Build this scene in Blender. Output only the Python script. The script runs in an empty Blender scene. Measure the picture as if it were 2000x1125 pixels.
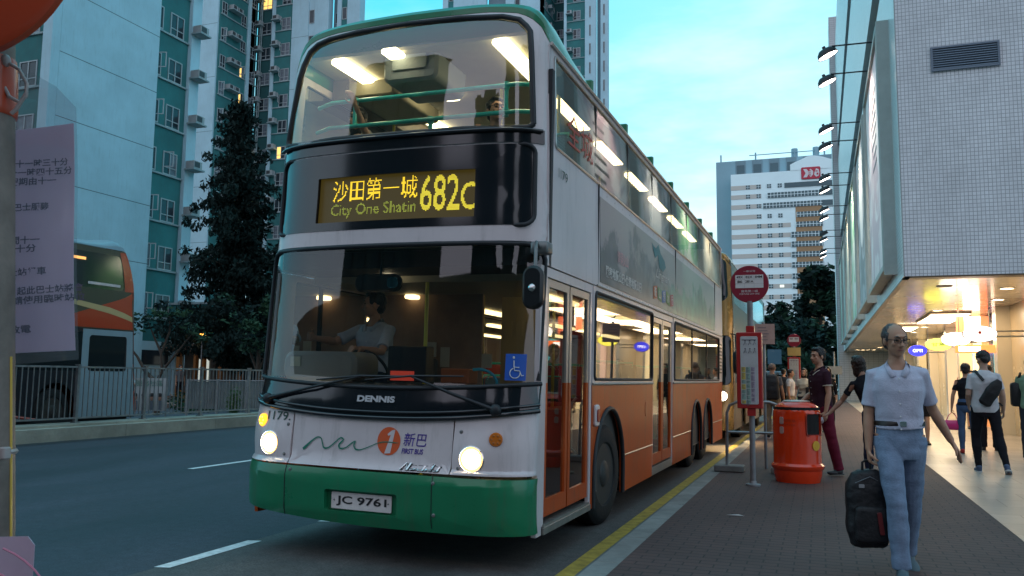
import bpy, bmesh, math, random
from mathutils import Vector, Matrix, Quaternion, noise
from mathutils.geometry import tessellate_polygon
random.seed(7)
R = math.radians
scene = bpy.context.scene
COL = scene.collection

# ------------------------------------------------------------------ camera
cam_data = bpy.data.cameras.new("camera")
cam = bpy.data.objects.new("camera", cam_data)
COL.objects.link(cam)
_y, _p, _r = R(20.138), R(6.058), R(0.652)
_F = Vector((-math.sin(_y)*math.cos(_p), math.cos(_y)*math.cos(_p), math.sin(_p)))
_R0 = Vector((math.cos(_y), math.sin(_y), 0)); _U0 = _R0.cross(_F)
_Rv = math.cos(_r)*_R0 + math.sin(_r)*_U0
_Uv = math.cos(_r)*_U0 - math.sin(_r)*_R0
M = Matrix((( _Rv.x,_Uv.x,-_F.x,0),(_Rv.y,_Uv.y,-_F.y,0),(_Rv.z,_Uv.z,-_F.z,1.422),(0,0,0,1)))
cam.matrix_world = M
cam_data.sensor_width = 36; cam_data.lens = 36*1639.7/2000
cam_data.clip_start = 0.05; cam_data.clip_end = 3000
scene.camera = cam
cam_data.dof.use_dof = True; cam_data.dof.focus_distance = 8.0; cam_data.dof.aperture_fstop = 30.0

# ------------------------------------------------------------------ world
SUN_EL, SUN_ROT = R(4), R(-60)
world = bpy.data.worlds.new("World"); scene.world = world; world.use_nodes = True
nt = world.node_tree; nt.nodes.clear()
def wn(t, **k):
    n = nt.nodes.new(t)
    for a, v in k.items(): setattr(n, a, v)
    return n
sky = wn('ShaderNodeTexSky', sky_type='NISHITA', sun_disc=False)
sky.sun_elevation = SUN_EL; sky.sun_rotation = SUN_ROT; sky.air_density = 1.2; sky.dust_density = 0.6; sky.ozone_density = 3.0
tc = wn('ShaderNodeTexCoord')
mp = wn('ShaderNodeMapping'); mp.inputs['Scale'].default_value = (1.0, 1.0, 3.2); mp.inputs['Location'].default_value = (0.35, 0.1, 0.25)
nz = wn('ShaderNodeTexNoise'); nz.inputs['Scale'].default_value = 2.1; nz.inputs['Detail'].default_value = 7; nz.inputs['Roughness'].default_value = 0.55
cr = wn('ShaderNodeValToRGB'); cr.color_ramp.elements[0].position = 0.47; cr.color_ramp.elements[1].position = 0.72
sep = wn('ShaderNodeSeparateXYZ')
# cloud bank lower over the street's far end
hz = wn('ShaderNodeMapRange'); hz.inputs['From Min'].default_value = 0.0; hz.inputs['From Max'].default_value = 0.55; hz.inputs['To Min'].default_value = 1.0; hz.inputs['To Max'].default_value = 0.18
mul = wn('ShaderNodeMath', operation='MULTIPLY')
dirv = wn('ShaderNodeVectorMath', operation='DOT_PRODUCT'); dirv.inputs[1].default_value = (-0.09, 0.965, 0.25)
dr = wn('ShaderNodeMapRange'); dr.inputs['From Min'].default_value = 0.94; dr.inputs['From Max'].default_value = 1.0; dr.inputs['To Min'].default_value = 0.0; dr.inputs['To Max'].default_value = 0.75
addc = wn('ShaderNodeMath', operation='ADD'); 
tint = wn('ShaderNodeMix', data_type='RGBA', blend_type='MULTIPLY'); tint.inputs['Factor'].default_value = 1.0
tint.inputs['B'].default_value = (0.50, 1.10, 1.12, 1)
base = wn('ShaderNodeMix', data_type='RGBA'); base.inputs['Factor'].default_value = 0.80
base.inputs['B'].default_value = (1.15, 7.3, 9.8, 1)
cl = wn('ShaderNodeMix', data_type='RGBA'); cl.inputs['B'].default_value = (7.6, 9.6, 10.3, 1)
bg = wn('ShaderNodeBackground'); bg.inputs['Strength'].default_value = 0.10
out = wn('ShaderNodeOutputWorld')
L = nt.links.new
L(tc.outputs['Generated'], mp.inputs['Vector']); L(mp.outputs[0], nz.inputs['Vector']); L(nz.outputs['Fac'], cr.inputs[0])
L(tc.outputs['Generated'], sep.inputs[0]); L(sep.outputs['Z'], hz.inputs['Value'])
L(cr.outputs['Color'], mul.inputs[0]); L(hz.outputs[0], mul.inputs[1])
L(tc.outputs['Generated'], dirv.inputs[0]); L(dirv.outputs['Value'], dr.inputs['Value'])
mul2 = wn('ShaderNodeMath', operation='MULTIPLY'); L(dr.outputs[0], mul2.inputs[0]); L(nz.outputs['Fac'], mul2.inputs[1])
L(mul.outputs[0], addc.inputs[0]); L(mul2.outputs[0], addc.inputs[1]); addc.use_clamp = True
# dusk afterglow: the sky behind the camera is mauve, the sky over the street's far end is cyan
back = wn('ShaderNodeVectorMath', operation='DOT_PRODUCT'); back.inputs[1].default_value = (0.25, -0.96, 0.05)
bk = wn('ShaderNodeMapRange'); bk.inputs['From Min'].default_value = -0.25; bk.inputs['From Max'].default_value = 0.75; bk.inputs['To Min'].default_value = 0.0; bk.inputs['To Max'].default_value = 0.9
glow = wn('ShaderNodeMix', data_type='RGBA'); glow.inputs['B'].default_value = (8.0, 7.5, 8.8, 1)
L(tc.outputs['Generated'], back.inputs[0]); L(back.outputs['Value'], bk.inputs['Value']); L(bk.outputs[0], glow.inputs['Factor'])
L(sky.outputs[0], tint.inputs['A']); L(tint.outputs['Result'], base.inputs['A'])
L(base.outputs['Result'], glow.inputs['A']); L(glow.outputs['Result'], cl.inputs['A']); L(addc.outputs[0], cl.inputs['Factor'])
L(cl.outputs['Result'], bg.inputs['Color']); L(bg.outputs[0], out.inputs['Surface'])

# ------------------------------------------------------------------ sun (already almost set)
sd = bpy.data.lights.new("sun", 'SUN'); sd.energy = 0.12; sd.angle = R(12); sd.color = (1.0, 0.86, 0.78)
so = bpy.data.objects.new("sun", sd); COL.objects.link(so)
so.rotation_euler = (R(90)-SUN_EL, 0, R(180)-SUN_ROT)
scene.view_settings.view_transform = 'Standard'; scene.view_settings.look = 'None'
scene.view_settings.exposure = 0.5; scene.view_settings.gamma = 1.0
scene.render.resolution_x = 1024; scene.render.resolution_y = 576

# ------------------------------------------------------------------ materials
_mats = {}
def mat(name, col=(.5,.5,.5), rough=.5, metal=0., emit=None, es=0., var=0., vscale=4., bump=0., bscale=60., spec=.5, alpha=1., trans=0., coat=0., ior=1.45, grime=0.):
    if name in _mats: return _mats[name]
    m = bpy.data.materials.new(name); m.use_nodes = True; _mats[name] = m
    t = m.node_tree; b = t.nodes['Principled BSDF']
    b.inputs['Base Color'].default_value = (*col, 1); b.inputs['Roughness'].default_value = rough
    b.inputs['Metallic'].default_value = metal; b.inputs['Specular IOR Level'].default_value = spec
    b.inputs['IOR'].default_value = ior; b.inputs['Coat Weight'].default_value = coat; b.inputs['Coat Roughness'].default_value = .08
    b.inputs['Alpha'].default_value = alpha; b.inputs['Transmission Weight'].default_value = trans
    if emit: b.inputs['Emission Color'].default_value = (*emit, 1); b.inputs['Emission Strength'].default_value = es
    if var or bump:
        tc = t.nodes.new('ShaderNodeTexCoord')
        if var:
            n = t.nodes.new('ShaderNodeTexNoise'); n.inputs['Scale'].default_value = vscale; n.inputs['Detail'].default_value = 8; n.inputs['Roughness'].default_value = .65
            t.links.new(tc.outputs['Object'], n.inputs['Vector'])
            mr = t.nodes.new('ShaderNodeMapRange'); mr.inputs['From Min'].default_value = .3; mr.inputs['From Max'].default_value = .7
            mr.inputs['To Min'].default_value = 1-var; mr.inputs['To Max'].default_value = 1+var
            t.links.new(n.outputs['Fac'], mr.inputs['Value'])
            mx = t.nodes.new('ShaderNodeMix'); mx.data_type = 'RGBA'; mx.blend_type = 'MULTIPLY'; mx.inputs['Factor'].default_value = 1
            mx.inputs['A'].default_value = (*col, 1); t.links.new(mr.outputs[0], mx.inputs['B']); t.links.new(mx.outputs['Result'], b.inputs['Base Color'])
            mr2 = t.nodes.new('ShaderNodeMapRange'); mr2.inputs['To Min'].default_value = max(0, rough-.12*(1 if var>.05 else 0)); mr2.inputs['To Max'].default_value = min(1, rough+.12)
            t.links.new(n.outputs['Fac'], mr2.inputs['Value']); t.links.new(mr2.outputs[0], b.inputs['Roughness'])
        if grime:
            mg = t.nodes.new('ShaderNodeMapping'); mg.inputs['Scale'].default_value = (3.2, 3.2, .35)
            ng = t.nodes.new('ShaderNodeTexNoise'); ng.inputs['Scale'].default_value = 2.6; ng.inputs['Detail'].default_value = 10; ng.inputs['Roughness'].default_value = .72
            t.links.new(tc.outputs['Object'], mg.inputs[0]); t.links.new(mg.outputs[0], ng.inputs['Vector'])
            rg_ = t.nodes.new('ShaderNodeMapRange'); rg_.inputs['From Min'].default_value = .52; rg_.inputs['From Max'].default_value = .78; rg_.inputs['To Max'].default_value = grime
            t.links.new(ng.outputs['Fac'], rg_.inputs['Value'])
            mg2 = t.nodes.new('ShaderNodeMix'); mg2.data_type = 'RGBA'; mg2.inputs['B'].default_value = (.09,.075,.06,1)
            t.links.new(rg_.outputs[0], mg2.inputs['Factor']); t.links.new(b.inputs['Base Color'].links[0].from_socket, mg2.inputs['A']); t.links.new(mg2.outputs['Result'], b.inputs['Base Color'])
        if bump:
            n2 = t.nodes.new('ShaderNodeTexNoise'); n2.inputs['Scale'].default_value = bscale; n2.inputs['Detail'].default_value = 6
            t.links.new(tc.outputs['Object'], n2.inputs['Vector'])
            bp = t.nodes.new('ShaderNodeBump'); bp.inputs['Strength'].default_value = bump; bp.inputs['Distance'].default_value = .02
            t.links.new(n2.outputs['Fac'], bp.inputs['Height']); t.links.new(bp.outputs[0], b.inputs['Normal'])
    return m
def emis(name, col, s):
    return mat(name, tuple(min(1, c) for c in col), .5, emit=col, es=s)
def glass_mat(name, tint=(.9,.95,.95), refl=.07, rough=.02, dark=.12, dcol=(.01,.012,.015)):
    """thin window pane: clear, with fresnel reflection and a little smoke-tint"""
    if name in _mats: return _mats[name]
    m = bpy.data.materials.new(name); m.use_nodes = True; _mats[name] = m
    t = m.node_tree; t.nodes.clear(); o = t.nodes.new('ShaderNodeOutputMaterial')
    tr = t.nodes.new('ShaderNodeBsdfTransparent'); tr.inputs[0].default_value = (*tint, 1)
    gl = t.nodes.new('ShaderNodeBsdfGlossy'); gl.inputs['Roughness'].default_value = rough; gl.inputs['Color'].default_value = (1,1,1,1)
    df = t.nodes.new('ShaderNodeBsdfDiffuse'); df.inputs[0].default_value = (*dcol, 1)
    fr = t.nodes.new('ShaderNodeFresnel'); fr.inputs['IOR'].default_value = 1.5
    mr = t.nodes.new('ShaderNodeMapRange'); mr.inputs['From Min'].default_value = 0; mr.inputs['From Max'].default_value = 1; mr.inputs['To Min'].default_value = refl; mr.inputs['To Max'].default_value = 1
    t.links.new(fr.outputs[0], mr.inputs['Value'])
    m1 = t.nodes.new('ShaderNodeMixShader'); m1.inputs[0].default_value = dark
    t.links.new(tr.outputs[0], m1.inputs[1]); t.links.new(df.outputs[0], m1.inputs[2])
    m2 = t.nodes.new('ShaderNodeMixShader'); t.links.new(mr.outputs[0], m2.inputs[0]); t.links.new(m1.outputs[0], m2.inputs[1]); t.links.new(gl.outputs[0], m2.inputs[2])
    t.links.new(m2.outputs[0], o.inputs['Surface'])
    return m
def grid_mat(name, col, mortar, bw, bh, ms, axis='xz', rough=.4, offset=0., bump=.3, var=.12, col2=None, spec=.5):
    """tiles / bricks laid over a plane given by two object axes"""
    if name in _mats: return _mats[name]
    m = bpy.data.materials.new(name); m.use_nodes = True; _mats[name] = m
    t = m.node_tree; b = t.nodes['Principled BSDF']; b.inputs['Roughness'].default_value = rough; b.inputs['Specular IOR Level'].default_value = spec
    tc = t.nodes.new('ShaderNodeTexCoord'); sp = t.nodes.new('ShaderNodeSeparateXYZ'); cb = t.nodes.new('ShaderNodeCombineXYZ')
    t.links.new(tc.outputs['Object'], sp.inputs[0])
    t.links.new(sp.outputs['XYZ'.index(axis[0].upper())], cb.inputs[0]); t.links.new(sp.outputs['XYZ'.index(axis[1].upper())], cb.inputs[1])
    br = t.nodes.new('ShaderNodeTexBrick'); br.offset = offset; br.inputs['Scale'].default_value = 1
    br.inputs['Brick Width'].default_value = bw; br.inputs['Row Height'].default_value = bh; br.inputs['Mortar Size'].default_value = ms; br.inputs['Mortar Smooth'].default_value = .1
    c2 = col2 or tuple(c*(1-var) for c in col)
    br.inputs['Color1'].default_value = (*col, 1); br.inputs['Color2'].default_value = (*c2, 1); br.inputs['Mortar'].default_value = (*mortar, 1)
    t.links.new(cb.outputs[0], br.inputs['Vector'])
    n = t.nodes.new('ShaderNodeTexNoise'); n.inputs['Scale'].default_value = .9; n.inputs['Detail'].default_value = 9; n.inputs['Roughness'].default_value = .7
    t.links.new(tc.outputs['Object'], n.inputs['Vector'])
    mr = t.nodes.new('ShaderNodeMapRange'); mr.inputs['From Min'].default_value = .3; mr.inputs['From Max'].default_value = .7; mr.inputs['To Min'].default_value = 1-var*1.3; mr.inputs['To Max'].default_value = 1+var*1.3
    t.links.new(n.outputs['Fac'], mr.inputs['Value'])
    mx = t.nodes.new('ShaderNodeMix'); mx.data_type = 'RGBA'; mx.blend_type = 'MULTIPLY'; mx.inputs['Factor'].default_value = 1
    t.links.new(br.outputs['Color'], mx.inputs['A']); t.links.new(mr.outputs[0], mx.inputs['B']); t.links.new(mx.outputs['Result'], b.inputs['Base Color'])
    if bump:
        bp = t.nodes.new('ShaderNodeBump'); bp.inputs['Strength'].default_value = bump; bp.inputs['Distance'].default_value = .01; bp.invert = True
        t.links.new(br.outputs['Fac'], bp.inputs['Height']); t.links.new(bp.outputs[0], b.inputs['Normal'])
    return m

# ------------------------------------------------------------------ mesh builder
# parts whose separate pieces become an object each
EACH = {'wheel_arch','wheel_box','side_seam','door_step','shop_wall','wall_joint','roof_rib','panel_fastener','panel_seam','axle','lower_grab_pole','curved_grab_pole','door_handle','notice','saloon_notice','dark_recess_band','street_wall','roof_tank','side_trim','coving','door_frame','plate_screw','doorway','ground_window','upper_floor','lid','side_seam','stake','rail_post','strap','ledge_strip','chassis','front_corner_post','window_strip','front_wall_trim','lobby_door'}

class MB:
    def __init__(s): s.v = []; s.f = []; s.mi = []; s.cur = 0; s.sm = []; s.smooth = False
    def _add(s, vs, fs):
        o = len(s.v); s.v += [tuple(v) for v in vs]
        for f in fs: s.f.append([i+o for i in f]); s.mi.append(s.cur); s.sm.append(s.smooth)
        return s
    def quad(s, a, b, c, d): return s._add([a,b,c,d], [(0,1,2,3)])
    def box(s, x0, y0, z0, x1, y1, z1, T=None):
        vs = [(x0,y0,z0),(x1,y0,z0),(x1,y1,z0),(x0,y1,z0),(x0,y0,z1),(x1,y0,z1),(x1,y1,z1),(x0,y1,z1)]
        if T is not None: vs = [T @ Vector(v) for v in vs]
        return s._add(vs, [(0,3,2,1),(4,5,6,7),(0,1,5,4),(1,2,6,5),(2,3,7,6),(3,0,4,7)])
    def rbox(s, x0, y0, z0, x1, y1, z1, r=.02, T=None, axis='z', n=4):
        """box with its edges along one axis rounded, and a small chamfer at the ends"""
        if axis == 'z': a0,a1,b0,b1,c0,c1 = x0,x1,y0,y1,z0,z1; mk = lambda a,b,c: (a,b,c)
        elif axis == 'y': a0,a1,b0,b1,c0,c1 = z0,z1,x0,x1,y0,y1; mk = lambda a,b,c: (b,c,a)
        else: a0,a1,b0,b1,c0,c1 = y0,y1,z0,z1,x0,x1; mk = lambda a,b,c: (c,a,b)
        r = min(r, (a1-a0)/2*.99, (b1-b0)/2*.99)
        def ring(ins, c):
            out = []
            for (cx, cy, st) in ((a1-r,b1-r,0),(a0+r,b1-r,90),(a0+r,b0+r,180),(a1-r,b0+r,270)):
                for k in range(n+1):
                    t = R(st+90*k/n); out.append(mk(cx+(r-ins)*math.cos(t), cy+(r-ins)*math.sin(t), c))
            return out
        e = min(r*.4, (c1-c0)*.3)
        rings = [ring(e, c0), ring(0, c0+e), ring(0, c1-e), ring(e, c1)]
        if T is not None: rings = [[T @ Vector(p) for p in q] for q in rings]
        return s.loft(rings)
    def loft(s, rings, caps=True, closed=True):
        n = len(rings[0]); vs = [p for r in rings for p in r]; fs = []
        for i in range(len(rings)-1):
            for j in range(n if closed else n-1):
                k = (j+1) % n
                fs.append((i*n+j, i*n+k, (i+1)*n+k, (i+1)*n+j))
        if caps: fs.append(tuple(range(n-1,-1,-1))); fs.append(tuple((len(rings)-1)*n+j for j in range(n)))
        return s._add(vs, fs)
    def tube(s, pts, r, n=10, r2=None, caps=True):
        """round tube along a polyline; r number or list; r2 second radius (list/number)"""
        pts = [Vector(p) for p in pts]; N = len(pts)
        rr = r if isinstance(r, (list,tuple)) else [r]*N
        rb = rr if r2 is None else (r2 if isinstance(r2,(list,tuple)) else [r2]*N)
        rings = []; up = None
        for i, p in enumerate(pts):
            d = (pts[min(i+1,N-1)] - pts[max(i-1,0)])
            if d.length < 1e-9: d = Vector((0,0,1))
            d.normalize()
            if up is None:
                up = Vector((1,0,0)) if abs(d.x) < .9 else Vector((0,1,0))
            a = (up - d*up.dot(d)); 
            if a.length < 1e-6: a = Vector((0,1,0)) - d*d.y
            a.normalize(); b = d.cross(a); up = a
            rings.append([p + a*(rr[i]*math.cos(2*math.pi*k/n)) + b*(rb[i]*math.sin(2*math.pi*k/n)) for k in range(n)])
        return s.loft(rings, caps)
    def cyl(s, p0, p1, r0, r1=None, n=16): return s.tube([p0, p1], [r0, r0 if r1 is None else r1], n)
    def lathe(s, prof, c=(0,0,0), n=24, T=None, caps=True):
        rings = []
        for (r, z) in prof:
            q = [Vector((r*math.cos(2*math.pi*k/n), r*math.sin(2*math.pi*k/n), z)) for k in range(n)]
            rings.append([(T @ p if T is not None else p) + Vector(c) for p in q])
        return s.loft(rings, caps)
    def ell(s, c, r, T=None, nu=16, nv=10):
        c = Vector(c); vs = []; fs = []
        for i in range(1, nv):
            th = math.pi*i/nv
            for j in range(nu):
                ph = 2*math.pi*j/nu
                p = Vector((r[0]*math.sin(th)*math.cos(ph), r[1]*math.sin(th)*math.sin(ph), r[2]*math.cos(th)))
                vs.append(c + (T @ p if T is not None else p))
        top = Vector((0,0,r[2])); bot = Vector((0,0,-r[2]))
        if T is not None: top = T @ top; bot = T @ bot
        vs += [c+top, c+bot]; a = len(vs)-2; b = a+1
        for i in range(nv-2):
            for j in range(nu):
                k = (j+1) % nu; fs.append((i*nu+j, (i+1)*nu+j, (i+1)*nu+k, i*nu+k))
        for j in range(nu):
            k = (j+1) % nu; fs.append((a, j, k)); fs.append((b, (nv-2)*nu+k, (nv-2)*nu+j))
        return s._add(vs, fs)
    def poly(s, outline, mapf, th=.0):
        """flat polygon list of (a,b) mapped with mapf(a,b,d); th thickness"""
        n = len(outline)
        tri = tessellate_polygon([[Vector((a,b,0)) for a,b in outline]])
        vs = [mapf(a,b,0) for a,b in outline]; fs = [tuple(t) for t in tri]
        if th:
            vs += [mapf(a,b,-th) for a,b in outline]; fs += [(t[2]+n,t[1]+n,t[0]+n) for t in tri]
            fs += [(j,(j+1)%n,(j+1)%n+n,j+n) for j in range(n)]
        return s._add(vs, fs)
    def mesh(s, name='m', mats=None, smooth_angle=None):
        me = bpy.data.meshes.new(name); me.from_pydata([tuple(v) for v in s.v], [], s.f)
        for m in (mats or []): me.materials.append(m)
        me.polygons.foreach_set('material_index', s.mi); me.polygons.foreach_set('use_smooth', s.sm)
        me.validate(); 
        bm = bmesh.new(); bm.from_mesh(me); bmesh.ops.recalc_face_normals(bm, faces=bm.faces); bm.to_mesh(me); bm.free()
        return me
    def build(s, name, mats, parent=None, smooth=None, loc=(0,0,0)):
        if not isinstance(mats, (list,tuple)): mats = [mats]
        if name in EACH:
            ps = s.pieces()
            if len(ps) > 1:
                for p in ps: o = p.build1(name, mats, parent, smooth, loc)
                return o
        return s.build1(name, mats, parent, smooth, loc)
    def build1(s, name, mats, parent, smooth, loc):
        me = s.mesh(name, mats)
        if smooth: shade(me, smooth)
        return link(name, me, parent, loc)
    def pieces(s):
        par = list(range(len(s.v)))
        def find(i):
            while par[i] != i: par[i] = par[par[i]]; i = par[i]
            return i
        for f in s.f:
            for j in f[1:]: par[find(j)] = find(f[0])
        groups = {}
        for k, f in enumerate(s.f): groups.setdefault(find(f[0]), []).append(k)
        out = []
        for ks in groups.values():
            b = MB(); idx = {}
            for k in ks:
                nf = []
                for i in s.f[k]:
                    if i not in idx: idx[i] = len(b.v); b.v.append(s.v[i])
                    nf.append(idx[i])
                b.f.append(nf); b.mi.append(s.mi[k]); b.sm.append(s.sm[k])
            out.append(b)
        return out
def shade(me, ang=35):
    bm = bmesh.new(); bm.from_mesh(me); bmesh.ops.remove_doubles(bm, verts=bm.verts, dist=1e-5)
    a = R(ang)
    for f in bm.faces: f.smooth = True
    for e in bm.edges:
        e.smooth = not (len(e.link_faces) == 2 and e.calc_face_angle(0) > a)
    bm.to_mesh(me); bm.free()
def link(name, me, parent=None, loc=(0,0,0)):
    o = bpy.data.objects.new(name, me); COL.objects.link(o); o.location = loc
    if parent: o.parent = parent
    return o
def tag(o, label=None, cat=None, group=None, kind=None):
    if label: o['label'] = label
    if cat: o['category'] = cat
    if group: o['group'] = group
    if kind: o['kind'] = kind
    return o
def thing(name, label, cat, loc=(0,0,0), rz=0, group=None):
    o = bpy.data.objects.new(name, None); COL.objects.link(o); o.location = loc; o.rotation_euler = (0,0,rz); o.empty_display_size = .2
    return tag(o, label, cat, group)
def copy_tree(o, parent=None):
    c = o.copy(); COL.objects.link(c)
    if parent: c.parent = parent
    for ch in [x for x in bpy.data.objects if x.parent == o]: copy_tree(ch, c)
    return c
def text_mesh(s, size=1., mats=None, shear=0., sx=1., ext=0., bold=0., align='LEFT', name='lettering', spacing=1.):
    cu = bpy.data.curves.new('t', 'FONT'); cu.body = s; cu.size = size; cu.shear = shear; cu.extrude = ext; cu.offset = bold; cu.align_x = align; cu.space_character = spacing
    cu.resolution_u = 3
    o = bpy.data.objects.new('t', cu); COL.objects.link(o)
    dg = bpy.context.evaluated_depsgraph_get(); me = bpy.data.meshes.new_from_object(o.evaluated_get(dg))
    bpy.data.objects.remove(o); bpy.data.curves.remove(cu)
    for v in me.vertices: v.co.x *= sx
    me.materials.clear()
    for m in (mats or []): me.materials.append(m)
    me.name = name
    return me
def map_mesh(me, f):
    for v in me.vertices: v.co = Vector(f(v.co.x, v.co.y, v.co.z))
    return me
def text_obj(s, size, m, f, parent, name='lettering', **k):
    me = text_mesh(s, size, [m], name=name, **k); map_mesh(me, f); return link(name, me, parent)
def fit_text(s, x0, y0, x1, y1, m, f, parent, name='lettering', **k):
    """text scaled to fill a rectangle in (a,b), mapped by f(a,b,d)"""
    me = text_mesh(s, 1., [m], name=name, **k)
    xs = [v.co.x for v in me.vertices]; ys = [v.co.y for v in me.vertices]
    if not xs: return None
    a0,a1,b0,b1 = min(xs),max(xs),min(ys),max(ys)
    for v in me.vertices:
        v.co = Vector(f(x0+(v.co.x-a0)/(a1-a0)*(x1-x0), y0+(v.co.y-b0)/(b1-b0)*(y1-y0), 0))
    return link(name, me, parent)
def join_meshes(mes, name, mats):
    bm = bmesh.new()
    for i, me in enumerate(mes):
        n0 = len(bm.faces); bm.from_mesh(me); bm.faces.ensure_lookup_table()
    out = bpy.data.meshes.new(name); bm.to_mesh(out); bm.free()
    for m in mats: out.materials.append(m)
    return out
def remesh(mb, voxel, smooth_it=3, disp=None, name='m', mats=None):
    me = mb.mesh('tmp'); o = bpy.data.objects.new('tmp', me); COL.objects.link(o)
    md = o.modifiers.new('r', 'REMESH'); md.mode = 'VOXEL'; md.voxel_size = voxel
    if smooth_it:
        ms = o.modifiers.new('s', 'SMOOTH'); ms.factor = .5; ms.iterations = smooth_it
    dg = bpy.context.evaluated_depsgraph_get(); dg.update(); out = bpy.data.meshes.new_from_object(o.evaluated_get(dg)); out.name = name
    bpy.data.objects.remove(o); bpy.data.meshes.remove(me)
    out.materials.clear()
    for m in (mats or []): out.materials.append(m)
    if disp:
        ns = [v.normal.copy() for v in out.vertices]
        for v, nn in zip(out.vertices, ns): v.co = v.co + nn*disp(v.co)
    for p in out.polygons: p.use_smooth = True
    return out
def surf_panel(outer, holes, mapf, th, step=.06, name='p', mats=None, ang=40, steps=None):
    """polygon (with holes) in (a,b), cut into a fine grid, bent onto mapf(a,b,d) and given thickness th (inwards)"""
    bm = bmesh.new()
    def ring(pts):
        vs = [bm.verts.new((a,b,0)) for a,b in pts]
        return [bm.edges.new((vs[i], vs[(i+1)%len(vs)])) for i in range(len(vs))]
    es = ring(outer)
    for h in holes: es += ring(h)
    bmesh.ops.triangle_fill(bm, use_beauty=True, use_dissolve=False, edges=es, normal=(0,0,1))
    # remove faces that fell in holes
    def inside(p, poly):
        c = False; j = len(poly)-1
        for i in range(len(poly)):
            if (poly[i][1] > p[1]) != (poly[j][1] > p[1]) and p[0] < (poly[j][0]-poly[i][0])*(p[1]-poly[i][1])/(poly[j][1]-poly[i][1]+1e-12)+poly[i][0]: c = not c
            j = i
        return c
    kill = [f for f in bm.faces if any(inside(f.calc_center_median(), h) for h in holes) or not inside(f.calc_center_median(), outer)]
    if kill: bmesh.ops.delete(bm, geom=kill, context='FACES')
    sa, sb = steps or (step, step)
    a0 = min(p[0] for p in outer); a1 = max(p[0] for p in outer); b0 = min(p[1] for p in outer); b1 = max(p[1] for p in outer)
    for (st, lo, hi, ax) in ((sa,a0,a1,0),(sb,b0,b1,1)):
        if not st: continue
        k = lo + st
        while k < hi - 1e-4:
            co = (k,0,0) if ax == 0 else (0,k,0); no = (1,0,0) if ax == 0 else (0,1,0)
            bmesh.ops.bisect_plane(bm, geom=bm.verts[:]+bm.edges[:]+bm.faces[:], plane_co=co, plane_no=no, dist=1e-6)
            k += st
    bm.verts.ensure_lookup_table(); bm.faces.ensure_lookup_table()
    pts = [(v.co.x, v.co.y) for v in bm.verts]; fs = [[v.index for v in f.verts] for f in bm.faces]
    bnd = [(e.verts[0].index, e.verts[1].index) for e in bm.edges if len(e.link_faces) == 1]
    bm.free(); n = len(pts)
    vs = [mapf(a,b,0) for a,b in pts]; F = list(fs)
    if th:
        vs += [mapf(a,b,-th) for a,b in pts]; F += [[i+n for i in reversed(f)] for f in fs]; F += [[i,j,j+n,i+n] for i,j in bnd]
    me = bpy.data.meshes.new(name); me.from_pydata([tuple(v) for v in vs], [], F)
    bm = bmesh.new(); bm.from_mesh(me); bmesh.ops.recalc_face_normals(bm, faces=bm.faces); bm.to_mesh(me); bm.free()
    shade(me, ang)
    for m in (mats or []): me.materials.append(m)
    return me
def rrect(a0, b0, a1, b1, r, n=5):
    if not isinstance(r, (list,tuple)): r = (r,)*4
    out = []
    for (cx, cy, st, q) in ((a1-r[0],b1-r[0],0,r[0]),(a0+r[1],b1-r[1],90,r[1]),(a0+r[2],b0+r[2],180,r[2]),(a1-r[3],b0+r[3],270,r[3])):
        for k in range(n+1):
            t = R(st+90*k/n); out.append((cx+q*math.cos(t), cy+q*math.sin(t)))
    return out
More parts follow.
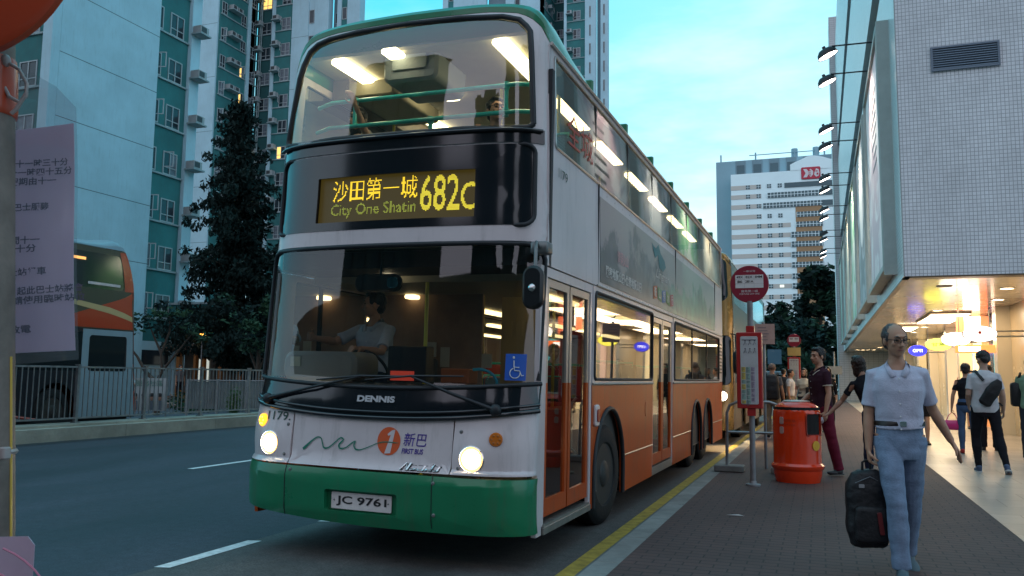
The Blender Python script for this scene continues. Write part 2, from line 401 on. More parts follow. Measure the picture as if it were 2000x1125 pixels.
# ================================================================== SETTING
def asphalt_mat(name, col, scale=1., var=.25, streak=0.):
    m = bpy.data.materials.new(name); m.use_nodes = True; t = m.node_tree; b = t.nodes['Principled BSDF']
    tc = t.nodes.new('ShaderNodeTexCoord')
    n1 = t.nodes.new('ShaderNodeTexNoise'); n1.inputs['Scale'].default_value = 70*scale; n1.inputs['Detail'].default_value = 5; n1.inputs['Roughness'].default_value = .8
    n2 = t.nodes.new('ShaderNodeTexNoise'); n2.inputs['Scale'].default_value = .55; n2.inputs['Detail'].default_value = 8; n2.inputs['Roughness'].default_value = .65
    mp = t.nodes.new('ShaderNodeMapping'); mp.inputs['Scale'].default_value = (1.6, .35, 1)
    t.links.new(tc.outputs['Object'], n1.inputs['Vector']); t.links.new(tc.outputs['Object'], mp.inputs[0]); t.links.new(mp.outputs[0], n2.inputs['Vector'])
    def mr(src, a, b_, lo=.3, hi=.7):
        q = t.nodes.new('ShaderNodeMapRange'); q.inputs['From Min'].default_value = lo; q.inputs['From Max'].default_value = hi; q.inputs['To Min'].default_value = a; q.inputs['To Max'].default_value = b_
        t.links.new(src, q.inputs['Value']); return q.outputs[0]
    n5 = t.nodes.new('ShaderNodeTexNoise'); n5.inputs['Scale'].default_value = 11*scale; n5.inputs['Detail'].default_value = 9; n5.inputs['Roughness'].default_value = .8; t.links.new(tc.outputs['Object'], n5.inputs['Vector'])
    mu0 = t.nodes.new('ShaderNodeMath'); mu0.operation = 'MULTIPLY'
    mu = t.nodes.new('ShaderNodeMath'); mu.operation = 'MULTIPLY'
    t.links.new(mr(n1.outputs['Fac'], .30, 1.9), mu0.inputs[0]); t.links.new(mr(n5.outputs['Fac'], .6, 1.45), mu0.inputs[1]); t.links.new(mu0.outputs[0], mu.inputs[0]); t.links.new(mr(n2.outputs['Fac'], 1-var, 1+var), mu.inputs[1])
    mx = t.nodes.new('ShaderNodeMix'); mx.data_type = 'RGBA'; mx.blend_type = 'MULTIPLY'; mx.inputs['Factor'].default_value = 1; mx.inputs['A'].default_value = (*col,1)
    t.links.new(mu.outputs[0], mx.inputs['B']); t.links.new(mx.outputs['Result'], b.inputs['Base Color'])
    t.links.new(mr(n2.outputs['Fac'], .62, .9), b.inputs['Roughness'])
    bp = t.nodes.new('ShaderNodeBump'); bp.inputs['Strength'].default_value = .55; bp.inputs['Distance'].default_value = .006
    t.links.new(n1.outputs['Fac'], bp.inputs['Height']); t.links.new(bp.outputs[0], b.inputs['Normal'])
    return m
M_ASPH = asphalt_mat('asphalt', (.030,.035,.046), 1., .5)
M_CONC = asphalt_mat('bus_bay_concrete', (.066,.062,.060), .8, .4)
M_KERB = mat('kerb_concrete', (.20,.21,.20), .85, var=.3, vscale=2.5, bump=.3, bscale=30)
M_PARA = mat('parapet_concrete', (.30,.30,.25), .85, var=.3, vscale=1.2, bump=.3, bscale=20)
M_WHITE_LINE = mat('white_road_paint', (.62,.64,.64), .7, var=.25, vscale=14)
M_YEL_LINE = mat('yellow_road_paint', (.34,.25,.04), .75, var=.5, vscale=9)
M_PAVER = grid_mat('brick_pavers', (.080,.042,.038), (.020,.014,.014), .21, .105, .006, 'xy', .75, .5, .5, .22, (.070,.040,.037))
M_TILE = grid_mat('granite_floor_tiles', (.36,.33,.29), (.16,.14,.12), .6, .6, .006, 'xy', .35, .5, .15, .14, (.28,.26,.23))
def sheet(name, x0, y0, x1, y1, z, m, kind='structure', th=0.):
    b = MB()
    if th: b.box(x0,y0,z-th,x1,y1,z)
    else: b.quad((x0,y0,z),(x1,y0,z),(x1,y1,z),(x0,y1,z))
    return tag(b.build(name, m), kind=kind)
sheet('ground', -900, -300, 900, 1500, -.02, mat('earth', (.06,.065,.06), .95, var=.3, vscale=.05))
sheet('road', -14.7, -20, -4.62, 330, 0, M_ASPH)
sheet('bus_bay', -4.62, -20, -1.52, 330, 0, M_CONC)
sheet('far_road', -25, -40, -15.62, 330, 0.0, M_ASPH)
# road markings
b = MB()
for y0, y1 in ((3.0, 4.0), (5.07, 6.2), (7.22, 8.4), (9.5,10.6), (11.7,12.8), (13.9,15), (16.1,17.2), (18.3,19.4)):
    b.quad((-4.64,y0,.004),(-4.52,y0+.03,.004),(-4.53,y1,.004),(-4.65,y1-.03,.004))
tag(b.build('lane_markings', M_WHITE_LINE), kind='structure')
b = MB()
for k in range(-1, 30):
    y = 10.35+k*6.0
    b.quad((-8.95,y,.004),(-8.83,y,.004),(-8.83,y+1.9,.004),(-8.95,y+1.9,.004))
tag(b.build('centre_lane_markings', M_WHITE_LINE), kind='structure')
b = MB(); b.quad((-1.83,-5,.004),(-1.70,-5,.004),(-1.78,300,.004),(-1.91,300,.004))
tag(b.build('yellow_line', M_YEL_LINE), kind='structure')
for nm_, lab_, cx_, cy_, w_ in (('paper_scrap','small pale paper scrap lying on the brick pavement near the bus stop pole',-.80,8.45,.09),('dropped_leaf','small dark leaf lying on the bus bay near the camera',-1.72,4.55,.07)):
    b = MB(); z_ = .131 if cx_ > -1 else .003; b._add([(-w_,0,0),(-w_*.2,-w_*.35,.006),(w_,-.01,.002),(w_*.3,w_*.4,.008)], [(0,1,2,3)]); tag(b.build(nm_, mat('scrap_paper',(.45,.42,.42),.7) if cx_>-1 else mat('dead_leaf',(.015,.012,.010),.8), None, None, (cx_,cy_,z_)), lab_, 'litter')
# gutter channel and near kerb (concrete kerbstones one metre long)
b = MB()
for k in range(-6, 120):
    y = k*1.0; b.box(-1.54, y+.004, -.1, -1.36, y+.996, .125)
tag(b.build('near_kerb', M_KERB), kind='structure')
sheet('gutter', -1.70, -8, -1.54, 120, .006, mat('gutter_concrete', (.13,.15,.15), .8, var=.3, vscale=3))
sheet('pavement', -1.36, -10, 1.53, 150, .128, M_PAVER, th=.1)
sheet('tiled_walkway', 1.53, -10, 12, 150, .132, M_TILE, th=.1)
# median parapet kerb
b = MB()
for k in range(-6, 60):
    y = k*3.0; b.box(-15.62, y+.006, -.1, -14.72, y+2.994, .27)
    b.box(-15.62, y+.006, .27, -15.0, y+2.994, .32)
tag(b.build('median_kerb', M_PARA), kind='structure')
sheet('drain_channel', -14.72, -20, -14.35, 120, .006, mat('dark_channel', (.028,.03,.034), .8, var=.3, vscale=3))
# far pavement in front of the estate
sheet('far_pavement', -62, -30, -25, 69, .13, mat('red_paving', (.20,.115,.095), .8, var=.3, vscale=1.0, bump=.2, bscale=12), th=.14)
# ---- railing panels on the median: every panel between two posts is one railing
M_GALV = mat('galvanised_steel', (.27,.29,.30), .45, .7, var=.25, vscale=6)
def railing_proto():
    t = thing('railing', 'x', 'railing')
    z0 = .0
    b = MB(); b.box(-.035,-.035,z0,.035,.035,1.25); b.box(-.07,-.07,z0,.07,.07,.02); b.box(-.045,-.045,1.25,.045,.045,1.275); b.build('post', M_GALV, t)
    b = MB(); b.box(-.022,.036,1.195,.022,1.955,1.235); b.build('top_rail', M_GALV, t)
    b = MB(); b.box(-.022,.036,.09,.022,1.955,.125); b.build('bottom_rail', M_GALV, t)
    b = MB()
    for k in range(1, 14): y = .036+1.92*k/14; b.box(-.009,y-.009,.125,.009,y+.009,1.195)
    b.build('bars', M_GALV, t)
    return t
rp = railing_proto(); first = True
for k in range(-4, 14):
    y = 14.13 + 1.97*(k-0)
    o = rp if first else copy_tree(rp); first = False
    o.location = (-15.3, y, .32)
    o['group'] = 'grey steel railing panels along the median kerb'
    o['label'] = {-1:'railing panel in front of the red bus wheel',0:'railing panel with the pale bus nose and banner behind it',1:'railing panel before the forked street tree',2:'railing panel before the corrugated hoarding, left of the bus',3:'railing panel touching the bus nose, weeds at its foot'}.get(k, 'grey steel railing panel on the median kerb' + (', hidden left of the foreground pole' if k < -1 else ', behind the bus'))
# ================================================================== MAIN BUS
BX, BY, BRZ = -2.026, 5.789, R(-.513)
P_CREAM = mat('cream_paint', (.60,.53,.54), .34, var=.08, vscale=1.5, coat=.25, grime=.38)
P_GREEN = mat('green_paint', (.008,.17,.075), .30, var=.12, vscale=1.5, coat=.35, grime=.45)
P_ORANGE = mat('orange_paint', (.44,.068,.010), .38, var=.2, vscale=1.5, coat=.06, grime=.75, spec=.25)
P_BLACK = mat('gloss_black', (.008,.010,.014), .12, coat=.6)
P_RUB = mat('black_rubber', (.014,.016,.020), .5)
P_DARK = mat('underside_black', (.012,.012,.013), .8)
P_ALU = mat('brushed_aluminium', (.42,.40,.38), .35, .8, var=.2, vscale=8)
P_INT = mat('interior_grey', (.30,.27,.20), .6, var=.1)
P_INTD = mat('interior_dark', (.06,.055,.05), .7)
P_TEALR = mat('teal_rail', (.04,.60,.52), .3, coat=.4)
P_YELR = mat('yellow_rail', (.55,.48,.06), .35, coat=.3)
P_SEAT = mat('seat_fabric', (.05,.10,.16), .85, var=.3, vscale=30)
P_SEATR = mat('red_seat_panel', (.30,.03,.02), .5)
G_WS = glass_mat('windscreen_glass', (.86,.92,.92), refl=.025, dark=.05)
G_SIDE = glass_mat('side_glass', (.50,.54,.50), refl=.06, dark=.20)
E_TUBE = emis('fluorescent_tube', (1.0, .76, .42), 7.5)
E_TUBE2 = emis('lower_fluorescent', (1.0, .74, .36), 2.4)
E_HEAD = emis('headlight_lamp', (1.0, .84, .58), 16.0)
P_CHROME = mat('chrome', (.6,.6,.6), .12, 1.)

def interp(x, tab):
    for (a, va), (b_, vb) in zip(tab, tab[1:]):
        if x <= b_: 
            if x <= a: return va
            u = (x-a)/(b_-a); return va+(vb-va)*u
    return tab[-1][1]
BASE = [(.2,-.02),(.36,-.075),(.62,-.085),(.72,-.05),(.73,-.02),(1.2,.02),(1.39,.06),(2.5,.155),(2.9,.175),(3.3,.18),(3.7,.19),(4.05,.21),(4.2,.25),(4.35,.31),(4.5,.40)]
def halfw(z): return interp(z, [(.2,1.255),(2.4,1.26),(3.3,1.245),(4.13,1.215),(4.6,1.205)])
def FS(a, z, d=0.):
    """front skin of the bus: a across (+ = nearside), z height, d outward"""
    hw = halfw(z); u = min(1., abs(a)/1.25); s = 1 if a >= 0 else -1
    y = interp(z, BASE) + .085*u*u + .17*u**9
    x = s*u*hw
    slope = (.17*u + 1.53*u**8)/1.25
    n = Vector((s*slope, -1, 0)).normalized()
    return Vector((x, y, z)) + n*d
def yfix(y, z): return y + (max(0., (.75-y)/.495)*interp(z, BASE) if y < .75 else 0.)
def NS(y, z, d=0.):   # nearside
    return Vector((halfw(z)+d, yfix(y,z), z))
def OS(y, z, d=0.):   # offside
    return Vector((-halfw(z)-d, yfix(y,z), z))

bus = thing('double_decker_bus', 'cream, orange and green double-decker bus with lit amber destination display, pulling out of the stop', 'bus', (BX, BY, 0), BRZ)
bus_org = bus
# local origin is the nearside front corner; shift: children use centre-x, so parent to an inner offset by moving location
bus.location = (BX - 1.25*math.cos(BRZ), BY - 1.25*math.sin(BRZ), .012)
bus.rotation_euler = (0, R(.8), BRZ)
def bp(name, mb_or_me, mats=None, parent=None, smooth=None):
    p = parent or bus
    if isinstance(mb_or_me, MB): return mb_or_me.build(name, mats, p, smooth)
    return link(name, mb_or_me, p)
# ---- bumper
def bump_f(a, z, d=0.):
    if abs(a) <= 1.25: return FS(a, z, d)
    s = 1 if a > 0 else -1; return Vector((s*(halfw(z)+d), FS(1.25, z).y+(abs(a)-1.25), z))
ZC = [(0,4.425),(.6,4.415),(.8,4.385),(.88,4.345),(.94,4.285),(.975,4.22),(1,4.14)]
zc = lambda a: interp(min(1,abs(a)/1.25), ZC)
zz = lambda a: .275 + .0*a
def bottom(a): return .27+.07*(max(0,-a)/1.25)**1.5 + .0*abs(a)
outl = [(1.34,.675),( -1.55,.70)]
outl = [(a_, .675+.0*a_) for a_ in (1.36,)] + [(-1.60,.69)] + [(-1.60,.36)] + [(a_, bottom(a_)) for a_ in (-1.25,-1.1,-.8,-.4,0,.5,1.0,1.36)]
rec = rrect(-.36,.37,.27,.53,.02)
bp('bumper', surf_panel(outl, [rec], bump_f, .06, .07, 'bumper', [P_GREEN]))
bumper_o = bpy.data.objects['bumper']
m_ = MB(); 
bp('number_plate_recess', surf_panel(rrect(-.38,.35,.29,.55,.02), [], lambda a,z,d=0.: FS(a,z,d-.045), .01, .1, 'recess', [P_GREEN]), parent=bumper_o)
M_PLATE = mat('plate_white', (.62,.56,.55), .5, var=.12, vscale=8)
M_BLKINK = mat('black_ink', (.012,.012,.014), .6)
plate = bp('number_plate', surf_panel(rrect(-.31,.385,.215,.51,.008), [], lambda a,z,d=0.: FS(a,.45,d-.028)+Vector((0,0,z-.45)), .01, .2, 'plate', [M_PLATE]))
fit_text('JC 9761', -.265,.408,.175,.485, M_BLKINK, lambda a,z,d=0.: FS(a,.45,-.0255)+Vector((0,0,z-.45)), plate, 'plate_lettering', bold=.022)
b = MB()
for a in (-.285,-.045,.19): b.cyl(FS(a,.45,-.03)+Vector((0,0,0)), FS(a,.45,-.022), .006, n=8)
b.build('plate_screw', mat('dull_metal', (.2,.2,.2), .5, .6), plate)
# ---- white front panel with seams
smile = lambda a: 1.075 + .085*(abs(a)/1.2)**2.2
def upper_edge(x0, x1, n=14): return [(x0+(x1-x0)*k/n, smile(x0+(x1-x0)*k/n)) for k in range(n+1)]
def lower_panel(name, a0, a1, holes):
    o = [(a0,.70),(a1,.70)] + list(reversed(upper_edge(a0,a1)))
    return bp(name, surf_panel(o, holes, bump_f, .03, .06, name, [P_CREAM]))
lower_panel('front_panel', -.735, .668, [])
circ = lambda ca, cz, r, n=28, sq=1.: [(ca+r*sq*math.cos(2*math.pi*k/n), cz+r*math.sin(2*math.pi*k/n)) for k in range(n)]
HL = {'r': (.83,.815), 'l': (-.965,.845)}
# corner panels with rounded headlight nacelles: bulge of the skin around the lamps
def nacelle(a, z, d=0.):
    p = bump_f(a, z, d); s = 0
    for (ca, cz, sx, dirn) in ((.83,.815,.20,1),(-.965,.845,.17,-1)):
        u = (a-ca)*dirn; w = z-cz
        t = (u*.8 - w*-.55); 
        e = ((u-.05)*.75+w*-.3)**2/.05 + (w-.05)**2/.035
        s = max(s, math.exp(-e*1.3))
    n = Vector((0,-1,0)) if abs(a) < 1.2 else Vector((1 if a>0 else -1,-.6,0)).normalized()
    return p + n*.035*s
def corner(name, a0, a1, hole):
    o = [(a0,.70),(a1,.70)] + list(reversed(upper_edge(a0,a1)))
    return bp(name, surf_panel(o, [hole], nacelle, .03, .035, name, [P_CREAM]))
corner('corner_panel', .680, 1.33, circ(.83,.815,.098))
corner('corner_panel', -1.52, -.748, circ(-.965,.845,.098))
for nm, (ca, cz) in HL.items():
    c = nacelle(ca, cz); n = (FS(ca+.001,cz,1)-FS(ca+.001,cz,0)).normalized(); n = (n+Vector((0,-1.2,0))).normalized()
    q = n.to_track_quat('Z','Y').to_matrix()
    c = c - n*.012
    h = MB(); h.lathe([(.100,-.03),(.100,.006),(.092,.012),(.088,.006),(.088,-.02)], c, 32, q, caps=False)
    hl = h.build('headlight', P_CHROME, bus, 40)
    h = MB(); h.lathe([(.072,.004),(.05,.014),(.001,.017)], c, 32, q); h.build('lamp', E_HEAD, hl, 40)
    h = MB(); h.lathe([(.090,-.010),(.084,.0),(.0725,.003)], c, 32, q, caps=False); h.build('lamp_rim', emis('headlight_rim',(1.,.58,.20),1.6), hl, 40)  # glowing outer ring stands in for the lamp's warm halo
# orange indicators
for (ca, cz, lit) in ((1.0,.965,0),(-1.075,1.02,1)):
    c = nacelle(ca, cz); n = (FS(ca,cz,1)-FS(ca,cz,0)).normalized(); q = n.to_track_quat('Z','Y').to_matrix()
    em = emis('indicator_lit', (1.0,.42,.02), 1.6) if lit else mat('amber_lens', (.55,.14,.01), .25, coat=.5)
    h = MB(); h.lathe([(.052,-.01),(.052,.012),(.046,.020),(.001,.024)], c, 20, q)
    o = h.build('indicator', em, bus, 40)
    h = MB()
    for k in range(6):
        t = 2*math.pi*k/6; e = Vector((math.cos(t)*.03, math.sin(t)*.03, .021)); h.ell(c+q@e, (.009,.009,.005), q, 8, 5)
    h.build('lens_ribs', mat('amber_dark', (.35,.10,.01), .3) if not lit else emis('indicator_hot',(1,.7,.1),2.5), o)
# panel screws
b = MB()
for (a, z) in ((.735,1.01),(.73,.745),(-.80,.765),(-.79,1.0),(.56,.63),(-.7,.655),(.57,.40)):
    c = nacelle(a,z) if z > .7 else FS(a,z); n = (FS(a,z,1)-FS(a,z,0)).normalized(); q = n.to_track_quat('Z','Y').to_matrix()
    b.lathe([(.014,-.005),(.014,.004),(.008,.007),(.001,.007)], c, 12, q)
b.build('panel_fastener', mat('dull_metal', (.2,.2,.2), .5, .6), bus)
# seams on the bumper
b = MB()
for a in (-.742,.55): b.tube([FS(a,z,.001) for z in (.30,.36,.45,.55,.62,.67,.692)], .0035, 6)
b.build('panel_seam', P_RUB, bus)
# lettering on the front
M_ORL = mat('logo_orange', (.62,.10,.03), .4); M_GRL = mat('logo_green', (.01,.17,.11), .4); M_PUR = mat('logo_purple', (.07,.04,.25), .4)
fl = lambda a,z,d=0.: FS(a,z,.003+d)
logo = bp('logo', surf_panel(circ(.148,.915,.106,32,.92), [], fl, .002, .1, 'disc', [M_ORL]))
one = [(.125,.815),(.175,.815),(.190,.985),(.222,1.005),(.192,.905+.07),(.19,.99)]
bp('figure', surf_panel([(.118,.82),(.168,.825),(.198,1.003),(.172,.998),(.135,.968),(.140,.955),(.163,.962)], [], lambda a,z,d=0.: FS(a,z,.005+d), .001, .1, 'one', [P_CREAM]), parent=logo)
pts = [(-.62,.815),(-.585,.845),(-.54,.885),(-.49,.915),(-.455,.905),(-.44,.87),(-.42,.835),(-.375,.842),(-.32,.885),(-.275,.92),(-.25,.905),(-.285,.865),(-.27,.838),(-.22,.848),(-.17,.885),(-.14,.90),(-.15,.868),(-.13,.84),(-.09,.838),(-.02,.862),(.05,.893),(.12,.908),(.20,.905),(.235,.906)]
wd = [.017,.016,.010,.008,.007,.008,.011,.008,.007,.008,.009,.012,.010,.007,.007,.007,.010,.010,.006,.005,.005,.006,.006,.001]
def smooth_pts(p, w, n=5):
    out = []; ww = []
    for i in range(len(p)-1):
        p0 = p[max(i-1,0)]; p1 = p[i]; p2 = p[i+1]; p3 = p[min(i+2,len(p)-1)]
        for k in range(n):
            t = k/n
            out.append(tuple(.5*((2*p1[j])+(-p0[j]+p2[j])*t+(2*p0[j]-5*p1[j]+4*p2[j]-p3[j])*t*t+(-p0[j]+3*p1[j]-3*p2[j]+p3[j])*t**3) for j in (0,1)))
            ww.append(w[i]+(w[i+1]-w[i])*t)
    out.append(p[-1]); ww.append(w[-1]); return out, ww
pp, ww = smooth_pts(pts, wd)
b = MB()
L_ = []; R_ = []
for i,(a,z) in enumerate(pp):
    q0 = pp[max(i-1,0)]; q1 = pp[min(i+1,len(pp)-1)]; dx, dz = q1[0]-q0[0], q1[1]-q0[1]; l = math.hypot(dx,dz) or 1
    L_.append(FS(a-dz/l*ww[i]*.6, z+dx/l*ww[i]*.6, .007)); R_.append(FS(a+dz/l*ww[i]*.6, z-dx/l*ww[i]*.6, .007))
for i in range(len(pp)-1): b.quad(L_[i],L_[i+1],R_[i+1],R_[i])
b.build('swoosh', M_GRL, bus)
fit_text('新巴', .272,.885,.462,.985, M_PUR, fl, bus, 'operator_lettering', shear=.12, bold=.006)
fit_text('FIRST BUS', .262,.828,.440,.868, M_PUR, fl, bus, 'operator_lettering', shear=.18, bold=.03)
fit_text('Alexander', .265,.715,.61,.765, P_CHROME, lambda a,z,d=0.: FS(a,z,.008), bus, 'maker_lettering', shear=.35, bold=.04)
fit_text('Alexander', .272,.710,.617,.760, M_BLKINK, lambda a,z,d=0.: FS(a,z,.004), bus, 'maker_lettering', shear=.35, bold=.05)
fit_text('1179.', -1.02,1.03,-.775,1.10, mat('fleet_green',(.02,.06,.045),.5), lambda a,z,d=0.: nacelle(a,z,.004), bus, 'fleet_number', bold=.01)
# ---- black band below the windscreen (smile moulding)
wtop = lambda a: 1.315 + .06*(abs(a)/1.25)**2
o = upper_edge(-1.26,1.26,20); o = [(a, z+.004) for a,z in o]
o = o + [(a, wtop(a)) for a in [1.26-2.52*k/20 for k in range(21)]]
band = bp('black_band', surf_panel(o, [], lambda a,z,d=0.: bump_f(a,z,d+.006), .03, .08, 'band', [P_BLACK]))
for (dz, rr_) in ((.010,.020),(.055,.012)):
    b = MB(); b.tube([FS(a, smile(a)+dz, .012) for a in [-1.25+2.5*k/40 for k in range(41)]], rr_, 8); b.build('moulding', P_BLACK, band, 50)
b = MB(); b.tube([FS(a, wtop(a)+.004, .010) for a in [-1.25+2.5*k/40 for k in range(41)]], .017, 8); b.build('moulding', P_RUB, band, 50)
fit_text('DENNIS', -.155,1.205,.175,1.255, mat('letter_silver', (.5,.5,.52), .3, .6), lambda a,z,d=0.: FS(a,z,.012), band, 'maker_lettering', bold=.05)
# ---- windscreen
wsb = [(a, wtop(a)+.012) for a in [-1.235+2.47*k/16 for k in range(17)]]
wst = 2.445
o = wsb + [(1.235,2.36),(1.20,2.425),(1.10,wst),(-1.10,wst),(-1.20,2.425),(-1.235,2.36)]
ws = bp('windscreen', surf_panel(o, [], FS, 0, .08, 'windscreen', [G_WS]))
seal = [FS(a,z,.006) for a,z in [(1.235,1.4),(1.238,1.9),(1.238,2.34),(1.22,2.40),(1.19,2.435),(1.12,2.452),(.8,2.455),(.4,2.457),(0,2.458),(-.4,2.457),(-.8,2.455),(-1.12,2.452),(-1.19,2.435),(-1.22,2.40),(-1.238,2.34),(-1.238,1.9),(-1.235,1.4)]]
b = MB(); b.tube(seal, .020, 8); b.build('windscreen_seal', P_RUB, bus, 60)
# tinted top band of windscreen (blind box behind)
# ---- white surround of the upper front: between z 2.46 and 4.14 with holes for destination and upper window
dest = rrect(-1.175,2.60,1.165,3.25,(.07,.09,.05,.09))
upw = [(1.15,3.42),(1.135,4.0),(1.115,4.2),(1.08,4.25),(1.02,4.31),(.88,4.345),(.5,4.372),(0,4.38),(-.5,4.37),(-.80,4.345),(-.93,4.315),(-1.01,4.25),(-1.05,4.12),(-1.075,4.0),(-1.165,3.47),(-1.165,3.42),(-1.13,3.395),(-.6,3.385),(0,3.38),(.6,3.38),(1.12,3.385)]
o = [(-1.30,2.475),(1.30,2.475),(1.30,4.13)] + [(1.25-2.5*k/40, zc(1.25-2.5*k/40)-.002) for k in range(41)] + [(-1.30,4.13)]
bp('upper_front_panel', surf_panel(o, [dest, upw], bump_f, .03, .06, 'ufp', [P_CREAM]))
destp = bp('destination_panel', surf_panel(dest, [rrect(-.735,2.67,.715,3.055,.008)], lambda a,z,d=0.: FS(a,z,d+.004), .02, .08, 'dp', [P_BLACK]))
b = MB(); b.tube([FS(a,z,.008) for a,z in dest+dest[:1]], .018, 8); b.build('panel_seal', P_RUB, destp, 60)
b = MB(); b.tube([FS(a,3.36,.03) for a in [-1.2+2.4*k/30 for k in range(31)]], .022, 8, .016); 
b.build('ledge', P_BLACK, destp, 60)
bp('ledge_strip', surf_panel([(-1.25,3.262),(1.22,3.262),(1.22,3.375),(-1.25,3.375)], [], lambda a,z,d=0.: FS(a,z,d+.012), .015, .1, 'ls', [P_BLACK]), parent=destp)
upg = bp('upper_windscreen', surf_panel(upw, [], FS, 0, .08, 'uws', [glass_mat('upper_windscreen_glass', (.70,.84,.88), refl=.09, dark=.03)]))
b = MB(); b.tube([FS(a,z,.006) for a,z in upw+upw[:1]], .026, 8); b.build('windscreen_seal', P_RUB, bus, 60)
# ---- LED display
def ledm(a, z, d=0.): return FS(a, z, d-.03)
M_LEDBG = mat('display_backing', (.030,.024,.012), .45, emit=(.5,.35,.06), es=.06)
led = bp('destination_display', surf_panel([(-.74,2.665),(.72,2.665),(.72,3.06),(-.74,3.06)], [], lambda a,z,d=0.: FS(a,z,d-.034), .01, .2, 'ledback', [M_LEDBG]))
def sample_text(s, a0, z0, a1, z1, pitch, bold=0.):
    """dots of an LED matrix that fall inside the letters"""
    me = text_mesh(s, 1., bold=bold); xs = [v.co.x for v in me.vertices]; ys = [v.co.y for v in me.vertices]
    x0,x1,y0,y1 = min(xs),max(xs),min(ys),max(ys)
    tris = []
    me.calc_loop_triangles()
    for t in me.loop_triangles:
        p = [(a0+(me.vertices[i].co.x-x0)/(x1-x0)*(a1-a0), z0+(me.vertices[i].co.y-y0)/(y1-y0)*(z1-z0)) for i in t.vertices]; tris.append(p)
    dots = set()
    for p in tris:
        ax = [q[0] for q in p]; az = [q[1] for q in p]
        i0 = int(min(ax)/pitch)-1; i1 = int(max(ax)/pitch)+1; j0 = int(min(az)/pitch)-1; j1 = int(max(az)/pitch)+1
        for i in range(i0, i1+1):
            for j in range(j0, j1+1):
                x, y = (i+.5)*pitch, (j+.5)*pitch
                s1 = (p[1][0]-p[0][0])*(y-p[0][1])-(p[1][1]-p[0][1])*(x-p[0][0])
                s2 = (p[2][0]-p[1][0])*(y-p[1][1])-(p[2][1]-p[1][1])*(x-p[1][0])
                s3 = (p[0][0]-p[2][0])*(y-p[2][1])-(p[0][1]-p[2][1])*(x-p[2][0])
                if (s1>=0 and s2>=0 and s3>=0) or (s1<=0 and s2<=0 and s3<=0): dots.add((i,j))
    return dots
PIT = .0098
E_LED = emis('led_amber', (1.0,.66,.03), .85); E_LED2 = emis('led_dim', (.55,.60,.08), .28)
def led_obj(name, dots, m, w=.46, h=.40):
    b = MB()
    for (i,j) in dots:
        a, z = (i+.5)*PIT, (j+.5)*PIT
        b.quad(ledm(a-PIT*w,z-PIT*h), ledm(a+PIT*w,z-PIT*h), ledm(a+PIT*w,z+PIT*h), ledm(a-PIT*w,z+PIT*h))
    return b.build(name, m, led)
led_obj('display_lettering', sample_text('沙田第一城', -.60,2.85,.205,3.035, PIT, .0), E_LED)
led_obj('display_lettering', sample_text('City One Shatin', -.61,2.705,.20,2.83, PIT, .004), E_LED2, .36, .36)
dd = sample_text('682', .235,2.735,.575,3.03, PIT, .008)
led_obj('display_lettering', dd, emis('led_number', (.90,.72,.05), .55))
led_obj('display_lettering', sample_text('C', .585,2.735,.72,2.96, PIT, .008), emis('led_number', (.90,.72,.05), .55))
# ---- roof: green front dome and cantrail, light roof top
ZRF = [(0,4.535),(.5,4.527),(.75,4.505),(.86,4.48),(.92,4.44),(.965,4.36),(1,4.141)]
ZRS = [(0,4.45),(.5,4.43),(.8,4.36),(.9,4.31),(.96,4.24),(1,4.141)]
NA = 48; grid = []
for st in range(13):
    row = []
    for k in range(NA+1):
        uu = -1+2*k/NA; u = abs(uu); uu_ = math.copysign(math.sin(u*math.pi/2)**.8, uu); u = abs(uu_)
        z0 = interp(u, ZC); zf = interp(u, ZRF); zs = interp(u, ZRS); y0 = interp(z0, BASE)+.085*u*u+.17*u**9
        if st == 0: y, z = y0-.004, z0
        elif st == 1: y, z = y0+.0, z0+(zf-z0)*.45
        elif st == 2: y, z = y0+.035, z0+(zf-z0)*.8
        elif st == 3: y, z = y0+.12, zf
        elif st == 4: y, z = y0+.35, zf-.0*(1-u)
        else:
            y = (0,0,0,0,0,1.3,2.0,4.5,7.5,10.5,11.6,11.85,11.96)[st]; w_ = (0,0,0,0,0,.6,1,1,1,1,1,.6,0)[st]
            zz_ = zf+(zs-zf)*min(1,w_ if st < 7 else 1)
            z = zz_ if st < 11 else 4.141+(zs-4.141)*w_
        row.append(Vector((uu_*halfw(z)*(1. if st<11 else .99), y, z)))
    grid.append(row)
b = MB(); b.loft(grid, caps=False, closed=False)
roof = b.build('roof', P_GREEN, bus, 30)
b = MB()   # pale upper cantrail highlight strip and rain gutter
b.tube([(halfw(4.13)+.012, y, 4.135) for y in (.5,3,6,9,11.9)], .016, 6); b.build('gutter', P_ALU, roof)
b = MB()
for y in (1.9,3.4,4.9,6.4,7.9,9.4,10.9): b.rbox(1.02,y-.03,4.15,1.2,y+.03,4.31,.03)
b.build('roof_rib', P_GREEN, roof)
# ---- sides
def side(f, s):
    nm = 'side_panel'
    # upper skin with the long upper window band
    uw = rrect(.50,3.295,11.86,4.065,(.08,.05,.05,.08))
    o = [(.255,2.30),(11.95,2.30),(11.95,4.13),(.255,4.13)]
    bp('upper_side_panel', surf_panel(o, [uw], f, .03, .5, nm, [P_CREAM], steps=(.6,.3)))
    g = bp('upper_window_band', surf_panel(uw, [], lambda y,z,d=0.: f(y,z,d-.004), 0, .5, 'ug', [G_SIDE], steps=(.8,0)))
    b = MB(); b.tube([f(y,z,.002) for y,z in uw+uw[:1]], .013, 6); b.build('window_rim', P_RUB if s<0 else P_ALU, g)
    b = MB()
    for y in (1.93,3.32,4.71,6.1,7.49,8.88,10.27): b.box(*(f(y-.02,3.31,-.02)), *(f(y+.02,4.05,.002)))
    b.build('window_divider', P_RUB, g)
for f, s in ((NS,1),(OS,-1)): side(f, s)
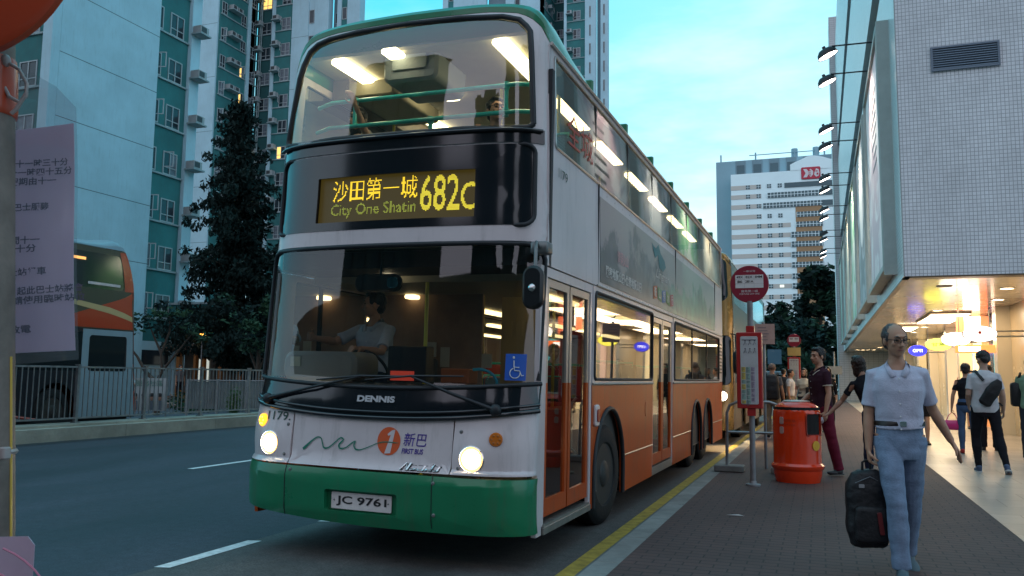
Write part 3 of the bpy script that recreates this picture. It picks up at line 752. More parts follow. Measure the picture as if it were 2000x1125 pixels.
arch = lambda cy, r, z0=.24, n=14: [(cy-r*math.cos(math.pi*k/n), max(z0,.50+r*1.05*math.sin(math.pi*k/n))) for k in range(n+1)]
def skirt(f, o_extra, doors):
    """orange lower side between stations with wheel arches cut from below"""
    segs = doors
    for (y0, y1, archs) in segs:
        bot = [(y0,.24)]
        for (cy, r) in archs: bot += [(cy-r,.24)] + arch(cy,r) + [(cy+r,.24)]
        bot += [(y1,.24)]
        o = bot + [(y1,1.37),(y0,1.37)]
        bp('orange_side_panel', surf_panel(o, [], f, .03, .5, 'sk', [P_ORANGE], steps=(.7,.35)))
skirt(NS, None, [(1.80,4.66,[(2.47,.60)]),(6.12,11.95,[(8.35,.55),(9.72,.55)])])
skirt(OS, None, [(.30,11.95,[(2.47,.60),(8.35,.55),(9.72,.55)])])
b = MB()
for (cy, r) in ((2.47,.60),(8.35,.55),(9.72,.55)):
    pts_ = [(cy-r,.24)]+arch(cy,r)+[(cy+r,.24)]
    b.tube([NS(y,z,.006) for y,z in pts_], .022, 8); b.tube([OS(y,z,.006) for y,z in pts_], .022, 8)
b.build('wheel_arch', P_RUB, bus, 60)
b = MB()
for (y0,y1) in ((3.1,4.66),(6.12,7.75),(10.4,11.9)): b.tube([NS(y0,.62,.002), NS(y1,.62,.002)], .009, 6)
b.tube([NS(1.8,1.372,.004), NS(4.66,1.372,.004)], .014, 6); b.tube([NS(6.12,1.372,.004), NS(11.4,1.372,.004)], .014, 6)
b.tube([NS(1.9,2.30,.006), NS(11.95,2.30,.006)], .012, 6)
b.build('side_trim', P_ALU, bus)
# cream frames around the lower windows
o = [(1.80,1.38),(4.66,1.38),(4.66,2.29),(1.80,2.29)]
bp('lower_side_panel', surf_panel(o, [rrect(1.86,1.415,4.60,2.235,.05)], NS, .03, 1, 'lsp', [P_CREAM], steps=(0,0)))
o = [(6.12,1.38),(11.95,1.38),(11.95,2.29),(6.12,2.29)]
bp('lower_side_panel', surf_panel(o, [rrect(6.20,1.415,11.35,2.235,.05)], NS, .03, 1, 'lsp', [P_CREAM], steps=(0,0)))
o = [(.30,1.38),(11.95,1.38),(11.95,2.29),(.30,2.29)]
bp('lower_side_panel', surf_panel(o, [rrect(.62,1.415,2.3,2.235,.05), rrect(2.4,1.415,4.6,2.235,.05), rrect(4.7,1.415,11.3,2.235,.05)], OS, .03, 1, 'lsp', [P_CREAM], steps=(0,0)))
for f, y0, y1, divs in ((NS,1.86,4.60,()),(NS,6.20,11.35,(7.9,9.6)),(OS,.62,2.3,(1.1,)),(OS,2.4,4.6,()),(OS,4.7,11.3,(6.3,7.9,9.5))):
    g = bp('lower_window', surf_panel(rrect(y0,1.415,y1,2.235,.05), [], lambda y,z,d=0.: f(y,z,d-.006), 0, 1, 'lg', [G_SIDE], steps=(0,0)))
    b = MB(); b.tube([f(y,z,.002) for y,z in rrect(y0,1.415,y1,2.235,.05)+[rrect(y0,1.415,y1,2.235,.05)[0]]], .016, 6)
    for y in divs: b.box(*(f(y-.018,1.42,-.02)), *(f(y+.018,2.23,.003)))
    b.build('window_rim', P_RUB, g)
# header above doors and jambs
b = MB()
for (y0,y1,z0,z1) in ((.30,1.80,2.215,2.29),(4.66,6.12,2.215,2.29),(1.735,1.80,.24,2.215),(.40,.455,.30,2.215),(4.66,4.70,.28,2.215),(6.07,6.12,.28,2.215)): b.box(1.22,y0,z0,1.251,y1,z1)
b.build('door_frame', P_CREAM, bus)
b = MB(); b.box(1.215,.28,.24,1.2535,.40,1.34); b.box(1.215,.28,1.34,1.2545,.40,2.29)
b.build('front_corner_post', P_CREAM, bus)
def door(y0, y1, z0=.36, z1=2.205):
    d_ = None
    ym = (y0+y1)/2; fr = mat('door_silver', (.40,.37,.34), .35, .5, var=.1)
    dn = MB(); dn.box(1.205,ym-.012,z0,1.235,ym+.012,z1); d_ = dn.build('passenger_door', P_RUB, bus)
    for (a, c) in ((y0+.01, ym-.014),(ym+.014, y1-.01)):
        b = MB(); 
        b.cur = 0; w = .062
        b.box(1.208,a,1.385,1.242,a+w,z1); b.box(1.208,c-w,1.385,1.242,c,z1); b.box(1.208,a+w,z1-w,1.242,c-w,z1)
        b.cur = 1
        b.box(1.208,a,z0,1.242,a+w,1.385); b.box(1.208,c-w,z0,1.242,c,1.385); b.box(1.208,a+w,z0,1.242,c-w,z0+.13)
        lf = b.build('door_leaf', [fr, P_ORANGE], d_)
        b = MB(); b.quad((1.225,a+w,z0+.13),(1.225,c-w,z0+.13),(1.225,c-w,z1-w),(1.225,a+w,z1-w)); b.build('door_glass', G_SIDE, d_)
    b = MB(); b.tube([(1.17,y0+.14,.75),(1.13,y0+.16,.80),(1.13,y0+.16,1.20),(1.17,y0+.14,1.25)], .013, 8); b.tube([(1.17,y1-.14,.75),(1.13,y1-.16,.80),(1.13,y1-.16,1.20),(1.17,y1-.14,1.25)], .013, 8)
    b.build('door_handle', mat('grab_rail_grey', (.45,.42,.38), .3, .7), d_, 50)
door(.455,1.735); door(4.70,6.07)
b = MB(); b.box(.9,.42,.24,1.27,1.76,.29); b.box(1.16,.44,.29,1.262,1.74,.315); b.box(.9,4.66,.24,1.25,6.12,.34)
b.build('door_step', P_ALU, bus)
b = MB(); b.box(1.2405,.30,.24,1.2510,.40,.30); b.build('step_edge', P_ORANGE, bus)
# rear
b = MB(); b.rbox(-1.24,11.93,.3,1.24,11.97,1.4,.1,axis='y'); b.build('rear_panel', P_ORANGE, bus)
b = MB(); b.box(-1.24,11.93,1.4,1.24,11.96,4.14); b.build('rear_panel', P_CREAM, bus)
# ---- advert on the nearside upper panels
def advert_mat():
    m = bpy.data.materials.new('side_advert'); m.use_nodes = True; t = m.node_tree; bs = t.nodes['Principled BSDF']; bs.inputs['Roughness'].default_value = .3; bs.inputs['Coat Weight'].default_value = .3
    tc = t.nodes.new('ShaderNodeTexCoord'); sp = t.nodes.new('ShaderNodeSeparateXYZ'); t.links.new(tc.outputs['Object'], sp.inputs[0])
    n = t.nodes.new('ShaderNodeTexNoise'); n.inputs['Scale'].default_value = 1.5; n.inputs['Detail'].default_value = 9; n.inputs['Roughness'].default_value = .62
    n3 = t.nodes.new('ShaderNodeTexNoise'); n3.inputs['Scale'].default_value = 4.5; n3.inputs['Detail'].default_value = 9
    t.links.new(tc.outputs['Object'], n.inputs['Vector']); t.links.new(tc.outputs['Object'], n3.inputs['Vector'])
    # skyline threshold: noise + height term
    mz = t.nodes.new('ShaderNodeMapRange'); mz.inputs['From Min'].default_value = 2.25; mz.inputs['From Max'].default_value = 3.25; mz.inputs['To Min'].default_value = .40; mz.inputs['To Max'].default_value = -.16
    t.links.new(sp.outputs['Z'], mz.inputs['Value'])
    ad = t.nodes.new('ShaderNodeMath'); ad.operation = 'ADD'; t.links.new(n.outputs['Fac'], ad.inputs[0]); t.links.new(mz.outputs[0], ad.inputs[1])
    st = t.nodes.new('ShaderNodeMapRange'); st.inputs['From Min'].default_value = .56; st.inputs['From Max'].default_value = .62; t.links.new(ad.outputs[0], st.inputs['Value'])
    gr = t.nodes.new('ShaderNodeValToRGB'); e = gr.color_ramp.elements; e[0].position = 0; e[0].color = (.025,.025,.028,1); e[1].position = 1; e[1].color = (.06,.16,.10,1)
    e2 = gr.color_ramp.elements.new(.42); e2.color = (.10,.11,.115,1); e3 = gr.color_ramp.elements.new(.62); e3.color = (.07,.19,.13,1)
    my = t.nodes.new('ShaderNodeMapRange'); my.inputs['From Min'].default_value = 2.; my.inputs['From Max'].default_value = 9.
    t.links.new(sp.outputs['Y'], my.inputs['Value']); t.links.new(my.outputs[0], gr.inputs[0])
    skyc = t.nodes.new('ShaderNodeValToRGB'); q = skyc.color_ramp.elements; q[0].color = (.27,.20,.19,1); q[1].color = (.32,.34,.31,1); t.links.new(my.outputs[0], skyc.inputs[0])
    tex = t.nodes.new('ShaderNodeMix'); tex.data_type = 'RGBA'; tex.blend_type = 'MULTIPLY'; tex.inputs['Factor'].default_value = 1
    mr = t.nodes.new('ShaderNodeMapRange'); mr.inputs['From Min'].default_value = .3; mr.inputs['From Max'].default_value = .7; mr.inputs['To Min'].default_value = .45; mr.inputs['To Max'].default_value = 1.9
    t.links.new(n3.outputs['Fac'], mr.inputs['Value']); t.links.new(gr.outputs[0], tex.inputs['A']); t.links.new(mr.outputs[0], tex.inputs['B'])
    mx = t.nodes.new('ShaderNodeMix'); mx.data_type = 'RGBA'; t.links.new(st.outputs[0], mx.inputs['Factor']); t.links.new(skyc.outputs[0], mx.inputs['A']); t.links.new(tex.outputs['Result'], mx.inputs['B'])
    t.links.new(mx.outputs['Result'], bs.inputs['Base Color']); return m
adv = bp('side_advert', surf_panel([(2.02,2.345),(10.7,2.345),(10.7,3.18),(2.02,3.18)], [], lambda y,z,d=0.: NS(y,z,d+.004), .003, 1, 'ad', [advert_mat()], steps=(1,.3)))
NSt = lambda y,z,d=0.: NS(y,z,.009)
fit_text('溶洞火山', 2.72,2.62,3.22,2.76, mat('ad_pink',(.62,.35,.36),.5), NSt, adv, bold=.02)
fit_text('國家地質公園•世界地質公園', 2.22,2.42,3.9,2.54, mat('ad_white',(.6,.58,.55),.5), NSt, adv, bold=.03)
fit_text('Lingnan', 4.8,2.68,5.75,2.83, mat('ad_white',(.6,.58,.55),.5), NSt, adv, shear=.3, bold=.01)
for k, (c_, col) in enumerate(zip('奇山秀水行', ((.5,.13,.05),(.10,.28,.12),(.06,.18,.42),(.15,.3,.1),(.45,.10,.12)))):
    y = 4.62+k*.30
    q = bp('advert_tile', surf_panel([(y,2.42+.03*(k%2)),(y+.24,2.45-.03*(k%2)),(y+.24,2.61-.03*(k%2)),(y,2.58+.03*(k%2))], [], lambda y,z,d=0.: NS(y,z,.008+d), .001, 1, 'tl', [mat('ad_tile%d'%k, col, .5)], steps=(0,0)), parent=adv)
    fit_text(c_, y+.05,2.455,y+.19,2.585, mat('ad_white',(.6,.58,.55),.5), lambda y,z,d=0.: NS(y,z,.011), adv, bold=.02)
bird = surf_panel([(4.55,3.12),(4.75,2.95),(4.95,3.02),(5.05,2.86),(5.3,2.84),(5.5,2.92),(5.42,3.0),(5.15,3.06),(5.0,3.16),(4.8,3.08)], [], lambda y,z,d=0.: NS(y,z,.008+d), .001, 1, 'tl', [mat('ad_teal',(.05,.20,.22),.5)], steps=(0,0))
link('advert_motif', bird, adv)
b = MB()
for y in [2.3+.34*k for k in range(27)]:
    for z in (2.325,3.235): b.ell(NS(y,z,.0), (.004,.007,.007), nu=6, nv=4)
b.build('rivet_row', P_ALU, bus)
fit_text('1179', .62,3.06,.92,3.14, mat('fleet_green',(.02,.06,.045),.5), NSt, bus, 'fleet_number')
# red ad lettering seen on the upper glass
fit_text('全城', .95,3.42,1.78,3.72, mat('ad_red',(.42,.05,.03),.5), lambda y,z,d=0.: NS(y,z,.003), bus, 'window_lettering', bold=.0)
b = MB(); b.box(*NS(.33,2.30,0), *NS(.34,3.9,.002)); b.box(*NS(1.955,2.31,0), *NS(1.967,3.29,.003)); b.box(*NS(6.3,2.31,0), *NS(6.308,3.29,.0025)); b.box(*NS(10.75,2.31,0), *NS(10.758,3.29,.0025)); b.build('side_seam', P_RUB, bus)
# side reflector, fuel flap, vents
b = MB(); b.rbox(1.252,1.86,.98,1.285,2.0,1.18,.03,axis='x'); o = b.build('side_marker', P_CREAM, bus)
b = MB(); b.rbox(1.286,1.885,1.02,1.296,1.975,1.14,.03,axis='x'); b.build('lens', mat('red_lens',(.30,.02,.01),.3), o)
b = MB(); b.rbox(1.251,4.2,.98,1.262,4.36,1.16,.06,axis='x'); b.build('filler_flap', P_ORANGE, bus)
b = MB()
for k in range(9): b.box(1.252,11.45,1.55+k*.07,1.262,11.85,1.58+k*.07)
b.build('engine_vent', P_RUB, bus)
# ---- underside, floors, ceiling
b = MB(); b.box(-1.1,.6,.25,1.15,1.75,.34); b.box(-1.2,1.75,.28,.62,3.2,.34); b.box(-1.2,3.2,.24,1.2,7.7,.34); b.box(-.6,7.7,.28,.6,10.4,.34); b.box(-1.2,10.4,.26,1.2,11.9,.36)
b.build('chassis', P_DARK, bus)
b = MB(); b.box(-1.2,.2,.341,1.2,11.9,.36); b.build('lower_floor', mat('vinyl_floor',(.10,.09,.085),.5,var=.2), bus)
b = MB()
for s in (-1,1):
    for (cy, r) in ((2.47,.62),(8.35,.57),(9.72,.57)): b.box(s*1.2, cy-r, .36, s*.62, cy+r, 1.12) if s>0 else b.box(-1.2, cy-r, .36, -.62, cy+r, 1.12)
b.build('wheel_box', P_INTD, bus)
b = MB(); b.box(-1.2,.9,2.24,1.2,11.9,2.31); b.box(-1.15,.33,2.46,1.15,.9,2.50); b.build('upper_floor', P_INT, bus)
b = MB(); b.box(-1.14,.50,4.235,1.14,11.9,4.265); b.build('ceiling', P_INT, bus)
# dark lining behind the destination panel and front dash
b = MB(); b.box(-1.15,.36,2.50,1.15,.45,3.34); b.box(-1.12,.38,3.32,1.12,.62,3.35); b.build('display_box', P_DARK, bus)
# cantrail lining (dark coves seen through the upper windows)
b = MB()
for s in (-1,1): b.box(s*1.16,1.0,4.04,s*.98,11.9,4.234) if s>0 else b.box(-1.16,1.0,4.04,-.98,11.9,4.234)
b.build('coving', mat('dark_coving',(.12,.10,.09),.6), bus)
for s in (-1,1):
    for k in range(7):
        y = .48+k*1.62; 
        b = MB(); b.rbox(s*.78-.075,y,4.17,s*.78+.075,y+.98,4.232,.03,axis='y'); b.build('upper_light', E_TUBE, bus)
for s in (-1,1):
    for k in range(6):
        y = 1.9+k*1.6; b = MB(); b.rbox(s*.72-.06,y,2.19,s*.72+.06,y+1.1,2.235,.02,axis='y'); b.build('lower_light', E_TUBE2, bus)
for (y0,y1) in ((.40,.56),(1.30,1.75)):
    b = MB(); b.rbox(-.30,y0,4.18,-.14,y1,4.232,.03,axis='y'); b.build('upper_light', E_TUBE, bus)
# air-con duct and screen housing hanging at the front ceiling
b = MB(); b.rbox(-.40,.62,4.00,.14,1.25,4.35,.07,axis='y'); hs = b.build('ceiling_housing', mat('housing_blue_grey',(.20,.24,.27),.5), bus, 40)
b = MB(); b.rbox(-.30,.60,4.10,.04,.619,4.28,.02,axis='y'); b.build('housing_lid', mat('lid_grey',(.26,.30,.33),.5), hs)
b = MB(); b.rbox(-1.02,1.0,4.05,-.50,2.0,4.2,.03,axis='y'); b.build('ceiling_hatch', P_INT, bus)
# front handrails
b = MB()
for z, y in ((3.86,.60),(3.62,.58)):
    b.tube([(-1.10,y+.10,z),(-.9,y,z),(.9,y,z),(1.13,y+.10,z)], .019, 10)
for x, z0, z1 in ((-.66,3.62,3.86),(.80,3.62,3.86),(.10,3.35,3.62)): b.tube([(x,.61,z0),(x,.61,z1)], .019, 10); b.tube([(x,.61,z1-.03),(x,.61,z1+.03)], .028, 10); 
b.tube([(.80,.60,3.59),(.80,.60,3.66)], .028, 10)
b.build('front_handrail', P_TEALR, bus, 50)
for (x,y) in ((.32,1.7),(.98,1.5),(-.98,1.9),(.32,3.6),(-.32,3.0),(.32,5.5),(-.32,5.0),(-.32,7.0)):
    b = MB(); b.tube([(x,y,2.31),(x,y,4.235)], .016, 10); b.build('upper_grab_pole', P_YELR, bus, 50)
def seat(x, y, z, n='seat', m=P_SEAT, w=.44):
    b = MB(); b.rbox(x-w/2,y,z+.38,x+w/2,y+.42,z+.46,.04); s_ = b.build(n, m, bus)
    b = MB(); T = Matrix.Translation((x,y+.42,z+.42)) @ Matrix.Rotation(R(-10),4,'X'); b.rbox(-w/2,-.03,0,w/2,.05,.62,.05,T); b.build('backrest', m, s_, 50)
    b = MB(); b.tube([(x-w/2+.05,y+.50,z+1.0),(x-w/2+.05,y+.53,z+1.06),(x+w/2-.05,y+.53,z+1.06),(x+w/2-.05,y+.50,z+1.0)], .012, 8); b.box(x-.03,y+.15,z,x+.03,y+.25,z+.38); b.build('seat_rail', P_TEALR, s_, 50)
for k in range(11):
    for x in (-.92,-.47,.47,.92):
        seat(x, .95+k*.95, 2.61 if k == 0 else 2.31)
for k in range(6):
    for x in (-.92,-.47): seat(x, 3.4+k*.95+(.0), .36 if k<3 else .55, m=P_SEATR if k%2 else P_SEAT)
    if k in (0,1): seat(.92, 2.95+k*.8, .55)
    if k > 2: 
        for x in (.47,.92): seat(x, 3.5+k*.95, .55)
# ---- driver's cab
M_DASH = mat('dash_grey', (.20,.20,.19), .5, var=.1)
b = MB(); b.rbox(-1.12,.32,1.18,1.1,.62,1.345,.05,axis='x')
dash = b.build('dashboard', M_DASH, bus, 40)
b = MB()
for k in range(15):
    a = -1.02+k*.146; b.box(a,.335,1.346,a+.10,.36,1.352)
b.build('demister_vent', P_RUB, dash)
b = MB(); b.rbox(-1.08,.30,1.345,-.36,.72,1.60,.09,axis='y'); b.build('binnacle', mat('binnacle_grey',(.30,.31,.29),.45), dash, 40)
b = MB(); b.box(-.99,.292,1.47,-.89,.30,1.55); b.build('sticker', mat('sticker_cream',(.5,.52,.42),.6), dash)
b = MB(); b.rbox(-.20,.55,1.36,.16,.72,1.66,.02); b.build('ticket_machine', mat('machine_black',(.02,.02,.025),.4), dash)
b = MB(); b.box(-.16,.54,1.37,.06,.549,1.45); b.build('machine_panel', emis('red_panel',(.5,.05,.03),.35), dash)
b = MB(); b.rbox(.36,.42,1.36,.62,.6,1.48,.02); b.build('parcel', mat('orange_box',(.42,.12,.04),.6), dash)
b = MB(); b.tube([(.70+.16*math.cos(t),.42,1.36+.12*math.sin(t)) for t in [math.pi*k/10 for k in range(11)]][:7], .012, 8); b.build('cable_loop', mat('cyan_cable',(.03,.35,.5),.4), dash)
b = MB(); T = Matrix.Translation((-.62,.92,1.42)) @ Matrix.Rotation(R(-62),4,'X')
b.tube([T @ Vector((.23*math.cos(2*math.pi*k/32),.23*math.sin(2*math.pi*k/32),0)) for k in range(33)], .014, 8); b.tube([T@Vector((-.22,0,0)),T@Vector((0,0,-.05)),T@Vector((.22,0,0))], .012, 8); b.tube([T@Vector((0,0,-.05)),T@Vector((0,0,-.5))], .03, 8)
b.build('steering_wheel', P_RUB, bus, 50)
seat(-.62,1.35,.55,'driver_seat', P_INTD, .5)
b = MB(); b.rbox(-.36,.70,2.262,-.30,.78,2.296,.015); b.build('cab_fill_light', emis('cab_fill_glow',(1.,.80,.5),8.), bus)  # small lamp added to brighten the driver's cab
# cab bulkhead behind driver, staircase wall, side partition
M_BULK = mat('bulkhead', (.26,.17,.13), .6, var=.15)
b = MB(); b.box(-1.2,2.02,.36,.05,2.06,2.24); b.build('cab_bulkhead', M_BULK, bus)
b = MB(); b.box(-.02,1.1,.36,.02,2.02,1.25); b.build('cab_door', mat('cab_door_grey',(.14,.13,.12),.5), bus)
b = MB(); b.tube([(-.02,.9,.36),(-.02,.9,2.24)], .018, 8); b.tube([(.02,2.1,.36),(.02,2.1,2.24)], .018, 8); b.tube([(.52,2.9,.36),(.52,2.9,2.24)],.018,8); b.build('lower_grab_pole', P_YELR, bus, 50)
b = MB(); b.tube([(.60,2.35,.36),(.60,2.35,1.2),(.66,2.2,1.75),(.74,2.1,2.24)], .018, 8); b.tube([(.35,3.2,.36),(.35,3.2,1.0),(.40,3.0,1.8),(.42,2.9,2.24)],.018,8); b.build('curved_grab_pole', P_TEALR, bus, 50)
b = MB(); b.box(.30,3.4,.36,1.15,3.44,1.22); b.build('luggage_panel', mat('luggage_dark',(.05,.03,.03),.5), bus)
b = MB(); b.box(.05,2.025,1.5,.16,2.035,1.64); b.box(-.4,2.01,1.5,-.3,2.019,1.7); b.box(-.55,2.01,1.6,-.45,2.019,1.75); b.build('notice', mat('notice_white',(.45,.42,.36),.6), bus)
b = MB()
for k,(x,z) in enumerate(((.16,1.84),(.28,1.84),(.40,1.84))): b.box(x,2.36,z,x+.08,2.365,z+.15)
b.box(.12,2.37,.36,.56,2.39,2.24); b.box(.18,2.36,1.35,.36,2.367,1.6); b.build('saloon_notice', mat('notice_tan',(.34,.28,.17),.6), bus)
# cab mirror
b = MB(); b.tube([(-.16,.33,2.45),(-.17,.33,2.2)], .010, 8); b.rbox(-.42,.32,2.10,.02,.38,2.25,.07,axis='y'); cm = b.build('interior_mirror', mat('mirror_black',(.01,.012,.014),.3), bus, 40)
b = MB(); b.rbox(-.10,.31,2.13,.0,.318,2.22,.03,axis='y'); b.build('mirror_glass', mat('mirror_glass',(.2,.35,.4),.05,1.), cm)
b = MB(); b.box(-1.15,.34,2.30,1.1,.92,2.44); b.build('blind_box', P_DARK, bus)
# exterior mirror + arm, nearside
b = MB(); b.rbox(1.20,.16,2.36,1.34,.30,2.45,.02); b.tube([(1.26,.22,2.40),(1.30,.02,2.42),(1.325,-.06,2.36),(1.325,-.06,2.10)], .014, 8)
arm_o = b.build('mirror_arm', mat('mirror_arm_grey',(.16,.17,.17),.4,.5), bus, 50)
b = MB(); b.rbox(1.235,-.10,1.915,1.395,-.03,2.235,.075,axis='y'); mo = b.build('door_mirror', mat('mirror_black',(.01,.012,.014),.3), bus, 40)
b = MB(); b.ell((1.315,-.10,2.07), (.03,.02,.03), nu=12, nv=8); b.build('mirror_clamp', P_CHROME, mo)
# wipers
for (a0, z0, a1, z1, a2) in ((-1.02,1.20,-.15,1.40,-.30),(.98,1.18,.30,1.41,-.12)):
    b = MB(); b.tube([FS(a0,z0,.05), FS((a0+a1)/2,(z0+z1)/2,.055), FS(a1,z1,.035)], [.016,.011,.008], 8)
    b.tube([FS(a1-.40,z1-.035,.03), FS(a1,z1+.005,.036), FS(a1+.42,z1+.012,.03)], [.006,.010,.006], 6)
    b.ell(FS(a0,z0,.035), (.045,.035,.045)); b.build('wiper', P_RUB, bus, 50)
# wheelchair sticker on the glass
M_BLUE = mat('sticker_blue', (.015,.09,.42), .4); M_WHT = mat('sticker_white', (.6,.6,.62), .5)
stk = bp('wheelchair_sticker', surf_panel([(1.02,1.40),(1.16,1.40),(1.16,1.60),(1.02,1.60)], [], lambda a,z,d=0.: FS(a,z,.003+d), .001, .05, 'st', [M_BLUE]))
b = MB()
ring = [(1.088+.034*math.cos(R(t)), 1.455+.038*math.sin(R(t))) for t in range(110,400,20)]
b.tube([FS(a,z,.007) for a,z in ring], .0035, 6); b.tube([FS(a,z,.007) for a,z in ((1.078,1.55),(1.080,1.50),(1.115,1.498))], .0045, 6); b.tube([FS(a,z,.007) for a,z in ((1.082,1.50),(1.084,1.475),(1.118,1.472),(1.132,1.435),(1.145,1.440))], .004, 6); b.ell(FS(1.076,1.572,.007), (.010,.003,.010), nu=8, nv=6)
b.build('wheelchair_symbol', M_WHT, stk)
b = MB(); b.box(*FS(-.80,2.30,-.02), *(FS(-.56,2.32,-.018)));
# ---- wheels
M_TYRE = mat('tyre_rubber', (.006,.006,.007), .75, var=.2, vscale=20, bump=.2, bscale=40)
M_RIM = mat('wheel_grey', (.045,.042,.04), .55, .4, var=.25, vscale=15)
def wheel(par, x, y, s, steer=0., r=.49, w=.27):
    e = bpy.data.objects.new('wheel', None); COL.objects.link(e); e.parent = par; e.empty_display_size = .1
    T = Matrix.Rotation(R(90*s), 3, 'Y')
    e.location = (x, y, r); e.rotation_euler = (0,0,steer)
    b = MB(); b.lathe([(.29,-w),(.40,-w),(r-.03,-w+.02),(r,-w+.05),(r,-.05),(r-.03,-.02),(.42,0),(.31,-.005),(.29,-.03)], (0,0,0), 48, T, caps=False)
    for k in range(3): b.lathe([(r+.001,-.08-k*.06),(r+.001,-.075-k*.06)], (0,0,0), 48, T, caps=False)
    b.build('tyre', M_TYRE, e, 40)
    b = MB(); b.lathe([(.295,-.02),(.28,-.03),(.27,-.09),(.20,-.10),(.15,-.06),(.13,-.02),(.10,.0),(.001,.0)], (0,0,0), 36, T)
    for k in range(10):
        t = 2*math.pi*k/10; c = T @ Vector((.17*math.cos(t),.17*math.sin(t),-.06)); c2 = T @ Vector((.17*math.cos(t),.17*math.sin(t),-.035)); b.cyl(c, c2, .013, n=6)
    b.build('rim', M_RIM, e, 40)
    return e
wheel(bus, 1.235, 2.44, 1, R(-4)); wheel(bus, -1.16, 2.44, -1, R(-4))
for y in (8.35, 9.72): wheel(bus, 1.19, y, 1); wheel(bus, -1.19, y, -1)
b = MB(); b.cyl((-1,2.47,.45),(1,2.47,.45),.05); b.cyl((-1,8.35,.45),(1,8.35,.45),.09); b.cyl((-1,9.72,.45),(1,9.72,.45),.07); b.build('axle', P_DARK, bus)
# headlight beams of this bus and their spill
for a in (.83,-.965):
    ld = bpy.data.lights.new('headlight_beam','SPOT'); ld.energy = 25; ld.spot_size = R(70); ld.spot_blend = .6; ld.color = (1,.8,.55); ld.shadow_soft_size = .08; ld.use_shadow = True
    lo = bpy.data.objects.new('headlight_beam', ld); COL.objects.link(lo); lo.parent = bus; lo.location = (a,-.25,.83); lo.rotation_euler = (R(80),0,R(180))
# ================================================================== SHOPPING MALL (right)
M_WT_F = grid_mat('white_wall_tiles', (.80,.83,.87), (.38,.40,.44), .066, .074, .0055, 'xz', .3, 0, .3, .10)
M_WT_S = grid_mat('white_wall_tiles_side', (.74,.78,.78), (.34,.36,.37), .066, .074, .006, 'yz', .3, 0, .3, .07)
M_SOFF = mat('cream_ceiling_panel', (.58,.50,.38), .16, var=.05, vscale=1., coat=.4)
M_CREAMW = mat('cream_cladding', (.60,.50,.34), .25, var=.08, vscale=.8, coat=.3)
M_GROOVE = mat('dark_groove', (.035,.045,.06), .6)
mall = thing('shopping_mall', 'white tiled shopping mall overhanging a brightly lit walkway on the right', 'building', (1.5, 17, 0))
mo = lambda x, y, z: (x-1.5, y-17, z)
def mbx(b, x0, y0, z0, x1, y1, z1): b.box(x0-1.5, y0-17, z0, x1-1.5, y1-17, z1)
b = MB(); mbx(b, 1.52,17.0,3.36, 30,17.35,26); b.build('front_wall', M_WT_F, mall)
b = MB(); mbx(b, 1.50,17.003,3.36, 1.80,60,10.15); mbx(b, 1.50,17.003,11.2,1.8,60,16.2); mbx(b, 1.50,17.003,17.4,1.8,60,24); 
b.build('street_wall', M_WT_S, mall)
b = MB(); mbx(b, 1.72,17.4,10.15,1.95,60,11.2); mbx(b,1.72,17.4,16.2,1.95,60,17.4); b.build('dark_recess_band', M_GROOVE, mall)
b = MB(); mbx(b, 1.8,17.36,23.6,30,60,24); b.build('roof', M_GROOVE, mall)
# second stage further back & higher pier
b = MB(); mbx(b, 1.15,60.0,0,9,63,26.5); b.build('end_wing', grid_mat('end_wall_tiles', (.50,.53,.54),(.25,.27,.28),.30,.15,.008,'xz',.35,0,.2,.05), mall)
b = MB(); mbx(b, 1.497,17.35,3.33,1.60,60,3.358); mbx(b,1.6,17.0,3.33,30,17.35,3.358); b.build('soffit_edge', mat('bronze_edge',(.16,.12,.08),.4,.4), mall)
b = MB()
for k in range(36):
    y0 = 17.35+k*1.2
    mbx(b, 1.602, y0+.006, 3.335, 4.5, y0+1.194, 3.36)
b.build('soffit', M_SOFF, mall)
b = MB(); mbx(b,1.62,17.36,3.362,12,60,3.5); b.build('soffit_void', M_GROOVE, mall)
b = MB()
mbx(b, 4.5,17.35,.13,4.8,24.0,3.33); mbx(b,4.5,33.5,.13,4.8,38,3.33); mbx(b,4.5,42,.13,4.8,60,3.33)
b.build('shop_wall', M_CREAMW, mall)
b = MB()
for y in (17.4,20.6,):
    mbx(b,4.47,y,.13,4.5,y+.02,3.33)
b.build('wall_joint', M_GROOVE, mall)
for i,(y, w) in enumerate(((24.0,.45),(30.2,.4),(33.0,.5),(38.0,.5),(42.0,.5),(48.,.6),(54.,.6))):
    b = MB(); mbx(b, 4.18,y,.13,4.55,y+w,3.33); b.build('pillar', mat('white_pillar',(.66,.62,.52),.25,coat=.3), mall)
# shop bays: flat panels, the coloured ones glowing in place of lit interiors
def shop_panel(y0, y1, z0, z1, m, nm='shop_bay_panel', x=4.58):
    b = MB(); mbx(b, x,y0,z0,x+.04,y1,z1); return b.build(nm, m, mall)
shop_panel(24.45,27.4,.13,3.33, mat('shop_dark',(.03,.025,.03),.2))
shop_panel(27.4,28.6,.13,3.33, emis('shop_glow_orange',(.75,.26,.07),.4)); shop_panel(28.6,30.2,.13,3.33, emis('shop_glow_cream',(1.,.78,.42),.8))
shop_panel(30.6,33.0,.13,3.33, emis('shop_glow_pink',(.9,.62,.48),.7))
shop_panel(38.5,42.0,.13,3.33, emis('shop_glow_cream',(1.,.78,.42),1.0))
sc = shop_panel(25.2,26.6,1.6,2.5, emis('cyan_screen',(.02,.35,.42),.9), 'shop_screen', 4.54)
shop_panel(25.2,26.2,.95,1.12, emis('red_led_sign',(1.,.05,.05),1.2), 'shop_screen', 4.53)
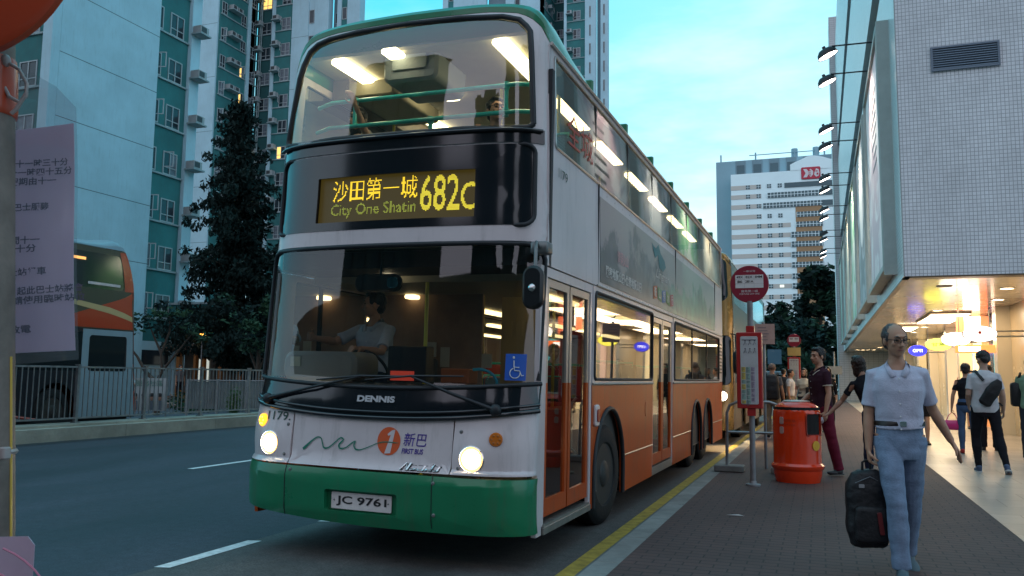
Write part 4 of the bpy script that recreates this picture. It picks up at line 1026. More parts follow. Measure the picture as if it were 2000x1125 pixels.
fit_text('品', 21.9-17+.0,2.35,22.2-17,2.62, mat('bronze_letter',(.08,.06,.04),.5), lambda a,z,d=0.: Vector((4.49-1.5,a,z)), mall)
# ventilation louvre in the front wall
lv = thing('ventilation_louvre', 'grey metal louvre set in the white tiled wall above the walkway', 'louvre', (2.1, 16.99, 7.2))
M_LV = mat('louvre_metal', (.17,.22,.28), .45, .5)
b = MB(); b.box(0,-.03,0,1.14,.0,.035); b.box(0,-.03,.435,1.14,.0,.47); b.box(0,-.03,.035,.035,.0,.435); b.box(1.105,-.03,.035,1.14,.0,.435); b.build('frame', M_LV, lv)
b = MB(); b.box(.035,-.006,.035,1.105,.0,.435); b.build('backing', M_GROOVE, lv)
b = MB()
for k in range(9):
    z = .04+k*.044; b._add([(.035,-.028,z),(1.105,-.028,z),(1.105,-.008,z+.034),(.035,-.008,z+.034)], [(0,1,2,3)])
tag(b.build('slats', M_LV, lv))
# billboards on the street wall
bills = [((.72,.66,.66),(.50,.36,.40),'pale pink'),((.36,.37,.40),(.08,.09,.09),'dark grey with a white oval'),((.16,.42,.18),(.55,.60,.5),'bright green'),((.55,.52,.40),(.35,.3,.2),'cream'),((.40,.42,.36),(.12,.2,.14),'grey green'),((.34,.46,.36),(.1,.25,.16),'far green')]
M_BF = mat('billboard_frame', (.42,.47,.45), .6, .1, var=.1)
def poster_mat(name, c1, c2):
    m = bpy.data.materials.new(name); m.use_nodes = True; t = m.node_tree; bs = t.nodes['Principled BSDF']; bs.inputs['Roughness'].default_value = .4; bs.inputs['Specular IOR Level'].default_value = .5
    tc = t.nodes.new('ShaderNodeTexCoord'); mp = t.nodes.new('ShaderNodeMapping'); mp.inputs['Scale'].default_value = (1,.45,.5); n = t.nodes.new('ShaderNodeTexNoise'); n.inputs['Scale'].default_value = 1.2; n.inputs['Detail'].default_value = 3; n.inputs['Distortion'].default_value = 1.4
    cr = t.nodes.new('ShaderNodeValToRGB'); cr.color_ramp.elements[0].position = .46; cr.color_ramp.elements[1].position = .56; cr.color_ramp.elements[0].color = (*c1,1); cr.color_ramp.elements[1].color = (*c2,1)
    t.links.new(tc.outputs['Object'], mp.inputs[0]); t.links.new(mp.outputs[0], n.inputs[0]); t.links.new(n.outputs['Fac'], cr.inputs[0]); t.links.new(cr.outputs[0], bs.inputs['Base Color']); return m
ordn = ['nearest','second','third','fourth','fifth','farthest']
for k, (c1, c2, d) in enumerate(bills):
    y0 = 18.4+k*6.55; y1 = y0+5.3
    t = thing('billboard', f'{d} billboard, {ordn[k]} on the mall street wall', 'billboard', (1.5, y0, 3.65), 0, 'billboards along the mall street wall')
    b = MB(); L_ = y1-y0; b.box(-.25,0,0,-.001,.10,5.15); b.box(-.25,L_-.1,0,-.001,L_,5.15); b.box(-.25,.1,0,-.001,L_-.1,.12); b.box(-.25,.1,5.03,-.001,L_-.1,5.15); b.build('frame', M_BF, t)
    b = MB(); b.box(-.19,.1,.12,-.16,L_-.1,5.03); p = b.build('poster', poster_mat('poster_%d'%k, c1, c2), t)
    b = MB(); b.box(-.24,-.12,-.10,.0,-.002,5.2); b.build('side_fin', M_BF, t)
    if k == 1:
        b = MB(); b.lathe([(1.0,0),(1.0,.004),(.98,.006),(.001,.006)], (-.192,2.6,3.2), 40, Matrix.Diagonal((1,1.0,1.35)) @ Matrix.Rotation(R(-90),3,'Y')); b.build('white_oval', mat('poster_white',(.62,.62,.6),.3), p)
    if k == 0:
        b = MB()
        for q in range(7): b.box(-.196,1.6,4.3-q*.27,-.1905,1.6+1.1+.6*((q*37)%5)/5,4.38-q*.27)
        b.build('print_lines', mat('poster_ink',(.06,.05,.06),.4), p)
# floodlights on arms above the boards
M_LB = mat('lamp_body', (.02,.02,.024), .5)
E_FL = emis('floodlight_glass', (1.0,.86,.80), 9.0)
fy = [20.1,22.0,26.4,28.4,32.9,35.0,39.2,41.2,45.6,47.6,52.0,54.0]
fl_lab = ['nearest the camera','second along the wall','third along the wall','fourth along the wall','fifth along the wall','sixth along the wall','seventh along the wall','eighth along the wall','ninth along the wall, unlit','tenth along the wall','eleventh along the wall','farthest along the wall']
for k, y in enumerate(fy):
    t = thing('floodlight', 'small floodlight on a long arm over the billboards, '+fl_lab[k], 'floodlight', (1.5, y, 9.1), 0, 'floodlights over the mall billboards')
    b = MB(); b.tube([(0,0,0),(-1.06,0,.02)], .019, 8); b.tube([(-1.0,0,.02),(-1.02,.05,-.12)], .022, 8); b.build('arm', M_LB, t, 50)
    T = Matrix.Translation((-1.16,0,-.16)) @ Matrix.Rotation(R(-24),4,'Y')
    b = MB(); b.lathe([(.05,.14),(.12,.12),(.17,.05),(.19,-.05),(.185,-.05),(.12,.09)], T.to_translation(), 20, T.to_3x3() @ Matrix.Diagonal((1.25,.95,1)), caps=False); b.lathe([(.04,.13),(.04,.20),(.001,.20)], T.to_translation(), 12, T.to_3x3()); b.build('lamp_housing', M_LB, t, 50)
    b = MB(); b.lathe([(.175,-.035),(.001,-.06)], T.to_translation(), 20, T.to_3x3() @ Matrix.Diagonal((1.25,.95,1)), caps=False)
    b.build('lamp', E_FL if k != 8 else mat('unlit_lamp',(.15,.16,.17),.2), t, 50)
    if k % 2 == 0 and k < 8:
        ld = bpy.data.lights.new('flood','SPOT'); ld.energy = 480; ld.spot_size = R(110); ld.spot_blend = .8; ld.color = (1,.88,.72); ld.shadow_soft_size = .15
        lo = bpy.data.objects.new('flood', ld); COL.objects.link(lo); lo.parent = t; lo.location = (-1.05,1.0,-.25); lo.rotation_euler = (0, R(-24), 0)
# small plant growing from the wall top and a downpipe
pl = MB()
random.seed(3)
for k in range(420):
    c = Vector((random.gauss(0,.55),random.gauss(0,.6),random.gauss(0,.45))); a = Vector((random.uniform(-1,1),random.uniform(-1,1),random.uniform(-1,1))).normalized()*.10; e = a.orthogonal().normalized()*.05
    pl.quad(c-a, c+e, c+a, c-e)
M_LEAF = mat('leaf_green', (.030,.062,.030), .6, var=.4, vscale=1.2)
M_BARK = mat('bark', (.06,.045,.035), .9, var=.3, vscale=5, bump=.4, bscale=10)
t = thing('wall_plant', 'small leafy plant rooted in the wall high on the mall, against the sky', 'plant', (1.15, 42.5, 22.3))
pl.build('leaves', M_LEAF, t); b = MB(); b.tube([(.4,0,-.5),(.1,0,-.1),(-.2,.1,.3)],[.05,.04,.01],6); b.build('stem', M_BARK, t)
# downlights in the soffit and the warm light they give
dl = [(3.61,19.4),(2.38,18.7),(3.0,25.),(3.9,22.0),(3.47,32.6),(3.46,36.0),(3.3,47.2),(3.2,52),(3.3,42),(2.2,56),(2.5,56),(2.8,56),(3.1,56)]
E_DL = emis('downlight_glass', (1.0,.80,.52), 12.)
dln = ['beside the wall at the frame edge','nearest the wall corner']
for i,(x, y) in enumerate(dl):
    t = thing('downlight', 'round warm ceiling downlight, '+('at the right frame edge','unlit, nearest the wall corner','just behind the frame-edge one','beside the glare panel','beyond the farther glare panel','left of the yellow oval sign','far down the walkway','second from the far row','midway down the walkway','leftmost of the far row of four','second of the far row of four','third of the far row of four','rightmost of the far row of four')[i], 'downlight', (x,y,3.334), 0, 'downlights in the walkway ceiling')
    b = MB(); b.lathe([(.15,.0),(.15,-.012),(.125,-.014),(.125,.0)], n=24, caps=False); b.build('trim_ring', mat('trim_white',(.6,.55,.45),.4), t)
    b = MB(); b.lathe([(.125,-.004),(.001,-.004)], n=24, caps=False); b.build('lamp', E_DL if i != 1 else mat('dim_lamp',(.5,.42,.3),.4), t)
def area(x,y,z,e,sx,sy,col=(1,.72,.42),rot=(0,0,0)):
    ld = bpy.data.lights.new('walkway_light','AREA'); ld.energy = e; ld.shape = 'RECTANGLE'; ld.size = sx; ld.size_y = sy; ld.color = col
    lo = bpy.data.objects.new('walkway_light', ld); COL.objects.link(lo); lo.location = (x,y,z); lo.rotation_euler = rot; lo.parent = None; return lo
for (y,e) in ((19.5,60),(24.5,95),(30,110),(36,110),(43,110),(51,110)): area(3.1,y,3.28,e,1.6,3.2)
# glowing panels added for the white glare on the ceiling
for (x0,y0,x1,y1) in ((2.9,25.6,3.9,29.6),(2.5,31.5,3.2,34.)):
    t = thing('ceiling_glare_panel', 'glowing panel added for the glare under the walkway ceiling' + (' above the round white signs' if y0<30 else ', farther and smaller'), 'glare panel', ((x0+x1)/2,(y0+y1)/2,3.27))
    hx, hy = (x1-x0)/2,(y1-y0)/2
    b = MB(); b.box(-hx,-hy,.0,hx,hy,.062); b.build('case', mat('trim_white',(.6,.55,.45),.4), t)
    b = MB(); b.box(-hx+.04,-hy+.04,-.01,hx-.04,hy-.04,-.002); b.build('glare_face', emis('glare_panel_glow',(1.,.88,.66),6.), t)
# oval hanging signs
def oval(x, y, z, w, h, m, label, txt=None, tm=None, arm=True, dot=False):
    t = thing('hanging_sign', label, 'shop sign', (x,y,z), 0, 'oval signs hanging over the walkway')
    T = Matrix.Rotation(R(90),3,'X') @ Matrix.Diagonal((w/2,h/2,1))
    b = MB(); b.lathe([(1.0,-.05),(1.04,-.05),(1.04,.05),(1.0,.05)], (0,0,0), 40, T, caps=False); b.build('rim', mat('sign_rim',(.25,.22,.2),.4), t)
    b = MB(); b.lathe([(1.0,-.045),(1.0,.045),(.97,.052),(.001,.052)], (0,0,0), 40, T); b.build('face', m, t)
    b = MB(); b.tube([(w/2,0,.06),(4.5-x,0,.06)], .018, 8); b.tube([(w/2,0,-.06),(4.5-x,0,-.06)], .018, 8); b.build('bracket', M_GALV, t)
    if txt: fit_text(txt, -w*.26,-h*.14,w*.26,h*.14, tm, lambda a,z_,d=0.: Vector((a,-.056,z_)), t, bold=.03)
    if dot:
        b = MB(); b.lathe([(.04,-.0),(.04,.002),(.001,.002)], (0,-.055,.03), 16, Matrix.Rotation(R(90),3,'X')); b.build('emblem', mat('emblem_red',(.4,.03,.03),.4), t)
oval(3.49,22.0,2.54,.70,.36, emis('sign_white_glow',(1.,.93,.84),2.6), 'glowing white oval sign with a small red emblem, nearest over the walkway', dot=True)
oval(3.48,25.6,2.58,.72,.37, emis('sign_white_glow2',(1.,.96,.90),2.6), 'plain glowing white oval sign, second over the walkway')
oval(3.44,28.9,2.57,.74,.38, emis('sign_yellow_glow',(.86,.86,.10),1.3), 'glowing yellow oval sign with green characters, third over the walkway', '甘草', mat('sign_green',(.10,.22,.03),.5))
oval(3.36,34.0,2.55,.62,.40, emis('sign_blue_glow',(.02,.03,.75),1.1), 'glowing blue oval sign with white letters, farthest over the walkway', 'OPTI', emis('sign_text_white',(.9,.9,1.),1.4))
t = thing('hanging_sign', 'rectangular red and white lit sign hanging below the nearest white oval', 'shop sign', (3.72,24.2,2.27))
b = MB(); b.rbox(-.45,-.05,-.10,.45,.05,.10,.02); b.build('face', emis('sign_red_glow',(1.,.22,.06),1.2), t)
b = MB(); b.box(-.38,-.056,-.06,.12,-.051,.06); b.build('white_panel', emis('sign_white_glow',(1.,.93,.84),2.6), t)
b = MB(); b.tube([(-.35,0,.1),(-.35,0,1.05)],.012,6); b.tube([(.35,0,.1),(.35,0,1.05)],.012,6); b.build('hanger', M_GALV, t)
t = thing('shop_banner', 'red and white vertical lit shop banner above the oval signs', 'shop sign', (4.0,26.3,2.9))
b = MB(); b.rbox(-.40,-.04,-.35,.40,.04,.35,.02); b.build('face', emis('banner_red_glow',(1.,.20,.08),1.3), t)
b = MB(); b.box(-.20,-.046,-.34,.20,-.041,.34); b.build('white_panel', emis('sign_white_glow',(1.,.93,.84),2.6), t)
b = MB(); b.tube([(.4,0,.2),(.55,0,.2)],.015,6); b.build('bracket', M_GALV, t)
# ================================================================== TOWERS
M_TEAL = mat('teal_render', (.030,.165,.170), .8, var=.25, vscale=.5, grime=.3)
M_TEAL_SHADE = mat('teal_render_shade', (.018,.09,.095), .85, var=.22, vscale=.5)  # the teal render darkened for the shade inside the recesses
M_TWH = mat('tower_white', (.38,.58,.66), .85, var=.12, vscale=.35, bump=.1, bscale=20, grime=.22)
M_TGR = mat('tower_grey', (.16,.24,.28), .85, var=.1, vscale=.4)
M_LEDGE = mat('ledge_concrete', (.27,.36,.38), .85, var=.25, vscale=1.5)
M_WFR = mat('window_frame', (.34,.40,.42), .5)
M_PANE = mat('window_pane', (.022,.035,.045), .12, var=.5, vscale=.7)
M_PANE2 = mat('window_curtain', (.12,.15,.18), .35, var=.4, vscale=3.)
E_PANE = emis('lit_window', (1.0,.62,.16), .9)
M_AC = mat('aircon_case', (.28,.32,.33), .6, var=.2, vscale=2)
M_ACD = mat('aircon_grille', (.04,.05,.055), .6)
_wm = {}
def window_mesh(w, h, lit=0, open_=0):
    key = ('w',round(w,2),round(h,2),lit,open_)
    if key in _wm: return _wm[key]
    b = MB(); f = .06
    b.cur = 0; b.box(-w/2,-.05,0,-w/2+f,.02,h); b.box(w/2-f,-.05,0,w/2,.02,h); b.box(-w/2+f,-.05,0,w/2-f,.02,f); b.box(-w/2+f,-.05,h-f,w/2-f,.02,h)
    if w > .7: b.box(-.03,-.045,f,.03,.02,h-f); b.box(-w/2+f,-.045,h*.30,-.03,.02,h*.30+.05); b.box(.03,-.045,h*.30,w/2-f,.02,h*.30+.05)
    b.cur = 1; b.box(-w/2+f,-.01,f,0 if w>.7 else w/2-f,.015,h-f)
    b.cur = 2; 
    if w > .7: b.box(0,-.008,f,w/2-f,.0155,h-f)
    if open_:
        b.cur = 0; T = Matrix.Translation((-w/2+f,-.05,.4)) @ Matrix.Rotation(R(-70),4,'Z'); b.box(0,-.02,0,.55,.02,.05,T); b.box(0,-.02,h-.5,.55,.02,h-.45,T); b.box(0.5,-.02,.05,.55,.02,h-.5,T)
    me = b.mesh('window', [M_WFR, E_PANE if lit else (M_PANE if open_ != 2 else M_PANE2), E_PANE if lit==2 else (M_PANE2 if open_ else M_PANE)])
    _wm[key] = me; return me
def ac_mesh():
    if 'ac' in _wm: return _wm['ac']
    b = MB(); b.cur = 0; b.rbox(-.36,-.62,.12,.36,-.02,.56,.03,axis='z'); b.cur = 2; b.box(-.48,-.72,0,.48,0,.09)
    b.cur = 1; b.box(-.30,-.632,.18,.14,-.621,.50); b.cur = 0
    me = b.mesh('ac', [M_AC, M_ACD, M_LEDGE]); _wm['ac'] = me; return me
class Tower:
    def __init__(s, name, label, cat, org):
        s.t = thing(name, label, cat, (org[0], org[1], 0)); s.o = Vector((org[0], org[1], 0)); s.nw = 0; s.rest = MB()
    def seg(s, p0, p1, z0, z1, m, ledges=None, lm=None, cols=(), floors=(), name='wall', th=.5, joints=None, ledp=.10):
        """wall from p0 to p1 as seen from outside, left to right; cols: (distance from p0, kind, w, h, dz)"""
        p0 = Vector((*p0,0)); p1 = Vector((*p1,0)); d = (p1-p0); L = d.length; d.normalize(); n = Vector((d.y,-d.x,0))  # outward
        T = Matrix.Translation(p0 - s.o) @ Matrix(((d.x,-n.x,0,0),(d.y,-n.y,0,0),(0,0,1,0),(0,0,0,1)))
        b = MB(); b.box(0,0,z0,L,th,z1,T); w = b.build(name, m, s.t)
        if ledges:
            b = MB()
            for z in ledges: b.box(.0,-ledp,z-.10,L,-.002,z,T)
            b.build('ledge', lm or M_LEDGE, s.t)
        if joints:
            b = MB()
            for z in joints: b.box(.0,-.004,z-.03,L,-.001,z,T)
            b.build('joint', mat('joint_dark',(.06,.08,.09),.8), s.t)
        for z in floors:
            for c in cols:
                dist, kind, ww, hh, dz = c[:5]
                if kind == 'win':
                    r = random.random(); lit = 0; op = (1 if r < .2 else 2 if r < .5 else 0)
                    if len(c) > 5 and random.random() < c[5]: lit = random.choice((1,2))
                    me = window_mesh(ww, hh, lit, op)
                    nm = 'window'
                elif kind == 'ac': me = ac_mesh(); nm = 'air_conditioner'
                elif kind == 'slit': 
                    me = window_mesh(ww, hh, 0, 0); nm = 'window'
                lim = 95
                key = nm
                s.cnt = getattr(s, 'cnt', {}); s.cnt[nm] = s.cnt.get(nm, 0)+1
                if s.cnt[nm] <= lim:
                    o = link(nm, me, s.t); o.matrix_local = T @ Matrix.Translation((dist, 0, z+dz))
                else:
                    s.extra = getattr(s, 'extra', {}); s.extra.setdefault(nm, []).append((me, T @ Matrix.Translation((dist,0,z+dz))))
        return T
    def done(s):
        for nm, lst in getattr(s, 'extra', {}).items():
            bm = bmesh.new(); 
            for me, T in lst:
                m2 = me.copy(); m2.transform(T); bm.from_mesh(m2); bpy.data.meshes.remove(m2)
            out = bpy.data.meshes.new('rest'); bm.to_mesh(out); bm.free()
            for m in lst[0][0].materials: out.materials.append(m)
            o = link(nm, out, s.t); o['kind'] = 'stuff'
def fl(z0, pitch, lo, hi):
    out = []; z = z0
    while z > lo: z -= pitch
    z += pitch
    while z < hi: out.append(z); z += pitch
    return out
random.seed(11)
# ---- Tower A, nearest, left
A = Tower('apartment_tower', 'nearest pale blue and teal apartment tower with a tall blank white side wall, far left', 'apartment tower', (-35.0, 29.3))
FA = fl(21.15, 2.77, 3.0, 34)
A.seg((-35,29.952),(-35,36.45), 0, 36, M_TWH, joints=fl(14.0,3.27,4,36), name='side_wall')
A.seg((-35.25,36.47),(-35.25,39.0), 3.2, 36, M_TEAL, ledges=FA, floors=FA, cols=((.22,'win',.42,1.35,.05),(1.55,'win',1.1,1.35,.0,.06)))
A.seg((-35.0,39.0),(-35.0,39.78), 0, 36, M_TWH, floors=FA, cols=((.40,'ac',.7,.5,.55),), name='pier', th=.7)
A.seg((-46,29.95),(-35.52,29.95), 0, 36, M_TEAL, ledges=FA, floors=FA, cols=((2.2,'win',1.2,1.35,0),(6.4,'win',1.2,1.35,0),(9.0,'win',1.2,1.35,.0)))
A.seg((-35.6,29.45),(-35.0,29.45), 0, 36, M_TWH, th=.49, name='pier')
A.seg((-35.72,39.80),(-46,39.80), 0, 36, M_TEAL)
A.seg((-35.25,36.47),(-35.25,39.0), 0, 3.2, M_TWH, name='base_wall')
b = MB(); b.box(-11,.5,35.9,0,10.4,36.2); b.build('roof', M_TGR, A.t)
b = MB(); b.box(-.232,7.3,1.9,-.20,9.4,2.7); b.build('ground_window', M_PANE, A.t)
b = MB(); b.box(.002,4.2,.9,.04,6.2,1.5); b.box(.002,4.9,2.1,.04,6.4,2.6); b.build('ground_window', M_PANE, A.t)
A.done()
# ---- Tower B
B = Tower('apartment_tower', 'second teal and white apartment tower with air-conditioners, rising behind the dark conifer', 'apartment tower', (-56.0, 66.6))
FB = fl(32.39, 2.82, 1.0, 47)
B.seg((-60.5,66.6),(-56.6,66.6), 0, 50, M_TWH, joints=fl(20,2.82*2,3,50), th=5.9, name='end_wall')
B.seg((-56.43,66.8),(-56.43,71.0), 0, 50, M_TEAL, ledges=FB, floors=FB, cols=((.55,'win',.8,1.3,.05,.03),(1.5,'ac',.7,.5,.75),(2.4,'ac',.7,.5,.75),(3.6,'win',.8,1.3,-.1,.18)))
B.seg((-56.3,71.0),(-56.3,71.5), 0, 50, M_TWH, name='pier')
B.seg((-56.6,71.5),(-56.6,72.9), 0, 50, M_TEAL_SHADE, ledges=FB, floors=FB, cols=((.7,'win',.8,1.2,.0,.08),))
B.seg((-56.6,73.0),(-54.4,73.0), 0, 50, M_TEAL_SHADE, ledges=FB, floors=FB, cols=((1.2,'win',1.2,1.3,.0,.16),(.4,'ac',.7,.5,.9)))
B.seg((-54.42,72.5),(-54.0,72.5), 0, 50, M_TWH, th=.8, name='pier')
B.seg((-54.0,72.6),(-51.8,72.6), 0, 50, M_TEAL, ledges=FB, floors=FB, cols=((.35,'ac',.7,.5,1.0),(1.35,'win',1.1,1.35,.0,.06)))
B.seg((-51.8,72.4),(-49.75,72.4), 0, 50, M_TWH, th=.8, joints=fl(20,2.82*2,3,50), name='end_wall')
B.seg((-49.75,72.5),(-49.0,72.5), 0, 50, M_TWH, floors=FB, cols=((.36,'slit',.62,1.5,.2),), name='end_wall')
B.seg((-49.0,72.4),(-47.3,72.4), 0, 50, M_TWH, th=.8, name='end_wall')
B.seg((-47.3,73.4),(-46.4,73.4), 0, 50, M_TGR, floors=FB, cols=((.45,'slit',.5,1.2,.2),), name='recess_wall')
B.seg((-46.4,72.6),(-45.9,72.6), 0, 50, M_TWH, th=1., name='end_wall')
B.seg((-45.9,72.7),(-45.2,72.7), 0, 50, M_TEAL, floors=FB, cols=((.35,'slit',.55,1.3,.2),))
B.seg((-45.2,72.6),(-43.7,72.6), 0, 50, M_TWH, th=1., name='end_wall')
for x in (-56.05,-55.85): 
    b = MB(); b.tube([(x+56.0,72.7-66.6,0),(x+56.0,72.7-66.6,50)], .05, 6); b.build('drain_pipe', M_LEDGE, B.t)
b = MB(); b.box(-4.5,0,49.9,12.2,9,50.3); b.build('roof', M_TGR, B.t)
B.done()
# ---- Tower C
C_ = Tower('apartment_tower', 'third apartment tower, white with teal bays, standing behind the bus roof', 'apartment tower', (-40.0, 112.0))
FC = fl(49.87, 2.78, 28, 64)
C_.seg((-52.9,112),(-52.0,112),0,66,M_TWH, name='end_wall')
C_.seg((-52.0,112.1),(-51.1,112.1),0,66,M_TEAL, floors=FC, cols=((.45,'slit',.7,1.5,.2),), name='wall')
C_.seg((-51.1,112),(-47.9,112),0,66,M_TWH, name='end_wall')
C_.seg((-47.9,112.1),(-46.9,112.1),0,66,M_TWH, floors=FC, cols=((.5,'slit',.8,1.5,.2),), name='end_wall')
C_.seg((-46.9,112),(-45.7,112),0,66,M_TWH, name='end_wall')
C_.seg((-45.7,113),(-42.6,113),0,66,M_TGR, floors=FC, cols=((1.0,'win',1.1,1.4,.2),(2.2,'win',1.1,1.4,.2)), name='recess_wall')
C_.seg((-42.6,112),(-41.2,112),0,66,M_TWH, name='end_wall')
C_.seg((-41.2,112.1),(-40.3,112.1),0,66,M_TEAL, floors=FC, cols=((.45,'slit',.7,1.5,.2),))
C_.seg((-40.3,112),(-36.7,112),0,66,M_TWH, joints=fl(20,5.56,3,66), name='end_wall')
C_.seg((-36.7,112.0),(-36.7,117.5),0,66,M_TEAL, ledges=FC, floors=FC, cols=((1.3,'win',1.1,1.3,0,.03),(2.6,'ac',1,1,.6),(4.0,'win',1.1,1.3,0,.03)))
C_.seg((-36.7,117.5),(-33.9,117.5),0,66,M_TEAL_SHADE, ledges=FC, floors=FC, cols=((.9,'win',1.0,1.3,0,.0),(2.0,'win',1.0,1.3,0,.10)))
C_.seg((-33.6,112.2),(-33.2,112.2),0,66,M_TWH, th=5, name='pier')
C_.seg((-33.2,112.3),(-30.4,112.3),0,66,M_TEAL, ledges=FC, floors=FC, cols=((.5,'ac',1,1,.9),(1.5,'win',1.1,1.4,.1)))
C_.seg((-30.4,112),(-28.8,112),0,66,M_TWH, floors=FC, cols=((.75,'slit',.26,1.7,.1),), name='end_wall')
C_.seg((-28.8,112.8),(-28.1,112.8),0,66,M_TGR, name='recess_wall')
C_.seg((-28.1,112),(-27.0,112),0,66,M_TWH, floors=FC, cols=((.5,'slit',.26,1.7,.1),), name='end_wall')
b = MB(); b.box(-12.9,0.6,65.9,13,12,66.3); b.build('roof', M_TGR, C_.t)
C_.done()
# ---- office block at the end of the street
F = thing('office_block', 'tall white office block with a red logo at the far end of the street', 'building', (-12, 270, 0))
M_FW = mat('office_white', (.72,.90,.93), .7, var=.05, vscale=.1); M_FB = mat('office_blue_grey', (.22,.36,.42), .8, var=.06, vscale=.1)
M_FS = mat('office_beige_stripe', (.50,.50,.46), .8); M_FO = mat('office_brown', (.34,.22,.12), .8, var=.08, vscale=.3)
M_FG = mat('office_glass', (.045,.10,.12), .2)
def fb(b, x0, y0, z0, x1, y1, z1): b.box(x0+12, y0-270, z0, x1+12, y1-270, z1)
b = MB(); fb(b,-30.4,276,0,6,300,72.2); b.build('rear_wall', M_FB, F)
b = MB(); fb(b,-25.2,270,0,7,290,66.3); b.build('front_wall', M_FW, F)
b = MB()
b.poly([(-7.2+12,66.2),(7+12,66.2),(7+12,69.1),(4.5+12,69.2),(2.5+12,70.0),(0+12,70.6),(-2+12,70.5),(-4+12,69.6),(-5.6+12,69.0),(-7.2+12,68.2)], lambda a,z,d: Vector((a,-.01-d if d<0 else 0,z)), 12); b.build('crest', M_FW, F)
b = MB()
fz = [61.9,58.9,55.7,52.4,49.3,46.2,43.2,40.0,36.8,33.3,30.3,27.0,23.6,20.4,17.1,13.8,10.5,7.2]
for z in fz: fb(b,-25.26,269.9,z-.75,-16.0,269.995,z+.65); 
for z in fz[4:]: fb(b,-16.0,269.93,z-.75,-7.4,269.994,z+.65)
b.build('stripes', M_FS, F)
b = MB(); fb(b,-5.9,269.85,2,1.7,269.99,56.2); b.build('brown_panel', M_FO, F)
for i, z in enumerate(fz[1:12]):
    x0 = (-8.8,-4.5,-6.4,-5.9,-5.9,-7.5,-7.5,-7.5,-7.5,-7.5,-7.5)[i]; x0 = (-14.2,-15.6,-5.6,-5.9,-7.4,-7.4,-7.4,-7.4,-7.4,-7.4,-7.4)[i]
    b = MB(); fb(b,x0,269.7,z-.9,(7 if i<2 else 1.9),269.84,z+.75); o = b.build('window_band', M_FG, F)
    b = MB(); 
    n = int((1.9-x0)/1.0)
    for k in range(n+1): fb(b,x0+k*1.0,269.62,z-.9,x0+k*1.0+.14,269.69,z+.75)
    fb(b,x0,269.6,z-.15,1.9,269.61,z+.0)
    b.build('mullions', M_FW, o)
b = MB(); fb(b,-9.0,269.7,61.0,7,269.84,62.5); b.build('window_band', M_FG, F)
wm = MB(); wm.cur=0; wm.box(-.62,-.14,-.62,.62,-.10,.62); wm.cur=1; wm.box(-.62,-.18,-.05,.62,-.145,.05); wm.box(-.05,-.18,-.62,.05,-.145,.62); wm = wm.mesh('w',[M_FG,M_FW])
wl = MB(); wl.cur=0; wl.box(-.62,-.14,-.4,.62,-.10,.4); wl.cur=1; wl.box(-.05,-.18,-.4,.05,-.145,.4); wl = wl.mesh('w',[emis('office_lit',(.8,.85,.75),.7),M_FW])
for i, z in enumerate(fz):
    xs = [-20.0,-16.8,-13.6,-10.4][:4] if i == 0 else ([-20,-16.8] if i < 3 else ([-16.8,-13.6,-10.4] if i > 2 else []))
    for x in xs:
        if i >= 13 and x > -12: pass
        o = link('window', wl if random.random() < .12 else wm, F); o.location = (x+12, -.0, z-.05)
# upper cooling louvres of the rear block
for k in range(6):
    x = -22.6+k*5.2
    if x > 4: break
    b = MB(); fb(b,x-1.6,275.9,66.0,x+1.6,275.99,72.1); o = b.build('louvre_bay', M_TGR, F)
    b = MB(); fb(b,x-1.2,275.8,67.2,x+1.2,275.89,70.6); b.build('louvre', M_FG, o)
b = MB(); 
for x in (-29,-18,-6,3): b.tube([(x+12,8,72),(x+12,8,75)], .25, 6)
b.tube([(-20+12,8,74.2),(0+12,8,74.2)], .15, 6); b.build('roof_rail', M_FB, F)
b = MB(); 
for x in (-6,.5): b.cyl((x+12,9,72.2),(x+12,9,75.5),1.0,n=10)
b.build('roof_tank', M_FB, F)
lg = MB(); fb(lg,-4.3,269.8,62.6,1.5,269.96,66.5)
lg = MB(); lg.rbox(-4.0+12,-.35,63.2,1.6+12,-.05,67.0,.4,axis='y'); lgo = lg.build('logo_panel', mat('logo_red',(.42,.02,.05),.4), F)
b = MB()
G = lambda pts: b.poly([(a+12,z) for a,z in pts], lambda a,z,d: Vector((a,-.40+ (0 if d==0 else .04),z)), .04)
G([(-3.4,66.4),(-2.7,65.1),(-3.4,63.8),(-2.4,63.8),(-1.9,64.5),(-1.2,63.8),(-.5,64.6),(-.5,65.6),(-1.2,66.4),(-1.9,65.7),(-2.4,66.4)])
G([(-.2,64.9),(.35,66.4),(1.1,66.1),(1.3,65.1),(1.1,64.1),(.35,63.8),(-.2,64.4)])
b.build('logo_emblem', M_WHT, lgo)
b = MB()
G([(-2.0,65.9),(-1.2,65.9),(-1.2,65.6),(-2.0,65.6)]); G([(-1.9,65.2),(-1.2,65.2),(-1.2,64.95),(-1.9,64.95)]); G([(-2.0,64.6),(-1.2,64.6),(-1.2,64.3),(-2.0,64.3)]); G([(.2,65.7),(.8,65.7),(.8,65.4),(.2,65.4)]); G([(.5,65.0),(1.0,65.0),(1.0,64.4),(.5,64.4)])
for i, v in enumerate(b.v): b.v[i] = (v[0], v[1]-.06, v[2])
b.build('logo_letter', bpy.data.materials['logo_red'], lgo)

# ---- unseen brown blocks added behind the viewer to darken windscreen reflections
t = thing('reflection_block', 'unseen brown block added behind the viewer to darken the lower windscreen reflections', 'building', (0,-95,0))
b = MB(); b.box(-120,-8,0,120,8,30); b.build('wall', mat('reflection_block_render',(.05,.045,.045),.8,var=.3,vscale=.1), t)
b = MB()
for z in range(4,28,4): b.box(-119,8.01,z,119,8.05,z+1.6)
b.build('window_rows', M_PANE, t)

